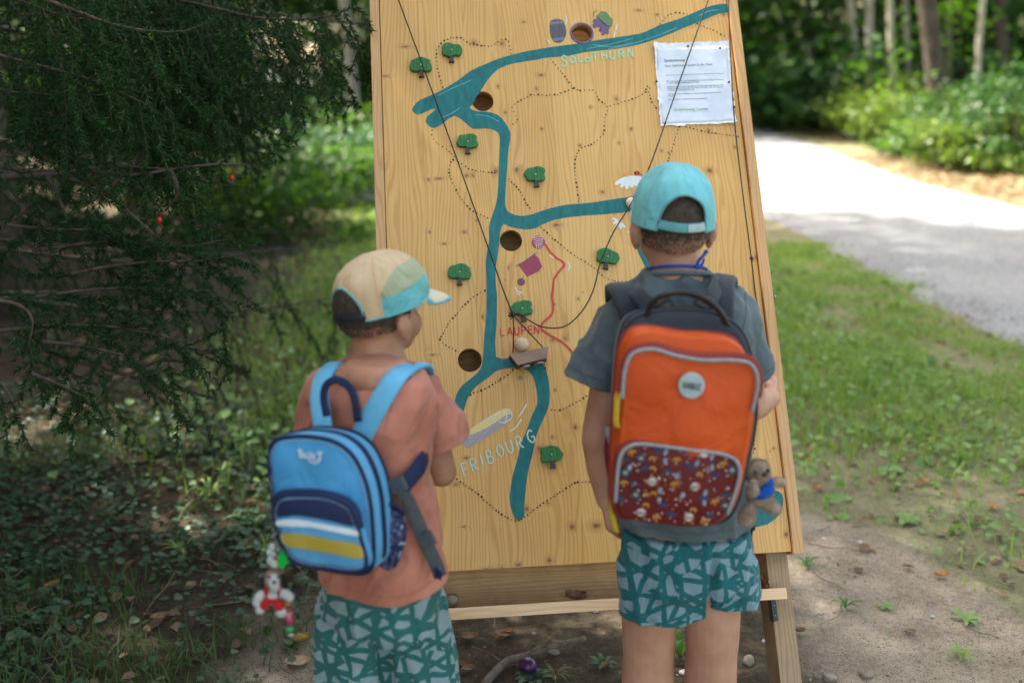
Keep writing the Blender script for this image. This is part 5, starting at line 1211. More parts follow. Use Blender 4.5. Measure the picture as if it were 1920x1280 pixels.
M_PB = mat('print_blue', (.006, .03, .09), (.01, .045, .12)); M_PO = mat('print_ochre', (.42, .17, .015), (.5, .22, .03)); M_PWH = mat('print_cream', (.5, .47, .42), (.58, .55, .5)); M_PG = mat('print_grey', (.16, .2, .27), (.2, .25, .32)); M_PRD = mat('print_red', (.45, .06, .02), (.55, .09, .03)); M_PGO = mat('print_gold', (.28, .24, .05), (.34, .3, .08))
FISH = [(-9,0),(-5,3),(0,4),(6,2.5),(10,0),(13,3),(13,-3),(10,0),(6,-2.5),(0,-4),(-5,-3)]; FISH = [(-12,.5),(-5,3.4),(0,4.4),(5,3),(13,.5),(6,-2.2),(0,-3.4),(-6,-2)]
HOOK = [(-7,2),(-3,5),(2,5),(7,1),(5,-5),(2,-6),(3,-1),(0,1),(-3,0),(-5,-3),(-8,-2)]; ANCH = [(-8,-3),(-6,4),(0,6),(7,4),(9,-2),(5,-1),(3,2),(1,1),(2,-7),(-2,-7),(-1,0),(-4,2),(-5,-2)]
STAR = [((1 if k % 2 == 0 else .62) * 10 * math.cos(2 * math.pi * k / 18), (1 if k % 2 == 0 else .66) * 10 * math.sin(2 * math.pi * k / 18)) for k in range(18)]
for x, y, r in ((1278,846,10),(1235,845,0),(1171,861,10),(1250,881,14),(1338,889,-6),(1188,905,16),(1243,944,-4),(1316,930,8),(1360,926,-4),(1165,935,24),(1258,962,8),(1330,964,14),(1208,876,-20),(1290,872,30),(1150,900,0)): motif(FISH, x, y, PX2 * 1.0, -r, M_PB)
for x, y in ((1201,857),(1191,925),(1372,880),(1359,946),(1172,885)): motif(c8(9, 14), x, y, PX2, 0, M_PB); motif(c8(4.5, 10, 1, .8), x, y, PX2, 0, M_PGO, ex=.0004)
for x, y, r in ((1222,858,0),(1223,876,-10),(1224,922,0),(1210,925,10),(1310,886,-30),(1298,952,0),(1210,944,0)): motif(HOOK, x, y, PX2 * .9, r, M_PO)
for x, y, r in ((1267,861,0),(1354,869,10),(1262,905,5),(1169,905,0),(1338,938,8),(1230,970,0),(1320,975,0),(1184,848,10)): motif(ANCH, x, y, PX2 * 1.0, r, M_PO)
for x, y, r in ((1248,846,0),(1334,856,0),(1236,916,0),(1320,920,0),(1246,862,20),(1333,874,10),(1234,934,20),(1318,938,20),(1305,866,0),(1180,875,0),(1267,889,0),(1277,925,0),(1292,968,0)): motif(c8(4, 9, 1, 1.7), x, y, PX2, r - 15, M_PG)
for x, y, r, tx in ((1221,899,12,'BOO'),(1300,908,-14,'BIG'),(1201,958,14,'BIG'),(1290,967,12,'BOO'),(1320,849,0,'')):
    motif([(u * 1.25 + 1, v * .95) for u, v in STAR], x, y, PX2 * .98, -r, M_PRD); motif(STAR, x, y, PX2 * .95, -r, M_PWH, ex=.0005)
    if tx:
        o = F2(x, y, .026); h, k = hD(o); c, f = flat_text(tx, 1.0, .03); w_ = c[:, 0].max(); rt = R(-r)
        if k < .93: MB().add([o + (sb2 * math.cos(rt) + ub2 * math.sin(rt)) * ((p[0] / w_ - .5) * PX2 * 13) + (ub2 * math.cos(rt) - sb2 * math.sin(rt)) * ((p[1] - .35) * PX2 * 8) + nb2 * (h + .0060) for p in c], f).build('printed_letters', M_INK, bp2, smooth=False, fix=False)
random.seed(12); mb = MB()
for _ in range(170):
    x, y = random.uniform(1158, 1382), random.uniform(838, 982); o = F2(x, y, .026); h, k = hD(o)
    if k > .93: continue
    mb.poly([o + sb2 * (u * PX2) + ub2 * (v * PX2) + nb2 * (h + .0015) for u, v in c8(random.uniform(1, 1.9), 7)], nb2, .0003, m=random.choice((0, 0, 1)))
mb.build('printed_speckles', [M_PWH, M_PO], bp2, smooth=False, kind='stuff')
# side pocket, zip pulls, side gusset
sp2 = [P(x, y, 1.60) for x, y in ((1131,838),(1139,796),(1150,800),(1160,830),(1160,930),(1150,932),(1140,905),(1133,870))]
MB().puff(catmull(sp2, 3, True), Vector((-.6, -1, 0)), .03, .006, .006).build('side_pocket', M_MAR, bp2)
MB().ribbon([P(1138, 800, 1.585), P(1141, 815, 1.583), P(1146, 830, 1.58)], (-.5, -1, 0), .010, .002).build('side_label', M_PIPE, bp2)
sp3 = [P(x, y, 1.60) for x, y in ((1385,855),(1398,850),(1404,870),(1398,905),(1385,940),(1372,960),(1372,900))]
MB().puff(catmull(sp3, 3, True), Vector((.5, -1, 0)), .03, .004, .006).build('side_pocket', M_MAR, bp2)
for pts in (((1161,735),(1157,745),(1156,765),(1155,785),(1157,800)), ((1147,936),(1147,955),(1150,975),(1155,996))):
    MB().ribbon([P(x, y, 1.50) for x, y in pts], (-.3, -1, 0), .0085, .004).build('zip_pull', M_YEL2, bp2)
    MB().ribbon([P(x + 3, y + 2, 1.497) for x, y in pts], (-.3, -1, 0), .004, .003).build('zip_pull', M_YEL2, bp2)
# straps and handle
def st2(name, pts, w, t, nrm, m=M_CHAR): return MB().ribbon([P(*p) for p in pts], nrm, w, t).build(name, m, bp2)
st2('shoulder_strap', [(1200,640,1.66),(1190,600,1.655),(1178,565,1.665),(1168,543,1.70),(1160,536,1.76),(1156,548,1.85),(1160,600,1.895)], lambda a: .050 - .006 * a, .013, lambda a: Vector((-.05, -1 + a * 1.3, .35 + a)))
st2('shoulder_strap', [(1352,640,1.66),(1351,600,1.655),(1351,562,1.665),(1354,535,1.70),(1358,520,1.76),(1362,535,1.85),(1362,600,1.895)], lambda a: .046 - .004 * a, .013, lambda a: Vector((.05, -1 + a * 1.3, .35 + a)))
st2('load_strap', [(1228,592,1.62),(1214,572,1.625),(1194,548,1.66),(1186,535,1.72)], .026, .003, (-.2, -1, .5), M_CHAR)
st2('load_strap', [(1325,592,1.62),(1330,570,1.625),(1340,545,1.66),(1350,522,1.72)], .026, .003, (.2, -1, .5), M_CHAR)
hw = [(1214,602,1.575),(1217,580,1.57),(1232,560,1.565),(1256,551,1.56),(1282,549,1.56),(1312,556,1.56),(1338,572,1.565),(1355,592,1.57),(1364,612,1.575)]
MB().tube(catmull([P(*p) for p in hw], 5), .0052, 10, flat=.6).build('carry_handle', M_PLBK, bp2)
for x, y, r in ((1241,567,-30),(1324,560,25)):
    fr = frame(P(x, y, 1.595), Vector((1, 0, 0)), Vector((0, 1, 0)), Vector((0, 0, 1))) @ Matrix.Rotation(R(r), 4, 'Y')
    MB().box((-.014, -.005, -.004), (.014, .004, .004), fr=fr, bev=.0015).box((-.014, -.005, -.018), (.014, .004, -.011), fr=fr, bev=.0015).box((-.016, -.004, -.018), (-.011, .003, .004), fr=fr, bev=.0012).box((.011, -.004, -.018), (.016, .003, .004), fr=fr, bev=.0012).build('buckle', M_PLBK, bp2, smooth=False)

# teddy
M_FUR = mat('brown_teddy_plush', (.36, .24, .15), (.52, .37, .24), 50, .95, bump=1., bscale=400, bdist=.005, sheen=.6); M_TB = fabric('blue_teddy_shirt', (.004, .05, .28), (.008, .09, .42), fold=.5, fscale=60)
ted = empty('teddy_bear', P(1420, 960, 1.55), 'small brown teddy bear in a blue shirt hanging beside the orange backpack', 'teddy bear')
YT = 1.55; px1 = S(P(1420, 920, YT), 1)
def tl(nm, m, lst, n=0, ln=.004):
    o = dl(nm, m, lst, .002, ted)
    if n: fuzz(o, m, n, ln, len(nm))
    return o
tl('body', M_FUR, [(1424,925,YT,26,20,28,0),(1412,905,YT-.03,9,9,9,0),(1410,918,YT-.035,13,14,14,0),(1455,904,YT-.002,20,10,10,-8),(1466,905,YT-.004,9,8,8,0),(1402,965,YT-.012,16,15,24,8),(1398,972,YT-.016,15,14,15,0),(1440,944,YT-.004,24,14,15,35),(1452,952,YT-.012,14,13,12,30)], 9000)
tl('head', M_FUR, [(1420,884,YT-.004,25,22,25,0),(1429,893,YT-.022,12,10,10,0),(1403,868,YT+.004,6,4,6,0),(1433,866,YT+.010,5,4,5,0)], 5000)
tl('shirt', M_TB, [(1426,920,YT-.002,28,23,17,-14),(1440,905,YT-.002,13,14,10,-25)])
MB().ell(P(1434, 889, YT-.048), (.0052, .004, .0045), seg=12, rings=8).build('nose', M_PLBK, ted)
for x, y in ((1417,886),(1440,882)): MB().ell(P(x, y, YT-.034 if x < 1430 else YT-.028), .0036, seg=10, rings=8).build('eye', M_PLBK, ted)
# pull cord held by the taller boy
c_f = P(1452, 728, 1.955)
cord('cord', [(MBI @ p) for p in catmull([MB_ @ BL(1368, -40, .02), MB_ @ BL(1366, 0, .02), MB_ @ BL(1377, 225, .022), MB_ @ BL(1408, 480, .024), MB_ @ BL(1418, 562, .026), P(1440, 690, 1.99), c_f], 2)], CRD, 'black cord down the right side of the board into the raised fist')
tag(MB().ell(MB_ @ BL(1408, 484, .024), .0038, seg=8, rings=6).tube(catmull([MB_ @ BL(1407, 478, .026), MB_ @ BL(1412, 485, .028), MB_ @ BL(1409, 492, .026)], 3), .0016, 6).build('cord_knot', M_CORD), 'small knot in the right-hand cord above the fist', 'knot')
cord('cord', [(MBI @ p) for p in catmull([c_f, P(1425, 770, 1.93), P(1417, 796, 1.94), P(1411, 815, 1.95), P(1405, 822, 1.95), P(1403, 812, 1.95), P(1406, 790, 1.95)], 2)], CRD * .9, 'loose end of black cord looping below the raised fist')
# ================================================================== ground, road, woods
rngE = np.random.RandomState(11)
def vnoise(x, y, s, seed=0):      # cheap smooth noise on arrays
    x = np.asarray(x) * s + seed * 17.3; y = np.asarray(y) * s + seed * 5.7
    xi = np.floor(x).astype(int); yi = np.floor(y).astype(int); fx = x - xi; fy = y - yi; fx = fx * fx * (3 - 2 * fx); fy = fy * fy * (3 - 2 * fy)
    def h(a, b): n = (a * 374761393 + b * 668265263) & 0xffffffff; n = ((n ^ (n >> 13)) * 1274126177) & 0xffffffff; return ((n ^ (n >> 16)) & 0xffff) / 65535.0
    return (h(xi, yi) * (1 - fx) + h(xi + 1, yi) * fx) * (1 - fy) + (h(xi, yi + 1) * (1 - fx) + h(xi + 1, yi + 1) * fx) * fy
def fbm(x, y, s, seed=0, o=4): return sum(vnoise(x, y, s * 2 ** i, seed + i) * .5 ** i for i in range(o)) / 1.9
def road_near(y): return 2.72 + .15 * (fbm(y, y * 0, 1.3, 3) - .5) + .09 * np.maximum(0, 5.5 - y)
def road_far(y): return 6.05 + .25 * (fbm(y, y * 0, .8, 5) - .5)
def height(x, y):
    x = np.asarray(x, float); y = np.asarray(y, float)
    h = .02 * (fbm(x, y, 1.5, 1) - .5)
    h = h + .30 * np.clip((x - 6.3) / 2.2, 0, 1) ** 1.3 + .10 * np.clip(x - 8.5, 0, 6)
    h = h + .08 * np.clip(y - 17, 0, 12) * np.clip((7 - np.abs(x)) / 4 + 1, 0, 1) * 0 + .05 * np.clip(y - 15, 0, 20) + .33 * np.clip(y - 36, 0, 24) * (1 - .9 * np.exp(-((x / np.maximum(y, 1) + .215) / .05) ** 2))
    return h * np.clip((np.hypot(x, y - 2) - .5) / 2, 0, 1) ** 1.0
def dirt_mask(x, y):      # 1 on the trodden patch
    d = np.hypot((x - .25) / 1.08, (y - 1.5) / 1.75); e = np.hypot((x - .98) / .45, (y - 2.25) / .95)
    d = np.minimum(d, e + .12) + .45 * (fbm(x, y, 2.2, 9) - .5)
    return np.clip((1.08 - d) / .22, 0, 1)
gx = np.concatenate([-np.geomspace(60, 2.6, 46), np.linspace(-2.5, 3.4, 236), np.geomspace(3.5, 60, 46)])
gy = np.concatenate([-np.geomspace(30, .3, 20), np.linspace(0, 5.6, 230), np.geomspace(5.7, 110, 70)])
X, Y = np.meshgrid(gx, gy); Z = height(X, Y)
near = np.clip(1 - np.maximum(np.abs(X - .4) - 2.6, np.abs(Y - 3) - 2.4) / .6, 0, 1)
Z = Z + near * (.010 * (fbm(X, Y, 9, 21) - .5) + .006 * (fbm(X, Y, 38, 25) - .5))
V = np.stack([X, Y, Z], -1).reshape(-1, 3); nx_, ny_ = len(gx), len(gy)
ii = (np.arange(ny_ - 1)[:, None] * nx_ + np.arange(nx_ - 1)[None]).ravel(); FQ = np.stack([ii, ii + 1, ii + nx_ + 1, ii + nx_], 1)
M_GROUND = bpy.data.materials.new('forest_floor'); M_GROUND.use_nodes = True; nt = M_GROUND.node_tree; b = bs(M_GROUND); b.inputs['Roughness'].default_value = .95; b.inputs['Specular IOR Level'].default_value = .15
pos = nd(nt, 'NewGeometry').outputs['Position']; at = nd(nt, 'Attribute', attribute_name='dirt').outputs['Fac']
n1 = nd(nt, 'TexNoise', {0: pos, 'Scale': 6., 'Detail': 8., 'Roughness': .65}).outputs[0]; n2 = nd(nt, 'TexNoise', {0: pos, 'Scale': 55., 'Detail': 6., 'Roughness': .7}).outputs[0]; n3 = nd(nt, 'TexNoise', {0: pos, 'Scale': 240., 'Detail': 3.}).outputs[0]
dirt = ramp(nt, mth(nt, 'ADD', mth(nt, 'MULTIPLY', n1, .55), mth(nt, 'MULTIPLY', n2, .45)), [(.30, (.14, .108, .078)), (.5, (.31, .25, .185)), (.68, (.44, .365, .28))])
dirt = mixc(nt, step(nt, n3, .56, .66), dirt, (.06, .045, .03)); 
soil = ramp(nt, mth(nt, 'ADD', mth(nt, 'MULTIPLY', n1, .4), mth(nt, 'MULTIPLY', n2, .6)), [(.3, (.018, .014, .009)), (.5, (.055, .042, .025)), (.66, (.12, .085, .05)), (.74, (.06, .075, .03))])
sep = nd(nt, 'SeparateXYZ', {0: pos}); vl = ramp(nt, mth(nt, 'ADD', mth(nt, 'MULTIPLY', n1, .5), mth(nt, 'MULTIPLY', n2, .5)), [(.3, (.09, .085, .045)), (.5, (.19, .18, .10)), (.68, (.32, .28, .19))]); soil = mixc(nt, step(nt, sep.outputs[0], .72, 1.0), soil, vl)
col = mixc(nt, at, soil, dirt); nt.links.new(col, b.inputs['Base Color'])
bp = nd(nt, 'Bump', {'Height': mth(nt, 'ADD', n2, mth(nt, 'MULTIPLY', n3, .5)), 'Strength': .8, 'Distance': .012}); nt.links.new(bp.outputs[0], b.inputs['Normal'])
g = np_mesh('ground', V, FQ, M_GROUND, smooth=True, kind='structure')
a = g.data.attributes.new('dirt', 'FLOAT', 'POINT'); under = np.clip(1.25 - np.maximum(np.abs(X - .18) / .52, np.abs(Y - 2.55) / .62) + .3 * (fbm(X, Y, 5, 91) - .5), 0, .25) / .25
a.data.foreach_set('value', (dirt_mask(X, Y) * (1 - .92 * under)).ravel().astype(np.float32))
def gz(x, y): return height(x, y)
# road ----------------------------------------------------------------
ry = np.concatenate([np.linspace(-6, 14, 160), np.geomspace(14.2, 60, 50)]); tx = np.linspace(0, 1, 26)
RX = road_near(ry)[:, None] * (1 - tx) + road_far(ry)[:, None] * tx; RY = np.repeat(ry[:, None], 26, 1)
cv = np.clip(RY - 20, 0, 100); RX = RX - .022 * cv ** 2
RZ = height(RX, RY) + .018 + .035 * np.sin(tx * math.pi)[None] + .012 * (fbm(RX, RY, 3, 31) - .5)
RZ[:, 0] -= .05; RZ[:, -1] -= .05
V = np.stack([RX, RY, RZ], -1).reshape(-1, 3); ii = (np.arange(len(ry) - 1)[:, None] * 26 + np.arange(25)[None]).ravel(); FQ = np.stack([ii, ii + 1, ii + 27, ii + 26], 1)
M_ROAD = mat('pale_gravel', (.105, .11, .118), (.29, .30, .315), 48, .9, bump=.9, bscale=110, bdist=.01, contrast=(.35, .62)); nt = M_ROAD.node_tree
r1 = nd(nt, 'TexNoise', {0: nd(nt, 'NewGeometry').outputs['Position'], 'Scale': 1.1, 'Detail': 4.}).outputs[0]
l0 = bs(M_ROAD).inputs['Base Color'].links[0].from_socket; nt.links.new(mixc(nt, mth(nt, 'MULTIPLY', step(nt, r1, .45, .65), .35), l0, (.33, .335, .335)), bs(M_ROAD).inputs['Base Color'])
np_mesh('gravel_road', V, FQ, M_ROAD, smooth=True, kind='structure')
# loose gravel and pebbles ------------------------------------------------
def cast(xy): return np.concatenate([xy, gz(xy[:, 0], xy[:, 1])[:, None]], 1)
def stones(n, xs, ys, rmin, rmax, name, m, seed, test=None, lift=0.0):
    r = np.random.RandomState(seed); x = r.uniform(*xs, n); y = r.uniform(*ys, n)
    if test is not None: k = test(x, y, r); x, y = x[k], y[k]
    n = len(x); rad = rmin * (rmax / rmin) ** (r.rand(n) ** 2.2); base = np.array([(1, 0, 0), (-1, 0, 0), (0, 1, 0), (0, -1, 0), (0, 0, 1), (0, 0, -.4)], float)
    f = np.array([(0, 2, 4), (2, 1, 4), (1, 3, 4), (3, 0, 4), (2, 0, 5), (1, 2, 5), (3, 1, 5), (0, 3, 5)])
    a = r.uniform(0, 6.28, n); ca, sa = np.cos(a), np.sin(a); b_ = base[None] * (1 + r.uniform(-.35, .35, (n, 6, 3))) * np.stack([rad * 1.2, rad * .85, rad * .6], 1)[:, None]
    px_ = b_[..., 0] * ca[:, None] - b_[..., 1] * sa[:, None]; py_ = b_[..., 0] * sa[:, None] + b_[..., 1] * ca[:, None]
    z = gz(x, y) + lift; v = np.stack([px_ + x[:, None], py_ + y[:, None], b_[..., 2] + z[:, None]], -1).reshape(-1, 3)
    return np_mesh(name, v, (f[None] + (np.arange(n) * 6)[:, None, None]).reshape(-1, 3), m, kind='stuff')
M_STONE = mat('grey_pebble', (.16, .15, .14), (.36, .34, .31), 25, .8)
stones(2600, (-1.2, 2.2), (.6, 4.2), .0015, .008, 'pebbles', M_STONE, 3, lambda x, y, r: dirt_mask(x, y) > .2)
stones(12000, (2.3, 6.2), (3.6, 12), .004, .014, 'gravel', M_STONE, 4, lambda x, y, r: (x > road_near(y) - .25 * r.rand(len(x))) & (x < road_far(y)), .03)
# clods and crumbs
M_CRUMB = mat('dark_crumb', (.03, .022, .015), (.08, .06, .04), 30, .95)
stones(4500, (-1.6, 2.4), (.6, 4.2), .0012, .005, 'soil_crumbs', M_CRUMB, 5)
# leaf, blade and litter makers -------------------------------------------
def blades(n, xs, ys, hmin, hmax, w, name, m, seed, test, bend=.5, segs=2):
    r = np.random.RandomState(seed); x = r.uniform(*xs, n); y = r.uniform(*ys, n); k = test(x, y, r); x, y = x[k], y[k]; n = len(x)
    h = r.uniform(hmin, hmax, n); a = r.uniform(0, 6.28, n); b_ = r.uniform(.1, 1, n) * bend; dx, dy = np.cos(a), np.sin(a); z = gz(x, y) - .003; ww = w * r.uniform(.6, 1.4, n)
    L = []
    for i in range(segs + 1):
        t = i / segs; off = b_ * h * t ** 1.8; hz = h * t * (1 - .35 * b_ * t); wt_ = ww * (1 - t) ** .6 * (.9 if i == 0 else 1)
        cx, cy, cz = x + dx * off, y + dy * off, z + hz
        if i < segs: L += [np.stack([cx - dy * wt_, cy + dx * wt_, cz], 1), np.stack([cx + dy * wt_, cy - dx * wt_, cz], 1)]
        else: L += [np.stack([cx, cy, cz], 1)]
    v = np.stack(L, 1).reshape(-1, 3); k = 2 * segs + 1; fs = []
    for i in range(segs - 1): fs += [(2 * i, 2 * i + 1, 2 * i + 3), (2 * i, 2 * i + 3, 2 * i + 2)]
    fs.append((2 * segs - 2, 2 * segs - 1, 2 * segs)); f = np.array(fs)
    return np_mesh(name, v, (f[None] + (np.arange(n) * k)[:, None, None]).reshape(-1, 3), m, kind='stuff')
LEAF6 = np.array([(0, 0, 0), (.42, .32, .06), (.38, .68, .05), (0, 1, -.05), (-.38, .68, .05), (-.42, .32, .06)]); LF6 = np.array([(0, 1, 2), (0, 2, 3), (0, 3, 4), (0, 4, 5)])
LEAF4 = np.array([(0, 0, 0), (.38, .5, .06), (0, 1, 0), (-.38, .5, .06)]); LF4 = np.array([(0, 1, 2), (0, 2, 3)])
def rand_rot(n, r, up=.0):
    """random frames; up in 0..1 pulls the leaf normals to vertical"""
    nz = r.normal(0, 1, (n, 3)); nz[:, 2] = np.abs(nz[:, 2]) + up * 4; nz /= np.linalg.norm(nz, axis=1)[:, None]
    t = r.normal(0, 1, (n, 3)); t -= nz * (t * nz).sum(1)[:, None]; t /= np.linalg.norm(t, axis=1)[:, None]; s = np.cross(t, nz); return s, t, nz
def leaves(P_, size, name, m, seed, up=.3, parent=None, six=False, kind=None, aspect=1.0, **kw):
    """one leaf-sized folded blade at every point"""
    r = np.random.RandomState(seed); n = len(P_); s, t, z = rand_rot(n, r, up); T, Fc = (LEAF6, LF6) if six else (LEAF4, LF4)
    sz = (size * r.uniform(.6, 1.35, n) if np.isscalar(size) else size)[:, None, None]
    v = P_[:, None] + sz * (T[None, :, 0:1] * s[:, None] * aspect + T[None, :, 1:2] * t[:, None] + T[None, :, 2:3] * z[:, None] * 2.0)
    return np_mesh(name, v.reshape(-1, 3), (Fc[None] + (np.arange(n) * len(T))[:, None, None]).reshape(-1, 3), m, parent, kind=kind, **kw)
def leafmat(name, c1, c2, trans=.35, scale=3., rough=.5, spec=.35, c3=None):
    m = bpy.data.materials.new(name); m.use_nodes = True; nt = m.node_tree; b = bs(m)
    g_ = nd(nt, 'NewGeometry'); rp = g_.outputs['Random Per Island']; nz = nd(nt, 'TexNoise', {0: g_.outputs['Position'], 'Scale': scale, 'Detail': 2.}).outputs[0]
    f_ = mth(nt, 'ADD', mth(nt, 'MULTIPLY', rp, .55), mth(nt, 'MULTIPLY', nz, .55)); st = [(.2, c1), (.8, c2)]
    if c3: st.append((.97, c3))
    col = ramp(nt, f_, st); nt.links.new(col, b.inputs['Base Color']); b.inputs['Roughness'].default_value = rough; b.inputs['Specular IOR Level'].default_value = spec
    tc_ = mixc(nt, 1.0, col, (1.25, 1.35, .55), 'MULTIPLY')
    tr = nd(nt, 'BsdfTranslucent', {0: tc_}); mx = nd(nt, 'MixShader', {0: trans, 1: b.outputs[0], 2: tr.outputs[0]}); nt.links.new(mx.outputs[0], nt.nodes['Material Output'].inputs[0]); return m
M_GRASS = leafmat('grass_blade', (.14, .24, .045), (.31, .42, .11), .4, 2., c3=(.38, .31, .14)); M_WEED = leafmat('weed_leaf', (.09, .18, .045), (.22, .34, .10), .3, 4.)
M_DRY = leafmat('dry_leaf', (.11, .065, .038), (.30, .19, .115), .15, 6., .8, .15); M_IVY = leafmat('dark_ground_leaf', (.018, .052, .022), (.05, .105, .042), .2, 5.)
M_STRAW = leafmat('dry_stalk', (.16, .11, .06), (.32, .25, .14), .1, 4., .8, .1)
def verge(x, y): return np.clip((x - 1.0 + .5 * (fbm(x, y, 1.6, 41) - .5)) / .5, 0, 1) * np.clip((road_near(y) + .10 - x) / .25, 0, 1)
def right_d(x, y):   # density on the right verge, thinning towards the trodden patch
    d = (1 - dirt_mask(x, y)) * np.clip((road_near(y) + .12 * np.sin(y * 3) + .35 * fbm(x, y, 5, 77) - x) / .3, 0, 1) * (x > .3)
    return d * np.clip(.10 + 2.6 * (fbm(x, y, 2.6, 43) - .45) + np.clip(y - 3.3, 0, 1) * .38, 0.03, 1)
blades(170000, (.3, 3.25), (2.0, 9), .02, .075, .0028, 'grass', M_GRASS, 61, lambda x, y, r: r.rand(len(x)) < right_d(x, y) * np.clip(.35 + (y - 3.2) * .5, .22, 1) * .8, .8)
blades(9000, (1.0, 3.2), (2.6, 8), .06, .16, .0030, 'grass', M_GRASS, 69, lambda x, y, r: r.rand(len(x)) < right_d(x, y) * np.clip((fbm(x, y, 2.2, 93) - .45) * 5, 0, 1), 1.0, 3)
blades(90000, (-3.5, 1.8), (3.1, 14), .03, .12, .004, 'grass', M_GRASS, 62, lambda x, y, r: (r.rand(len(x)) < np.clip((y - 3.2) / 1.0, 0, 1) * np.clip((x + 1.5 + .25 * y * .2) / .8, 0, 1)), .7)
M_GRASSD = leafmat('shade_painted_grass', (.03, .075, .018), (.08, .14, .035), .3, 2., c3=(.2, .16, .07))  # darker grass copy: the shade at lower left is put into its colour
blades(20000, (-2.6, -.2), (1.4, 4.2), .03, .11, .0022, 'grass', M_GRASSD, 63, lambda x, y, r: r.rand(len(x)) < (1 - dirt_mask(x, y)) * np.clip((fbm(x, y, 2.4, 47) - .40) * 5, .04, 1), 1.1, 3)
def scatter(n, xs, ys, seed, test, zl=(0, .02)):
    r = np.random.RandomState(seed); x = r.uniform(*xs, n); y = r.uniform(*ys, n); k = test(x, y, r); x, y = x[k], y[k]; return np.stack([x, y, gz(x, y) + r.uniform(*zl, len(x))], 1)
p_ = scatter(30000, (.4, 3.2), (2.2, 8), 64, lambda x, y, r: r.rand(len(x)) < right_d(x, y) * .9, (.004, .035)); leaves(p_, .022, 'low_weeds', M_WEED, 65, .5, six=True, kind='stuff')
p_ = scatter(5000, (.6, 3.0), (2.2, 9), 66, lambda x, y, r: r.rand(len(x)) < right_d(x, y) * np.clip((fbm(x, y, 3, 49) - .5) * 9, 0, 1), (.01, .06)); leaves(p_, .055, 'broad_weeds', M_WEED, 67, .1, six=True, kind='stuff', aspect=.7)
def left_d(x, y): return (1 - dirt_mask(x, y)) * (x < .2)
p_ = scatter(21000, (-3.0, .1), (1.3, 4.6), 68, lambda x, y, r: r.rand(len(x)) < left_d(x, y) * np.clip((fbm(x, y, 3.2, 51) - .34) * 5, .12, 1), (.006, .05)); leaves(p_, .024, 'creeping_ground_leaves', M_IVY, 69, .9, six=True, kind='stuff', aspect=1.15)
p_ = scatter(12000, (-2.5, 2.0), (3.3, 12), 70, lambda x, y, r: r.rand(len(x)) < np.clip((x + 2.0) / 1, 0, 1) * .8, (.01, .08)); leaves(p_, .035, 'low_weeds', M_WEED, 71, .3, six=True, kind='stuff')
def litter(x, y): return np.clip((1 - dirt_mask(x, y)) * .55 + .05 + .5 * (fbm(x, y, 1.6, 53) - .5), .03, 1)
p_ = scatter(6800, (-3.0, 3.3), (1.2, 6.5), 72, lambda x, y, r: (r.rand(len(x)) < litter(x, y) * np.where(x < .3, .8, .95)) & (x < road_near(y) + .2), (.004, .018)); leaves(p_, .036, 'leaf_litter', M_DRY, 73, .6, six=True, kind='stuff', aspect=.75)
p_ = scatter(9000, (5.8, 8.4), (3, 18), 74, lambda x, y, r: r.rand(len(x)) < np.clip(1.2 - np.abs(x - 6.7) / 1.0, 0, 1), (.004, .03)); leaves(p_, .085, 'leaf_litter', M_DRY, 75, .6, kind='stuff', aspect=.8)
# dead twigs and stalks on the ground
def sticks(n, xs, ys, seed, name, m, L0, L1, r0, test=None, lift=.004):
    r = np.random.RandomState(seed); mb = MB()
    for _ in range(n):
        x, y = r.uniform(*xs), r.uniform(*ys)
        if test is not None and not test(x, y, r): continue
        a = r.uniform(0, 6.28); L = L0 + (L1 - L0) * r.rand() ** 2; pts = []; z = float(gz(x, y)) + lift
        for i in range(5):
            pts.append(Vector((x, y, z + .012 * r.rand()))); x += math.cos(a) * L / 4; y += math.sin(a) * L / 4; a += r.normal(0, .28)
        ra = r0 * r.uniform(.6, 1.3); mb.tube(pts, [ra, ra, ra * .9, ra * .7, ra * .4], 5)
    return mb.build(name, m, smooth=True, kind='stuff')
M_TWIG = mat('dead_twig', (.10, .075, .055), (.22, .17, .13), 40, .85, bump=.4)
sticks(1500, (-2.2, 2.3), (1.2, 4.0), 83, 'fallen_needles', M_STRAW, .008, .03, .0006, None, .002)
sticks(300, (-2.2, 2.3), (1.2, 4.4), 81, 'fallen_twigs', M_TWIG, .03, .16, .0016)
sticks(110, (-2.4, .0), (1.3, 4.2), 82, 'dry_stalks', M_STRAW, .10, .40, .0011, None, .03)
# named ground things ------------------------------------------------------
def ground_branch(name, pts, r0, r1, label, m=M_TWIG, side=(), cat='branch'):
    pts = [G(x, y, z) for x, y, z in pts]; c = catmull(pts, 5); n = len(c); mb = MB()
    mb.tube(c, [(r0 + (r1 - r0) * i / (n - 1)) * (1 + .12 * noise.noise(p * 40)) for i, p in enumerate(c)], 9)
    for s_ in side:
        q = catmull([G(x, y, z) for x, y, z in s_[0]], 4); mb.tube(q, [s_[1] + (s_[2] - s_[1]) * i / (len(q) - 1) for i in range(len(q))], 7)
    tag(mb.build(name, m), label, cat)
ground_branch('fallen_branch', [(905,1285,.012),(945,1243,.016),(975,1232,.018),(1003,1222,.02),(1050,1207,.025),(1098,1196,.03)], .011, .006, 'forked dead branch on the dark earth under the board', side=[([(993,1226,.02),(1012,1212,.03),(1034,1196,.045)], .008, .005), ([(945,1243,.018),(915,1222,.03),(875,1209,.02)], .002, .0012)])
ground_branch('arched_stem', [(180,752,.0),(225,705,.16),(270,688,.20),(330,680,.22),(375,692,.20),(405,720,.12),(425,750,.0)], .006, .011, 'bent bare stem arching over the grass beneath the spruce', cat='stem')
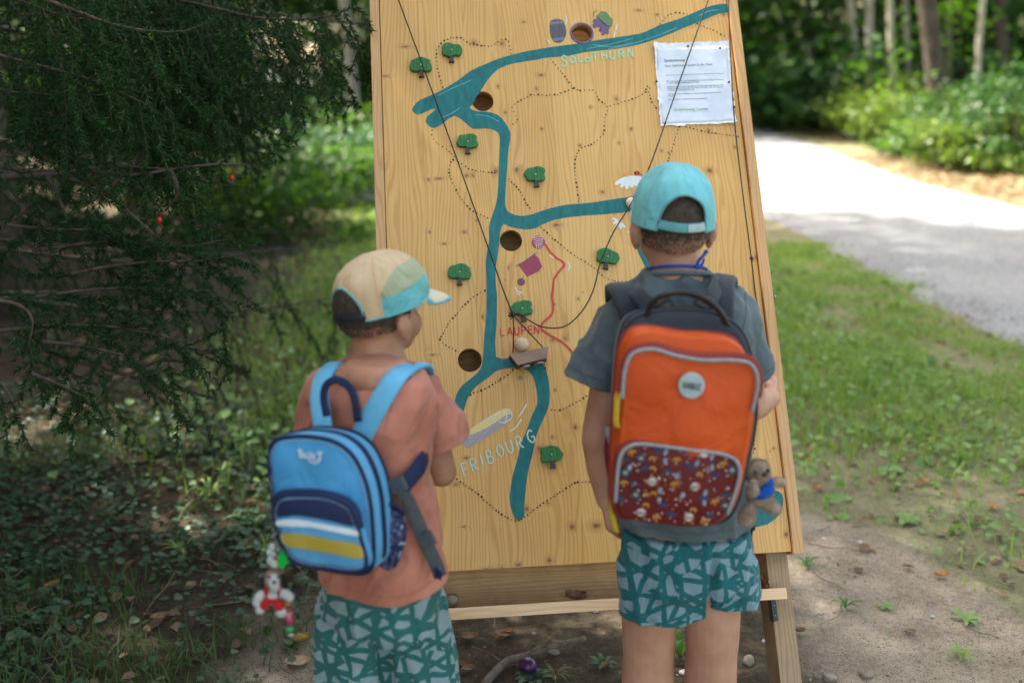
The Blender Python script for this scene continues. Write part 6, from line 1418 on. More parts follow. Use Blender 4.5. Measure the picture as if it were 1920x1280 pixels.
ground_branch('grass_stalk', [(430,795,.02),(500,748,.10),(541,723,.16),(515,690,.24),(512,668,.28),(518,680,.26)], .0016, .0011, 'tall kinked yellow grass stalk left of the blue backpack', M_STRAW, cat='stalk')
M_BALLP = mat('purple_lacquer', (.045, .006, .07), (.07, .01, .10), 20, .3, spec=.6); M_BALLO = mat('olive_lacquer', (.12, .11, .06), (.2, .185, .11), 60, .3, spec=.6)
tag(MB().ell(G(990, 1248, .022), .0225, seg=28, rings=18).build('purple_ball', M_BALLP), 'purple lacquered ball on the earth beside the forked branch', 'ball')
tb_ = MB_ @ Vector((BL(848, 1125, -.04).x, -.128, -.044)); tb_ = MB_ @ BL(848, 1125, -.035)
tag(MB().ell(tb_, .0165, seg=26, rings=16).build('olive_ball', M_BALLO), 'olive green ball resting at the left end of the trough', 'ball')
M_STN2 = mat('ochre_grey_stone', (.17, .14, .10), (.33, .29, .22), 30, .8, bump=.4); M_STN3 = mat('white_stone', (.42, .42, .41), (.58, .58, .56), 30, .7, bump=.3)
def stone(px, py, rx, ry, rz, rot, m, label, seed):
    c = G(px, py, .0); c.z = float(gz(c.x, c.y)) + rz * .55; mb = MB(); mb.ell(c, (rx, ry, rz), Matrix.Rotation(R(rot), 3, 'Z'), seg=14, rings=10)
    mb.v = [c + (v - c) * (1 + .22 * noise.noise((v - c) * (1.2 / rx) + Vector((seed, 0, 0)))) for v in mb.v]; tag(mb.build('stone', m), label, 'stone', 'loose stones on the trodden earth')
for i, a in enumerate([(1403,1243,.020,.013,.014,60,M_STN2,'flat ochre stone just right of the taller boy\'s legs'),(1624,1267,.017,.012,.010,10,M_STN2,'larger oval tan stone right of the board leg at the bottom edge'),(1556,1274,.017,.012,.010,0,M_STN2,'tan stone at the foot of the board leg at the bottom edge'),(1434,1203,.008,.006,.005,0,M_STN3,'small white stone left of the board leg'),(1039,1225,.016,.009,.007,-10,M_STN2,'flat pale stone right of the purple ball'),(1268,1197,.009,.008,.006,40,M_STN2,'small brown stone between the taller boy\'s legs'),(1612,1018,.009,.005,.005,10,M_STN3,'white pebble beside the lower right corner of the board'),(1282,1262,.013,.010,.006,0,M_STN3,'grey green flat stone between the taller boy\'s calves'),(1748,1157,.006,.004,.003,0,M_STN3,'small white pebble on the right of the trodden earth'),(1545,1010,.007,.005,.004,0,M_STN3,'pale pebble close to the right batten of the board')]): stone(*a, seed=i * 3.1)
M_DRYS = {k: mat('dry_leaf_' + k, a, b_, 60, .8, bump=.5) for k, a, b_ in (('orange', (.36, .15, .045), (.50, .24, .08)), ('brown', (.15, .085, .045), (.27, .17, .10)), ('tan', (.30, .20, .11), (.44, .32, .19)), ('yellow', (.42, .27, .05), (.55, .38, .10)), ('green', (.14, .17, .08), (.24, .27, .14)))}
def dead_leaf(px, py, L, rot, m, label, seed, curl=.35, lobes=0, lift=.01, loc=None):
    r = random.Random(seed); c = loc or G(px, py, 0)
    if not loc: c.z = float(gz(c.x, c.y)) + lift
    mb = MB(); nu, nv = 9, 4; vs = []; ph = r.uniform(0, 6)
    for i in range(nu + 1):
        t = i / nu; w = math.sin(math.pi * min(1, t * .93 + .04)) ** .8 * .34 * (1 + (.28 * math.sin(t * 22 + ph) if lobes else .05 * math.sin(t * 30)))
        for j in range(-nv, nv + 1):
            s_ = j / nv; x = (t - .5) * L; y = s_ * w * L; z = L * (curl * (s_ * s_) * .35 + curl * .5 * (t - .5) ** 2 + .04 * noise.noise(Vector((t * 4, s_ * 3, seed))))
            vs.append(c + Matrix.Rotation(R(rot), 3, 'Z') @ Vector((x, y, z)))
    k = 2 * nv + 1; mb.add(vs, [(i * k + j, i * k + j + 1, (i + 1) * k + j + 1, (i + 1) * k + j) for i in range(nu) for j in range(2 * nv)])
    a_ = c + Matrix.Rotation(R(rot), 3, 'Z') @ Vector((-L * .45, 0, L * curl * .1)); mb.tube([a_, a_ + Matrix.Rotation(R(rot), 3, 'Z') @ Vector((-L * .35, L * .05, .002))], .0009, 5)
    o = mb.build('dead_leaf', m, fix=False); tag(o, label, 'dead leaf', 'dead leaves lying about')
DL = M_DRYS
for i, a in enumerate([(563,1207,.045,20,DL['yellow'],'yellow orange curled leaf on the bright sand by the smaller boy',.9,1),(560,1247,.065,5,DL['tan'],'large pale flat leaf on the sand at the foot of the smaller boy',.25,0),(100,1105,.05,60,DL['orange'],'orange brown leaf among the dark ground leaves at far left',.5,1),(300,1165,.05,30,DL['brown'],'reddish leaf on the edge of the undergrowth, lower left',.5,0),
     (1765,1085,.042,-8,DL['orange'],'orange leaf right of the trodden earth below the weeds',.6,0),(1800,1040,.030,40,DL['tan'],'tan curled leaf among the weeds at right',.7,0),(1658,856,.034,70,DL['tan'],'tan round leaf standing in the grass at right',.9,1),(1735,908,.040,10,DL['orange'],'orange leaf in the grass at upper right of the weeds',.5,0),(1706,1192,.030,0,DL['brown'],'brown leaf lying on the bare earth at lower right',.5,0),
     (1534,920,.036,-40,DL['orange'],'orange leaf close to the right batten of the board',.6,0),(1555,940,.045,10,DL['tan'],'tan leaf at the top of the trodden earth beside the board',.4,1),(880,1200,.05,5,DL['brown'],'brown leaf on dark earth under the board, left',.4,0),(945,1195,.05,10,DL['brown'],'rust brown leaf under the board beside the grass tuft',.4,0),(955,1190,.03,20,DL['orange'],'small orange leaf under the trough lip',.6,0),(878,1260,.036,30,DL['brown'],'brown leaf at the bottom edge under the board',.4,0),
     (1775,812,.05,0,DL['tan'],'pale leaf in the grass near the road, upper right',.5,0),(1860,955,.04,80,DL['orange'],'orange leaf at the right edge of the undergrowth',.5,0),(1500,1190,.028,0,DL['brown'],'dark curled leaf beside the right board leg',.9,0)]):
    dead_leaf(a[0], a[1], a[2], a[3], a[4], a[5], i + 5, a[6], a[7])
tlc = MB_ @ Vector((BL(1078, 1125).x, -.128, -.05)); dead_leaf(0, 0, .05, -10, DL['brown'], 'curled brown leaf lying in the wooden trough', 77, .8, 0, loc=MB_ @ BL(1080, 1122, -.05))
tlc = P(1405, 1080, tlc.y + .03); dead_leaf(0, 0, .04, 80, DL['orange'], 'rust brown leaf stuck in the right corner of the trough', 78, .9, 0, loc=MB_ @ BL(1437, 1092, -.05))
# plants one can tell apart near the camera
def rosette(px, py, n, L, w, m, label, seed, up=.6, cat='weed'):
    r = random.Random(seed); c = G(px, py, 0); c.z = float(gz(c.x, c.y)); root = empty('weed_plant', c, label, cat, 'single weeds round the trodden earth')
    for k in range(n):
        a = 2 * math.pi * k / n + r.uniform(-.4, .4); l = L * r.uniform(.6, 1.2); d = Vector((math.cos(a), math.sin(a), 0)); sd = Vector((-d.y, d.x, 0)); vs = []
        for i in range(7):
            t = i / 6; ww = w * math.sin(math.pi * min(.98, t * .85 + .12)); p = c + d * (l * t * .9) + Vector((0, 0, l * up * (t - .75 * t * t) + .002)); vs += [p - sd * ww + Vector((0, 0, ww * .4)), p, p + sd * ww + Vector((0, 0, ww * .4))]
        MB().add(vs, [(3 * i + j, 3 * i + j + 1, 3 * i + j + 4, 3 * i + j + 3) for i in range(6) for j in (0, 1)]).build('leaf', m, root, fix=False)
M_WB = leafmat('bright_weed_leaf', (.04, .13, .025), (.09, .2, .04), .35, 5.)
for i, a in enumerate([(1512,1060,5,.055,.006,M_WB,'grassy green tuft just right of the board corner',1.0),(1585,1140,6,.05,.005,M_WB,'small upright weed with one tall blade on the bare earth',1.3),(1660,1140,5,.03,.008,M_WEED,'tiny green seedling on the bare earth right of centre',.5),(1810,1165,8,.06,.007,M_WEED,'spreading weed with orange leaf beside it at lower right',.6),(1675,885,6,.06,.018,M_WEED,'broad-leaved weed in the grass behind the bare earth',.7),(1700,980,7,.055,.018,M_WEED,'broad blue green weed at the top of the bare earth',.5),(1800,1235,14,.05,.003,M_GRASS,'fine grass tuft at the lower right edge',1.2),
     (1275,1235,4,.10,.012,M_WB,'long-leaved plant between the taller boy\'s legs',2.6),(1000,1275,9,.06,.010,M_IVY,'grey green lobed weed in front of the purple ball',.7),(1040,1270,12,.05,.002,M_STRAW,'dry grass tuft in front of the purple ball',1.2),(475,985,9,.09,.010,M_WB,'bright leafy weed left of the blue backpack pocket',1.0),(395,930,14,.09,.006,M_GRASS,'tall grass tuft left of the blue backpack',1.4),(345,1040,14,.08,.005,M_GRASS,'grass tuft at the left edge of the sand',1.2),(460,830,8,.10,.014,M_WB,'broad yellow green weed left of the blue backpack top',1.2),(545,1215,10,.04,.003,M_WB,'small light green tuft on the bright sand',.6),(500,1035,14,.09,.004,M_GRASS,'drooping grass tuft behind the key ring',1.0),(1130,1250,7,.05,.006,M_IVY,'thin dark weed under the board, right',.9)]):
    rosette(*a[:7], seed=i, up=a[7])
# ================================================================== spruces on the left
M_NEED = leafmat('spruce_needle', (.008, .030, .008), (.022, .066, .015), .12, 1.5, .6, .12, c3=(.06, .14, .03)); M_BARK = mat('spruce_bark', (.05, .035, .025), (.13, .095, .07), 30, .9, bump=.9, bscale=60, bdist=.01)
M_DEADB = mat('bare_branch', (.035, .024, .017), (.10, .07, .05), 40, .85, bump=.5)
def visible_block(p):    # keeps branches off the children, the board and the lens
    if p.y < 1.55 and p.length < 40 and p.x > -3.5: 
        if p.y > -.6 and not (p.z > 2.3 and p.x < -.8): return True
    if p.y > .3:
        px, py = proj(p)
        if p.y < 3.4 and px > 695 - (0 if p.y > 2.0 else 120): return True
        if p.y < 3.4 and px > 430 and py > 780: return True
        if p.y < 3.9 and px > 490 + max(0, (330 - py)) * .8 and py > 205: return True
        if p.y < 4.2 and px > 470 and py > 420: return True
    return False
class Shoots:
    def __init__(s): s.seg = []; s.wood = MB(); s.dead = MB()
def shoot(S_, p, d, L, r, depth, rr, sag=.5, side=True):
    """needled shoot: records segments, spawns side shoots"""
    n = max(3, int(L / .035)); pts = [p.copy()]; d = d.normalized()
    for i in range(n):
        d = (d + Vector((rr.normal(0, .10), rr.normal(0, .10), rr.normal(0, .06) - sag * .14))).normalized(); p = p + d * (L / n); pts.append(p.copy())
        if visible_block(p) or p.z < .06: break
    if len(pts) < 3: return
    for a, b_ in zip(pts[:-1], pts[1:]): S_.seg.append((a, b_, r))
    S_.wood.tube(pts, [.0013 * (1 - .7 * i / len(pts)) * (1.4 if depth == 0 else 1) for i in range(len(pts))], 3)
    if side:
        for i in range(1, len(pts) - 1):
            if rr.rand() < .62:
                t = (pts[i + 1] - pts[i]).normalized(); q = Vector(rr.normal(0, 1, 3)); q = (q - t * q.dot(t)).normalized(); l2 = L * rr.uniform(.18, .42) * (1 - i / len(pts) * .5)
                if l2 > .03: shoot(S_, pts[i], t * .8 + q * .8, l2, r, depth + 1, rr, sag * .7, depth < 0)
def needles(seg, dens, ln, wd, name, m, parent, seed):
    r = np.random.RandomState(seed); A = np.array([tuple(a) for a, b_, c in seg]); B_ = np.array([tuple(b_) for a, b_, c in seg]); D = B_ - A; Ls = np.linalg.norm(D, axis=1); cnt = np.maximum(1, (Ls * dens)).astype(int)
    k = np.repeat(np.arange(len(seg)), cnt); n = len(k); t = r.rand(n)[:, None]; T = D[k] / Ls[k][:, None]
    q = r.normal(0, 1, (n, 3)); q -= T * (q * T).sum(1)[:, None]; q /= np.linalg.norm(q, axis=1)[:, None]; q[:, 2] += .25
    d = T * .75 + q * .75; d /= np.linalg.norm(d, axis=1)[:, None]; p = A[k] + D[k] * t; s_ = np.cross(d, r.normal(0, 1, (n, 3))); s_ /= np.linalg.norm(s_, axis=1)[:, None]
    L = ln * r.uniform(.7, 1.25, (n, 1)); v = np.stack([p - s_ * wd, p + s_ * wd, p + d * L], 1).reshape(-1, 3)
    return np_mesh(name, v, np.arange(3 * n).reshape(-1, 3), m, parent, kind='stuff')
def spruce(name, x, y, H, Rm, label, seed, dens=720, ln=.0175, wd=.0019, zmin=.7, step_=.34, nb=6, detail=.42, zdetail=3.2, extra=None, coarse=(46, .085, .012)):
    rr = np.random.RandomState(seed); z0 = float(gz(x, y)); root = empty(name, (x, y, z0), label, 'spruce tree', 'spruces on the left')
    tr = [Vector((x + .04 * math.sin(i), y + .04 * math.cos(i * 1.3), z0 + H * i / 10)) for i in range(11)]
    MB().tube([tr[0] + Vector((0, 0, -.1))] + tr[1:], [.022 * H * (1 - i / 10.5) ** .9 / 1.3 for i in range(11)], 14).build('trunk', M_BARK, root)
    near_, far_ = Shoots(), Shoots(); z = zmin
    while z < H * .97:
        rel = z / H; L0 = Rm * (1 - rel) ** .75 * (.75 + .25 * min(1, z / 1.2)); k = nb if z < zdetail else max(4, nb - 1)
        for i in range(k):
            az = 2 * math.pi * (i + rr.uniform(-.35, .35)) / k + z * 2.1; L = L0 * rr.uniform(.75, 1.1); d = Vector((math.cos(az), math.sin(az), .12 - .25 * (1 - rel)))
            p = Vector((x, y, z0 + z + rr.uniform(-.1, .1))); pts = [p.copy()]; n = 9; ok = True
            for j in range(n):
                d = (d + Vector((rr.normal(0, .06), rr.normal(0, .06), -.05 + .035 * j / 2))).normalized(); p = p + d * L / n
                if visible_block(p) or p.z < z0 + .12: break
                pts.append(p.copy())
            if len(pts) < 3: continue
            det = z < zdetail and p.y < 6
            S_ = near_ if det else far_
            S_.dead.tube(pts, [max(.003, .016 * (1 - j / 10) * (L / Rm)) for j in range(len(pts))], 6)
            for j in range(2 if not det else 1, len(pts) - 1):
                a, b_ = pts[j], pts[j + 1]; t = (b_ - a).normalized(); sd = t.cross(Vector((0, 0, 1))).normalized()
                if det:
                    m_ = int((b_ - a).length / .075 * detail) + 1
                    for q in range(m_):
                        pp = a.lerp(b_, (q + rr.rand()) / m_); s_ = 1 if rr.rand() < .5 else -1
                        shoot(S_, pp, t * .5 + sd * s_ * rr.uniform(.1, .9) + Vector((0, 0, -.35 - .5 * rr.rand())), rr.uniform(.16, .42) * (.6 + .4 * min(1, L / 2)), 0, 0, rr, .9)
                else:
                    for q in range(3):
                        pp = a.lerp(b_, rr.rand()); s_ = 1 if q % 2 else -1; e = pp + (t * .4 + sd * s_ * .9 + Vector((0, 0, -.45))) * rr.uniform(.25, .6) * min(1, L)
                        if not visible_block(e): S_.seg.append((pp, e, 0)); S_.seg.append((a, b_, 0))
        z += step_ * (1 if z < zdetail else 1.25)
    if extra: extra(near_, rr)
    near_.dead.build('branches', M_DEADB, root, kind='stuff')
    if far_.dead.v: far_.dead.build('upper_branches', M_DEADB, root, kind='stuff')
    if near_.wood.v: near_.wood.build('shoots', M_DEADB, root, kind='stuff')
    if near_.seg: needles(near_.seg, dens, ln, wd, 'needles', M_NEED, root, seed + 1)
    if far_.seg: needles(far_.seg, coarse[0], coarse[1], coarse[2], 'outer_needles', M_NEED, root, seed + 2)
    print(name, 'segs', len(near_.seg), len(far_.seg)); return root
def extra_a(S_, rr):
    # long top branch with a comb of hanging shoots, and lower reaching branches
    def comb(pts, r0, hang, every, lo, hi, nl=True):
        c = catmull([P(*p) for p in pts], 8); S_.dead.tube(c, [r0 * .62 * (1 - .75 * i / len(c)) for i in range(len(c))], 6)
        for a, b_ in zip(c[:-1], c[1:]):
            m_ = a.lerp(b_, .5); S_.seg.append((a, m_, 0)); S_.seg.append((m_, b_, 0))
        acc = 0
        for a, b_ in zip(c[:-1], c[1:]):
            acc += (b_ - a).length
            if acc > every:
                acc = 0; shoot(S_, b_, Vector((rr.normal(0, .2), rr.normal(0, .3), -1)) * hang + (b_ - a).normalized() * .35, rr.uniform(lo, hi), 0, 0, rr, .4)
    comb([(180,-60,2.9),(300,-10,2.75),(400,15,2.65),(480,33,2.6),(560,36,2.6),(620,30,2.6),(668,12,2.62)], .009, 1.0, .026, .16, .42)
    comb([(40,-20,2.2),(140,20,2.3),(230,50,2.4),(330,60,2.5),(400,40,2.6)], .008, 1.0, .028, .25, .55)
    comb([(-60,90,2.2),(60,120,2.3),(170,150,2.35),(260,190,2.4),(320,230,2.5)], .008, 1.0, .035, .22, .45)
    for q in range(16):
        x0, y0, Y0 = rr.uniform(-120, 330), rr.uniform(-150, 210), rr.uniform(2.5, 3.7); x0 = min(x0, 250 + 1.2 * (210 - y0)); W_ = rr.uniform(220, 360); dr = rr.uniform(-10, 60)
        comb([(x0, y0, Y0), (x0 + W_ * .35, y0 + dr * .2, Y0), (x0 + W_ * .7, y0 + dr * .8, Y0 + .05), (x0 + W_, y0 + dr, Y0 + .1)], .006, 1.0, .045, .2, .5)
    for pts in ([(-40,300,2.4),(60,322,2.4),(160,322,2.4),(250,328,2.4),(330,316,2.45),(410,308,2.5),(470,310,2.6)], [(-40,332,2.3),(60,330,2.35),(150,320,2.4),(230,312,2.4),(318,318,2.45)], [(90,322,2.4),(160,345,2.38),(215,375,2.35),(250,405,2.3),(290,440,2.3)], [(318,318,2.45),(330,345,2.4),(330,370,2.4),(310,395,2.4)], [(10,358,2.3),(50,400,2.3),(92,432,2.3)], [(245,310,2.45),(268,280,2.5),(280,245,2.55)], [(265,278,2.5),(300,285,2.5),(330,305,2.5)], [(90,330,2.35),(110,370,2.3),(125,410,2.3)], [(60,360,2.25),(40,400,2.25),(0,420,2.2)], [(370,680,2.75),(300,676,2.75),(230,710,2.7),(180,750,2.65)], [(230,322,2.4),(200,360,2.35),(130,400,2.3)]):
        c = catmull([P(*p) for p in pts], 6); S_.dead.tube(c, [.0075 * (1 - .7 * i / len(c)) for i in range(len(c))], 6)
    # green sprays reaching right at mid height
    for pts, nn in (([(60,470,2.3),(170,455,2.35),(260,450,2.4),(340,462,2.45),(430,448,2.5)], .26), ([(100,520,2.3),(200,500,2.35),(290,490,2.4),(380,488,2.45),(455,475,2.5)], .30), ([(40,560,2.2),(150,545,2.3),(250,540,2.35),(330,545,2.4),(395,545,2.45)], .34), ([(0,620,2.1),(90,610,2.2),(180,610,2.3),(260,620,2.35),(340,640,2.4)], .30), ([(-40,560,1.95),(30,570,2.0),(60,600,2.0),(50,660,2.0)], .20), ([(60,700,2.0),(110,720,2.02),(150,740,2.05)], .24), ([(-30,700,1.9),(10,730,1.9),(30,770,1.9)], .22), ([(80,640,2.1),(160,650,2.15),(230,665,2.2)], .30), ([(0,420,2.2),(100,430,2.3),(200,430,2.35)], .25), ([(300,640,2.6),(350,650,2.65),(400,665,2.7)], .2)):
        c = catmull([P(*p) for p in pts], 6); S_.dead.tube(c, [.005 * (1 - .7 * i / len(c)) for i in range(len(c))], 6); acc = 0
        for a, b_ in zip(c[:-1], c[1:]):
            acc += (b_ - a).length; t = (b_ - a).normalized()
            if acc > .034:
                acc = 0; q = Vector(rr.normal(0, 1, 3)); q.z = q.z * .4 - .35; shoot(S_, b_, t * .8 + q * .7, rr.uniform(.5, 1) * nn, 0, 0, rr, .35)
spruce('spruce_tree', -2.35, 3.35, 15, 2.5, 'large dark spruce nearest the camera, sweeping needled branches over the left edge', 21, extra=extra_a)
spruce('spruce_tree', -3.4, 6.3, 15, 2.5, 'second spruce standing behind the nearest one on the left', 22, dens=110, ln=.035, wd=.003, step_=.30, detail=.3, zdetail=3.0)
spruce('spruce_tree', -6.0, 9.5, 16, 3.2, 'far dark spruce at the upper left behind the others', 23, dens=40, ln=.06, wd=.006, zdetail=0, nb=7, zmin=.4, coarse=(50, .12, .016))
spruce('spruce_tree', -2.6, .2, 14, 2.2, 'dark spruce added for shade, out of frame on the left beside the camera', 24, zdetail=0, nb=6, zmin=1.0, coarse=(70, .09, .012))  # unseen spruce, added to keep sun off the lower left ground

def dup_tree(src, x, y, rz, sc, label):
    r_ = src.copy(); COL.objects.link(r_); r_.location = (x, y, float(gz(x, y))); r_.rotation_euler = (0, 0, rz); r_.scale = (sc,) * 3; r_['label'] = label
    for ch in list(src.children):
        c = ch.copy(); COL.objects.link(c); c.parent = r_; c.matrix_parent_inverse = ch.matrix_parent_inverse.copy()
far_s = [o for o in bpy.data.objects if o.type == 'EMPTY' and o.name.startswith('spruce_tree') and 'far dark' in o['label']][0]
for x, y, a, s_, lab in ((-6.2, -2.4, 1.0, 1.0, 'unseen dark spruce added for shade behind the camera on the left'), (-7.0, 4.5, 4.0, 1.0, 'unseen dark spruce added for shade beyond the left photo edge'), (-5.0, 1.4, 5.2, .9, 'unseen dark spruce added for shade left of the nearest one, outside the photo'), (-9.5, 10, .6, 1.1, 'unseen dark spruce added for shade far to the left')):
    dup_tree(far_s, x, y, a, s_, lab)  # unseen spruce copies, added to darken the left side

# ================================================================== broadleaf woods behind
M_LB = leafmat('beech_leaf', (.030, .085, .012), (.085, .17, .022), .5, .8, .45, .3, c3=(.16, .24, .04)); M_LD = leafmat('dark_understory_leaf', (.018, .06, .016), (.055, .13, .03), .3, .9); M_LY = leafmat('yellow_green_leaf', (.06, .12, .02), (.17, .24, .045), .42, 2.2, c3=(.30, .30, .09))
M_LG = leafmat('blue_green_leaf', (.03, .085, .045), (.07, .15, .08), .35, 1.)
M_BIRCH = mat('pale_trunk_bark', (.26, .23, .18), (.48, .43, .35), 5, .85, stretch=(1, 1, .35), bump=.4, contrast=(.3, .6)); M_DKBARK = mat('dark_trunk_bark', (.045, .035, .028), (.10, .078, .062), 14, .9, stretch=(1, 1, .25), bump=.8, bdist=.02); M_MOSSB = mat('mossy_trunk_bark', (.07, .085, .035), (.16, .15, .09), 8, .9, bump=.6, bdist=.02); M_GREYB = mat('grey_trunk_bark', (.13, .12, .10), (.24, .22, .19), 7, .85, stretch=(1, 1, .3), bump=.4)
def clumps(n, c, rad, r, k=24, spread=.5):
    """n points gathered in k clumps inside an ellipsoid"""
    c = np.array(c); rad = np.array(rad); q = r.normal(0, 1, (k, 3)); q /= np.linalg.norm(q, axis=1)[:, None]; q *= r.uniform(.35, 1, (k, 1)) ** .6
    w = r.uniform(.4, 1.3, k); i = r.choice(k, n, p=w / w.sum()); p = q[i] + r.normal(0, spread / 2.4, (n, 3)) * w[i][:, None]; return c + p * rad
def tree(px, ytop, pyb, Y, wpx, m, label, seed, lean=0.0, crown=True, ml=None, H=9.0, nleaf=2600, z_c=5.2, group='tree trunks at the edge of the wood'):
    Y = max(Y, 7.9 * F / (px - 960)) if px > 1300 else Y
    p = P(px, ytop, Y); b_ = P(pyb[0], pyb[1], Y); z0 = float(gz(b_.x, Y)); r_ = S(p, wpx / 2); d = (p - b_); d = d / max(.01, d.z)
    base = b_ + d * (z0 - b_.z); root = empty('forest_tree', base, label, 'tree', group); pts = []; rr = random.Random(seed)
    for i in range(13):
        z = H * i / 12; pts.append(base + d * z * (1 if z < 5 else 1) + Vector((.03 * math.sin(z * 1.3 + seed), .0, 0)))
    pts[0] = pts[0] + Vector((0, 0, -.15))
    mb = MB(); mb.tube(pts, [r_ * (1.5 if i == 0 else 1.12 - .06 * i) for i in range(13)], 12)
    mb.build('trunk', m, root)
    lb = MB()
    for k in range(6):
        q = pts[6 + k]; a = rr.uniform(0, 6.28); lb.tube([q, q + Vector((math.cos(a) * .7, math.sin(a) * .7, .5)), q + Vector((math.cos(a) * 1.6, math.sin(a) * 1.6, .8))], [r_ * .35, r_ * .2, r_ * .08], 6)
    lb.build('limbs', m, root, kind='stuff')
    if crown:
        r = np.random.RandomState(seed); c = pts[-1]; leaves(clumps(nleaf, (c.x, c.y, z0 + z_c + 1.5), (2.2, 2.2, 2.6), r, 26, .45), .16, 'crown', ml or M_LB, seed, .2, root, kind='stuff')
    return root
T = [(1408,0,(1418,160),21,17,M_DKBARK,'thin dark trunk at the left of the right-hand wood, next to the board'),(1465,0,(1476,160),23,15,M_GREYB,'slim grey trunk second from the board on the right'),(1597,0,(1607,150),17,15,M_BIRCH,'straight pale trunk, leftmost of the three bright ones'),(1632,0,(1632,150),18,16,M_BIRCH,'pale trunk in the middle of the three bright ones'),(1667,0,(1678,190),16,13,M_BIRCH,'mottled pale trunk, rightmost of the three bright ones'),(1700,60,(1708,190),22,9,M_GREYB,'thin grey trunk left of the thick brown one'),
     (1734,0,(1762,225),13.5,36,M_DKBARK,'thick brown trunk leaning left, the biggest on the right'),(1778,80,(1776,180),21,11,M_MOSSB,'mossy yellowish trunk just behind the thick brown one'),(1797,80,(1800,180),24,20,M_DKBARK,'dark trunk right of the mossy one'),(1845,0,(1832,160),19,11,M_BIRCH,'slender pale crooked trunk near the right edge'),(1880,60,(1885,180),22,22,M_DKBARK,'dark trunk at the right edge of the photo'),
     (642,0,(672,225),17,18,M_GREYB,'grey beige trunk just left of the board'),(478,180,(478,260),20,12,M_GREYB,'blurred pale trunk behind the spruce boughs'),(545,100,(553,270),23,20,M_DKBARK,'dark trunk behind the hanging spruce shoots'),(610,100,(612,250),26,16,M_DKBARK,'dark trunk far behind, left of the grey beige one'),(1520,60,(1524,140),26,12,M_DKBARK,'faint dark trunk far back behind the grey one'),(1345,60,(1350,200),25,24,M_DKBARK,'dark trunk hidden mostly by the board edge')]
for i, t in enumerate(T): tree(t[0], t[1], t[2], t[3], t[4], t[5], t[6], 100 + i, nleaf=700)
# understory shrubs -----------------------------------------------------------
def shrub(px, py, Y, rx, rz, m, label, seed, n=3000, size=.075, up=.2, ry=None):
    Y0 = Y; Y = max(Y, 7.7 * F / (px - 960)) if px > 1300 else Y; k_ = Y / Y0; rx *= k_; rz *= k_; size *= k_ ** .5
    c = P(px, py, Y); zt_ = c.z + rz; zb_ = float(gz(c.x, Y)) - .05; c.z = (zt_ + zb_) / 2; rz = max(.15, (zt_ - zb_) / 2); z0 = float(gz(c.x, Y)); r = np.random.RandomState(seed); root = empty('shrub', (c.x, Y, z0), label, 'shrub', 'bushes along the wood edge')
    st = MB()
    for k in range(6):
        a = r.uniform(0, 6.28); st.tube([Vector((c.x + .1 * math.cos(a), Y + .1 * math.sin(a), z0 - .05)), Vector((c.x + rx * .3 * math.cos(a), Y + rx * .3 * math.sin(a), z0 + (c.z - z0) * .7)), Vector((c.x + rx * .7 * math.cos(a), Y + rx * .6 * math.sin(a), c.z + rz * .3))], [.022, .015, .006], 5)
    st.build('stems', M_DKBARK, root, kind='stuff'); p = clumps(n, (c.x, Y, c.z), (rx, ry or rx, rz), r, 22, .5); p = p[p[:, 2] > gz(p[:, 0], p[:, 1]) + .02]; leaves(p, size, 'foliage', m, seed, up, root, kind='stuff')
SH = [(1440,190,16,1.0,.75,M_LY,'yellow green bush right beside the board at the bend of the road'),(1400,240,15,.8,.5,M_LB,'green bush partly behind the board edge above the road'),(1480,250,14.5,1.0,.55,M_LG,'blue green bush above the far end of the road'),(1540,215,14,1.1,.7,M_LG,'dull green bush in the middle of the bank'),(1600,185,15.5,.9,.6,M_LG,'tall blue green bush below the three bright trunks'),(1560,270,13,.9,.35,M_LB,'low green growth along the far road edge'),(1620,240,12.5,.8,.45,M_LD,'dark low bush below the bright trunks'),(1670,225,11.5,.6,.38,M_LY,'bright yellow green bush beneath the rightmost pale trunk'),(1715,235,11,.6,.35,M_LY,'bright yellow bush left of the thick brown trunk'),(1820,225,12,.9,.38,M_LD,'dark bush right of the thick brown trunk'),(1840,260,10.5,.8,.32,M_LY,'sunlit yellow plants on the bank at right'),(1905,215,11,.7,.4,M_LD,'dark bush at the right edge of the bank'),(1900,265,10,.6,.28,M_LY,'sunlit yellow green plants at the right photo edge'),(1760,290,10.5,.7,.22,M_LB,'low green plants on the leafy slope'),
      (610,310,13.5,1.0,.45,M_LG,'pale green bush left of the board above the log'),(670,310,13,.8,.42,M_LG,'light green bush next to the left edge of the board'),(560,340,12,.9,.5,M_LB,'green bush between spruce and log'),(690,270,15,.9,.6,M_LB,'tall green bush behind the left board edge'),(520,390,9.5,.9,.45,M_LB,'green bush low under the spruce boughs'),(450,330,10,1.0,.7,M_LD,'dark bush behind the bare spruce branches')]
for i, s_ in enumerate(SH): shrub(*s_[:7], seed=200 + i)
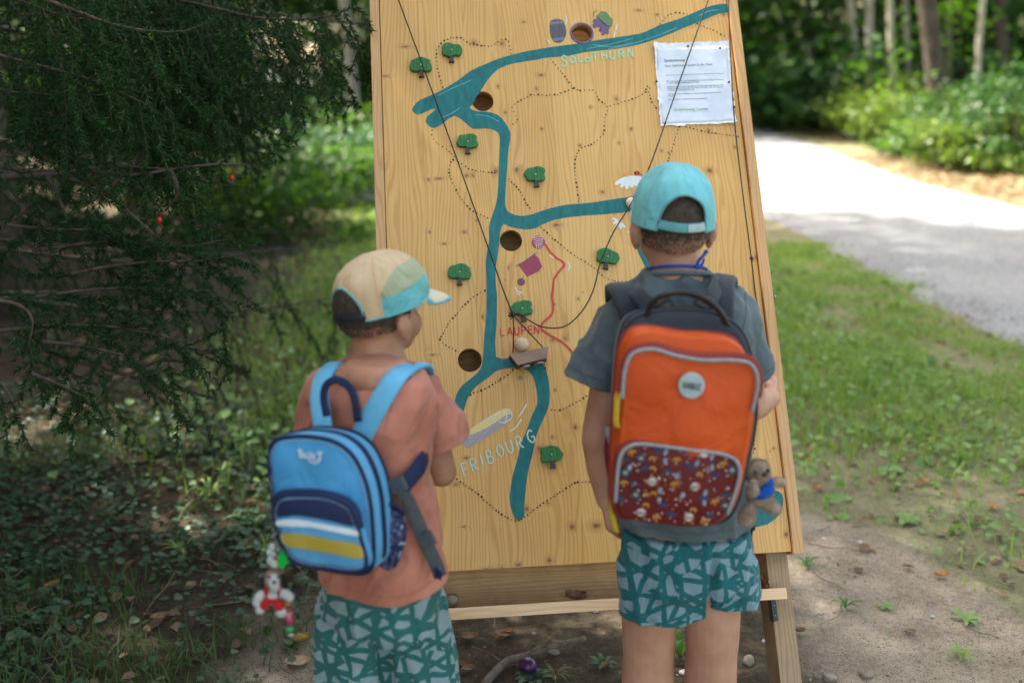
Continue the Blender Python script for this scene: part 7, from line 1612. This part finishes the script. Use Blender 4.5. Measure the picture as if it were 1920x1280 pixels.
# the wood beyond, one mass
r = np.random.RandomState(300); PT = []
for _ in range(1150):
    Y_ = r.uniform(22, 42); x_ = r.uniform(-.62, .62) * Y_ + r.normal(0, 1); z_ = r.uniform(.2, 7.5)
    if -.262 < x_ / Y_ < -.17 and 1.0 < z_ < 3.2 + .05 * (Y_ - 22) and r.rand() < .93: continue
    PT.append(clumps(78, (x_, Y_, z_), (1.5, 1.2, .9), r, 5, .8))
PT = np.concatenate(PT); sky_hole = np.zeros(len(PT), bool)
pxs = 960 + F * PT[:, 0] / (PT[:, 1] * math.cos(PITCH)); pz = (PT[:, 2] - 1.41) / PT[:, 1]
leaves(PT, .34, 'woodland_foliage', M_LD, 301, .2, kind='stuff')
PT = []
for _ in range(200):
    Y_ = r.uniform(16, 30); x_ = r.uniform(-.58, .60) * Y_; 
    if -.33 < x_ / Y_ < -.12 and r.rand() < .5: continue
    if -2 < x_ < 7.5: continue
    z_ = r.uniform(1.0, 8); PT.append(clumps(130, (x_, Y_, z_), (1.5, 1.1, .7), r, 5, .6))
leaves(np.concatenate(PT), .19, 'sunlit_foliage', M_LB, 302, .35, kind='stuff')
# fallen log at the left
lg = empty('fallen_log', P(650, 372, 12.5), 'pale fallen log lying in the grass left of the board', 'log')
MB().tube([P(560, 385, 12.5), P(640, 374, 12.5), P(760, 366, 12.8)], [.12, .14, .13], 12).build('log_body', M_BIRCH, lg)
MB().tube([P(620, 380, 12.3), P(600, 355, 12.0)], [.04, .02], 8).build('branch_stub', M_BIRCH, lg)
# rose hips caught in the spruce
for x, y, Y_, lab in ((299, 413, 2.3, 'bright red rose hip hanging among the bare spruce twigs'), (434, 334, 2.55, 'orange red rose hip further right on the spruce branch')):
    c = P(x, y, Y_); tag(MB().ell(c, (.006, .006, .008), seg=12, rings=8).tube([c + Vector((0, 0, .006)), c + Vector((.006, 0, .016)), c + Vector((.02, 0, .014))], .001, 5).build('rose_hip', mat('rose_hip_red', (.45, .01, .01), (.6, .03, .02), rough=.3)), lab, 'rose hip')

# broadleaf tree added so that its crown, out of view, shades the near part of the road
def shade_tree(x, y, H, zc, rad, label, seed, n=9000):
    z0 = float(gz(x, y)); root = empty('forest_tree', (x, y, z0), label, 'tree', 'tree trunks at the edge of the wood'); r = np.random.RandomState(seed)
    MB().tube([Vector((x + .1 * math.sin(i), y, z0 - .1 + H * i / 8)) for i in range(9)], [.2 * (1 - i / 10) for i in range(9)], 12).build('trunk', M_GREYB, root)
    lb = MB()
    for k in range(9):
        a = r.uniform(0, 6.28); q = Vector((x, y, z0 + H * r.uniform(.5, .9))); lb.tube([q, q + Vector((math.cos(a), math.sin(a), .5)) * rad * .4, q + Vector((math.cos(a), math.sin(a), .45)) * rad * .85], [.06, .04, .015], 6)
    lb.build('limbs', M_GREYB, root, kind='stuff')
    leaves(clumps(n, (x, y, zc), (rad, rad, rad * .8), r, 40, .45), .22, 'crown', M_LB, seed, .4, root, kind='stuff')
shade_tree(-4.3, 11.5, 11, 10.6, 3.0, 'tall broadleaf tree added for shade behind the spruces, its crown above the photo', 401)
#shade_tree(-3.4, 9.6, 10, 9.6, 2.6, 'broadleaf tree between spruces and board, its crown above the photo', 402, 6000)
p_ = scatter(26000, (6.5, 13), (6, 30), 90, lambda x, y, r: r.rand(len(x)) < np.clip((x - 7.5) / 1.2, 0, 1) * np.clip((fbm(x, y, .9, 57) - .3) * 3, .1, 1), (.01, .22)); leaves(p_, .09, 'bank_ground_cover', M_LB, 91, .3, kind='stuff')
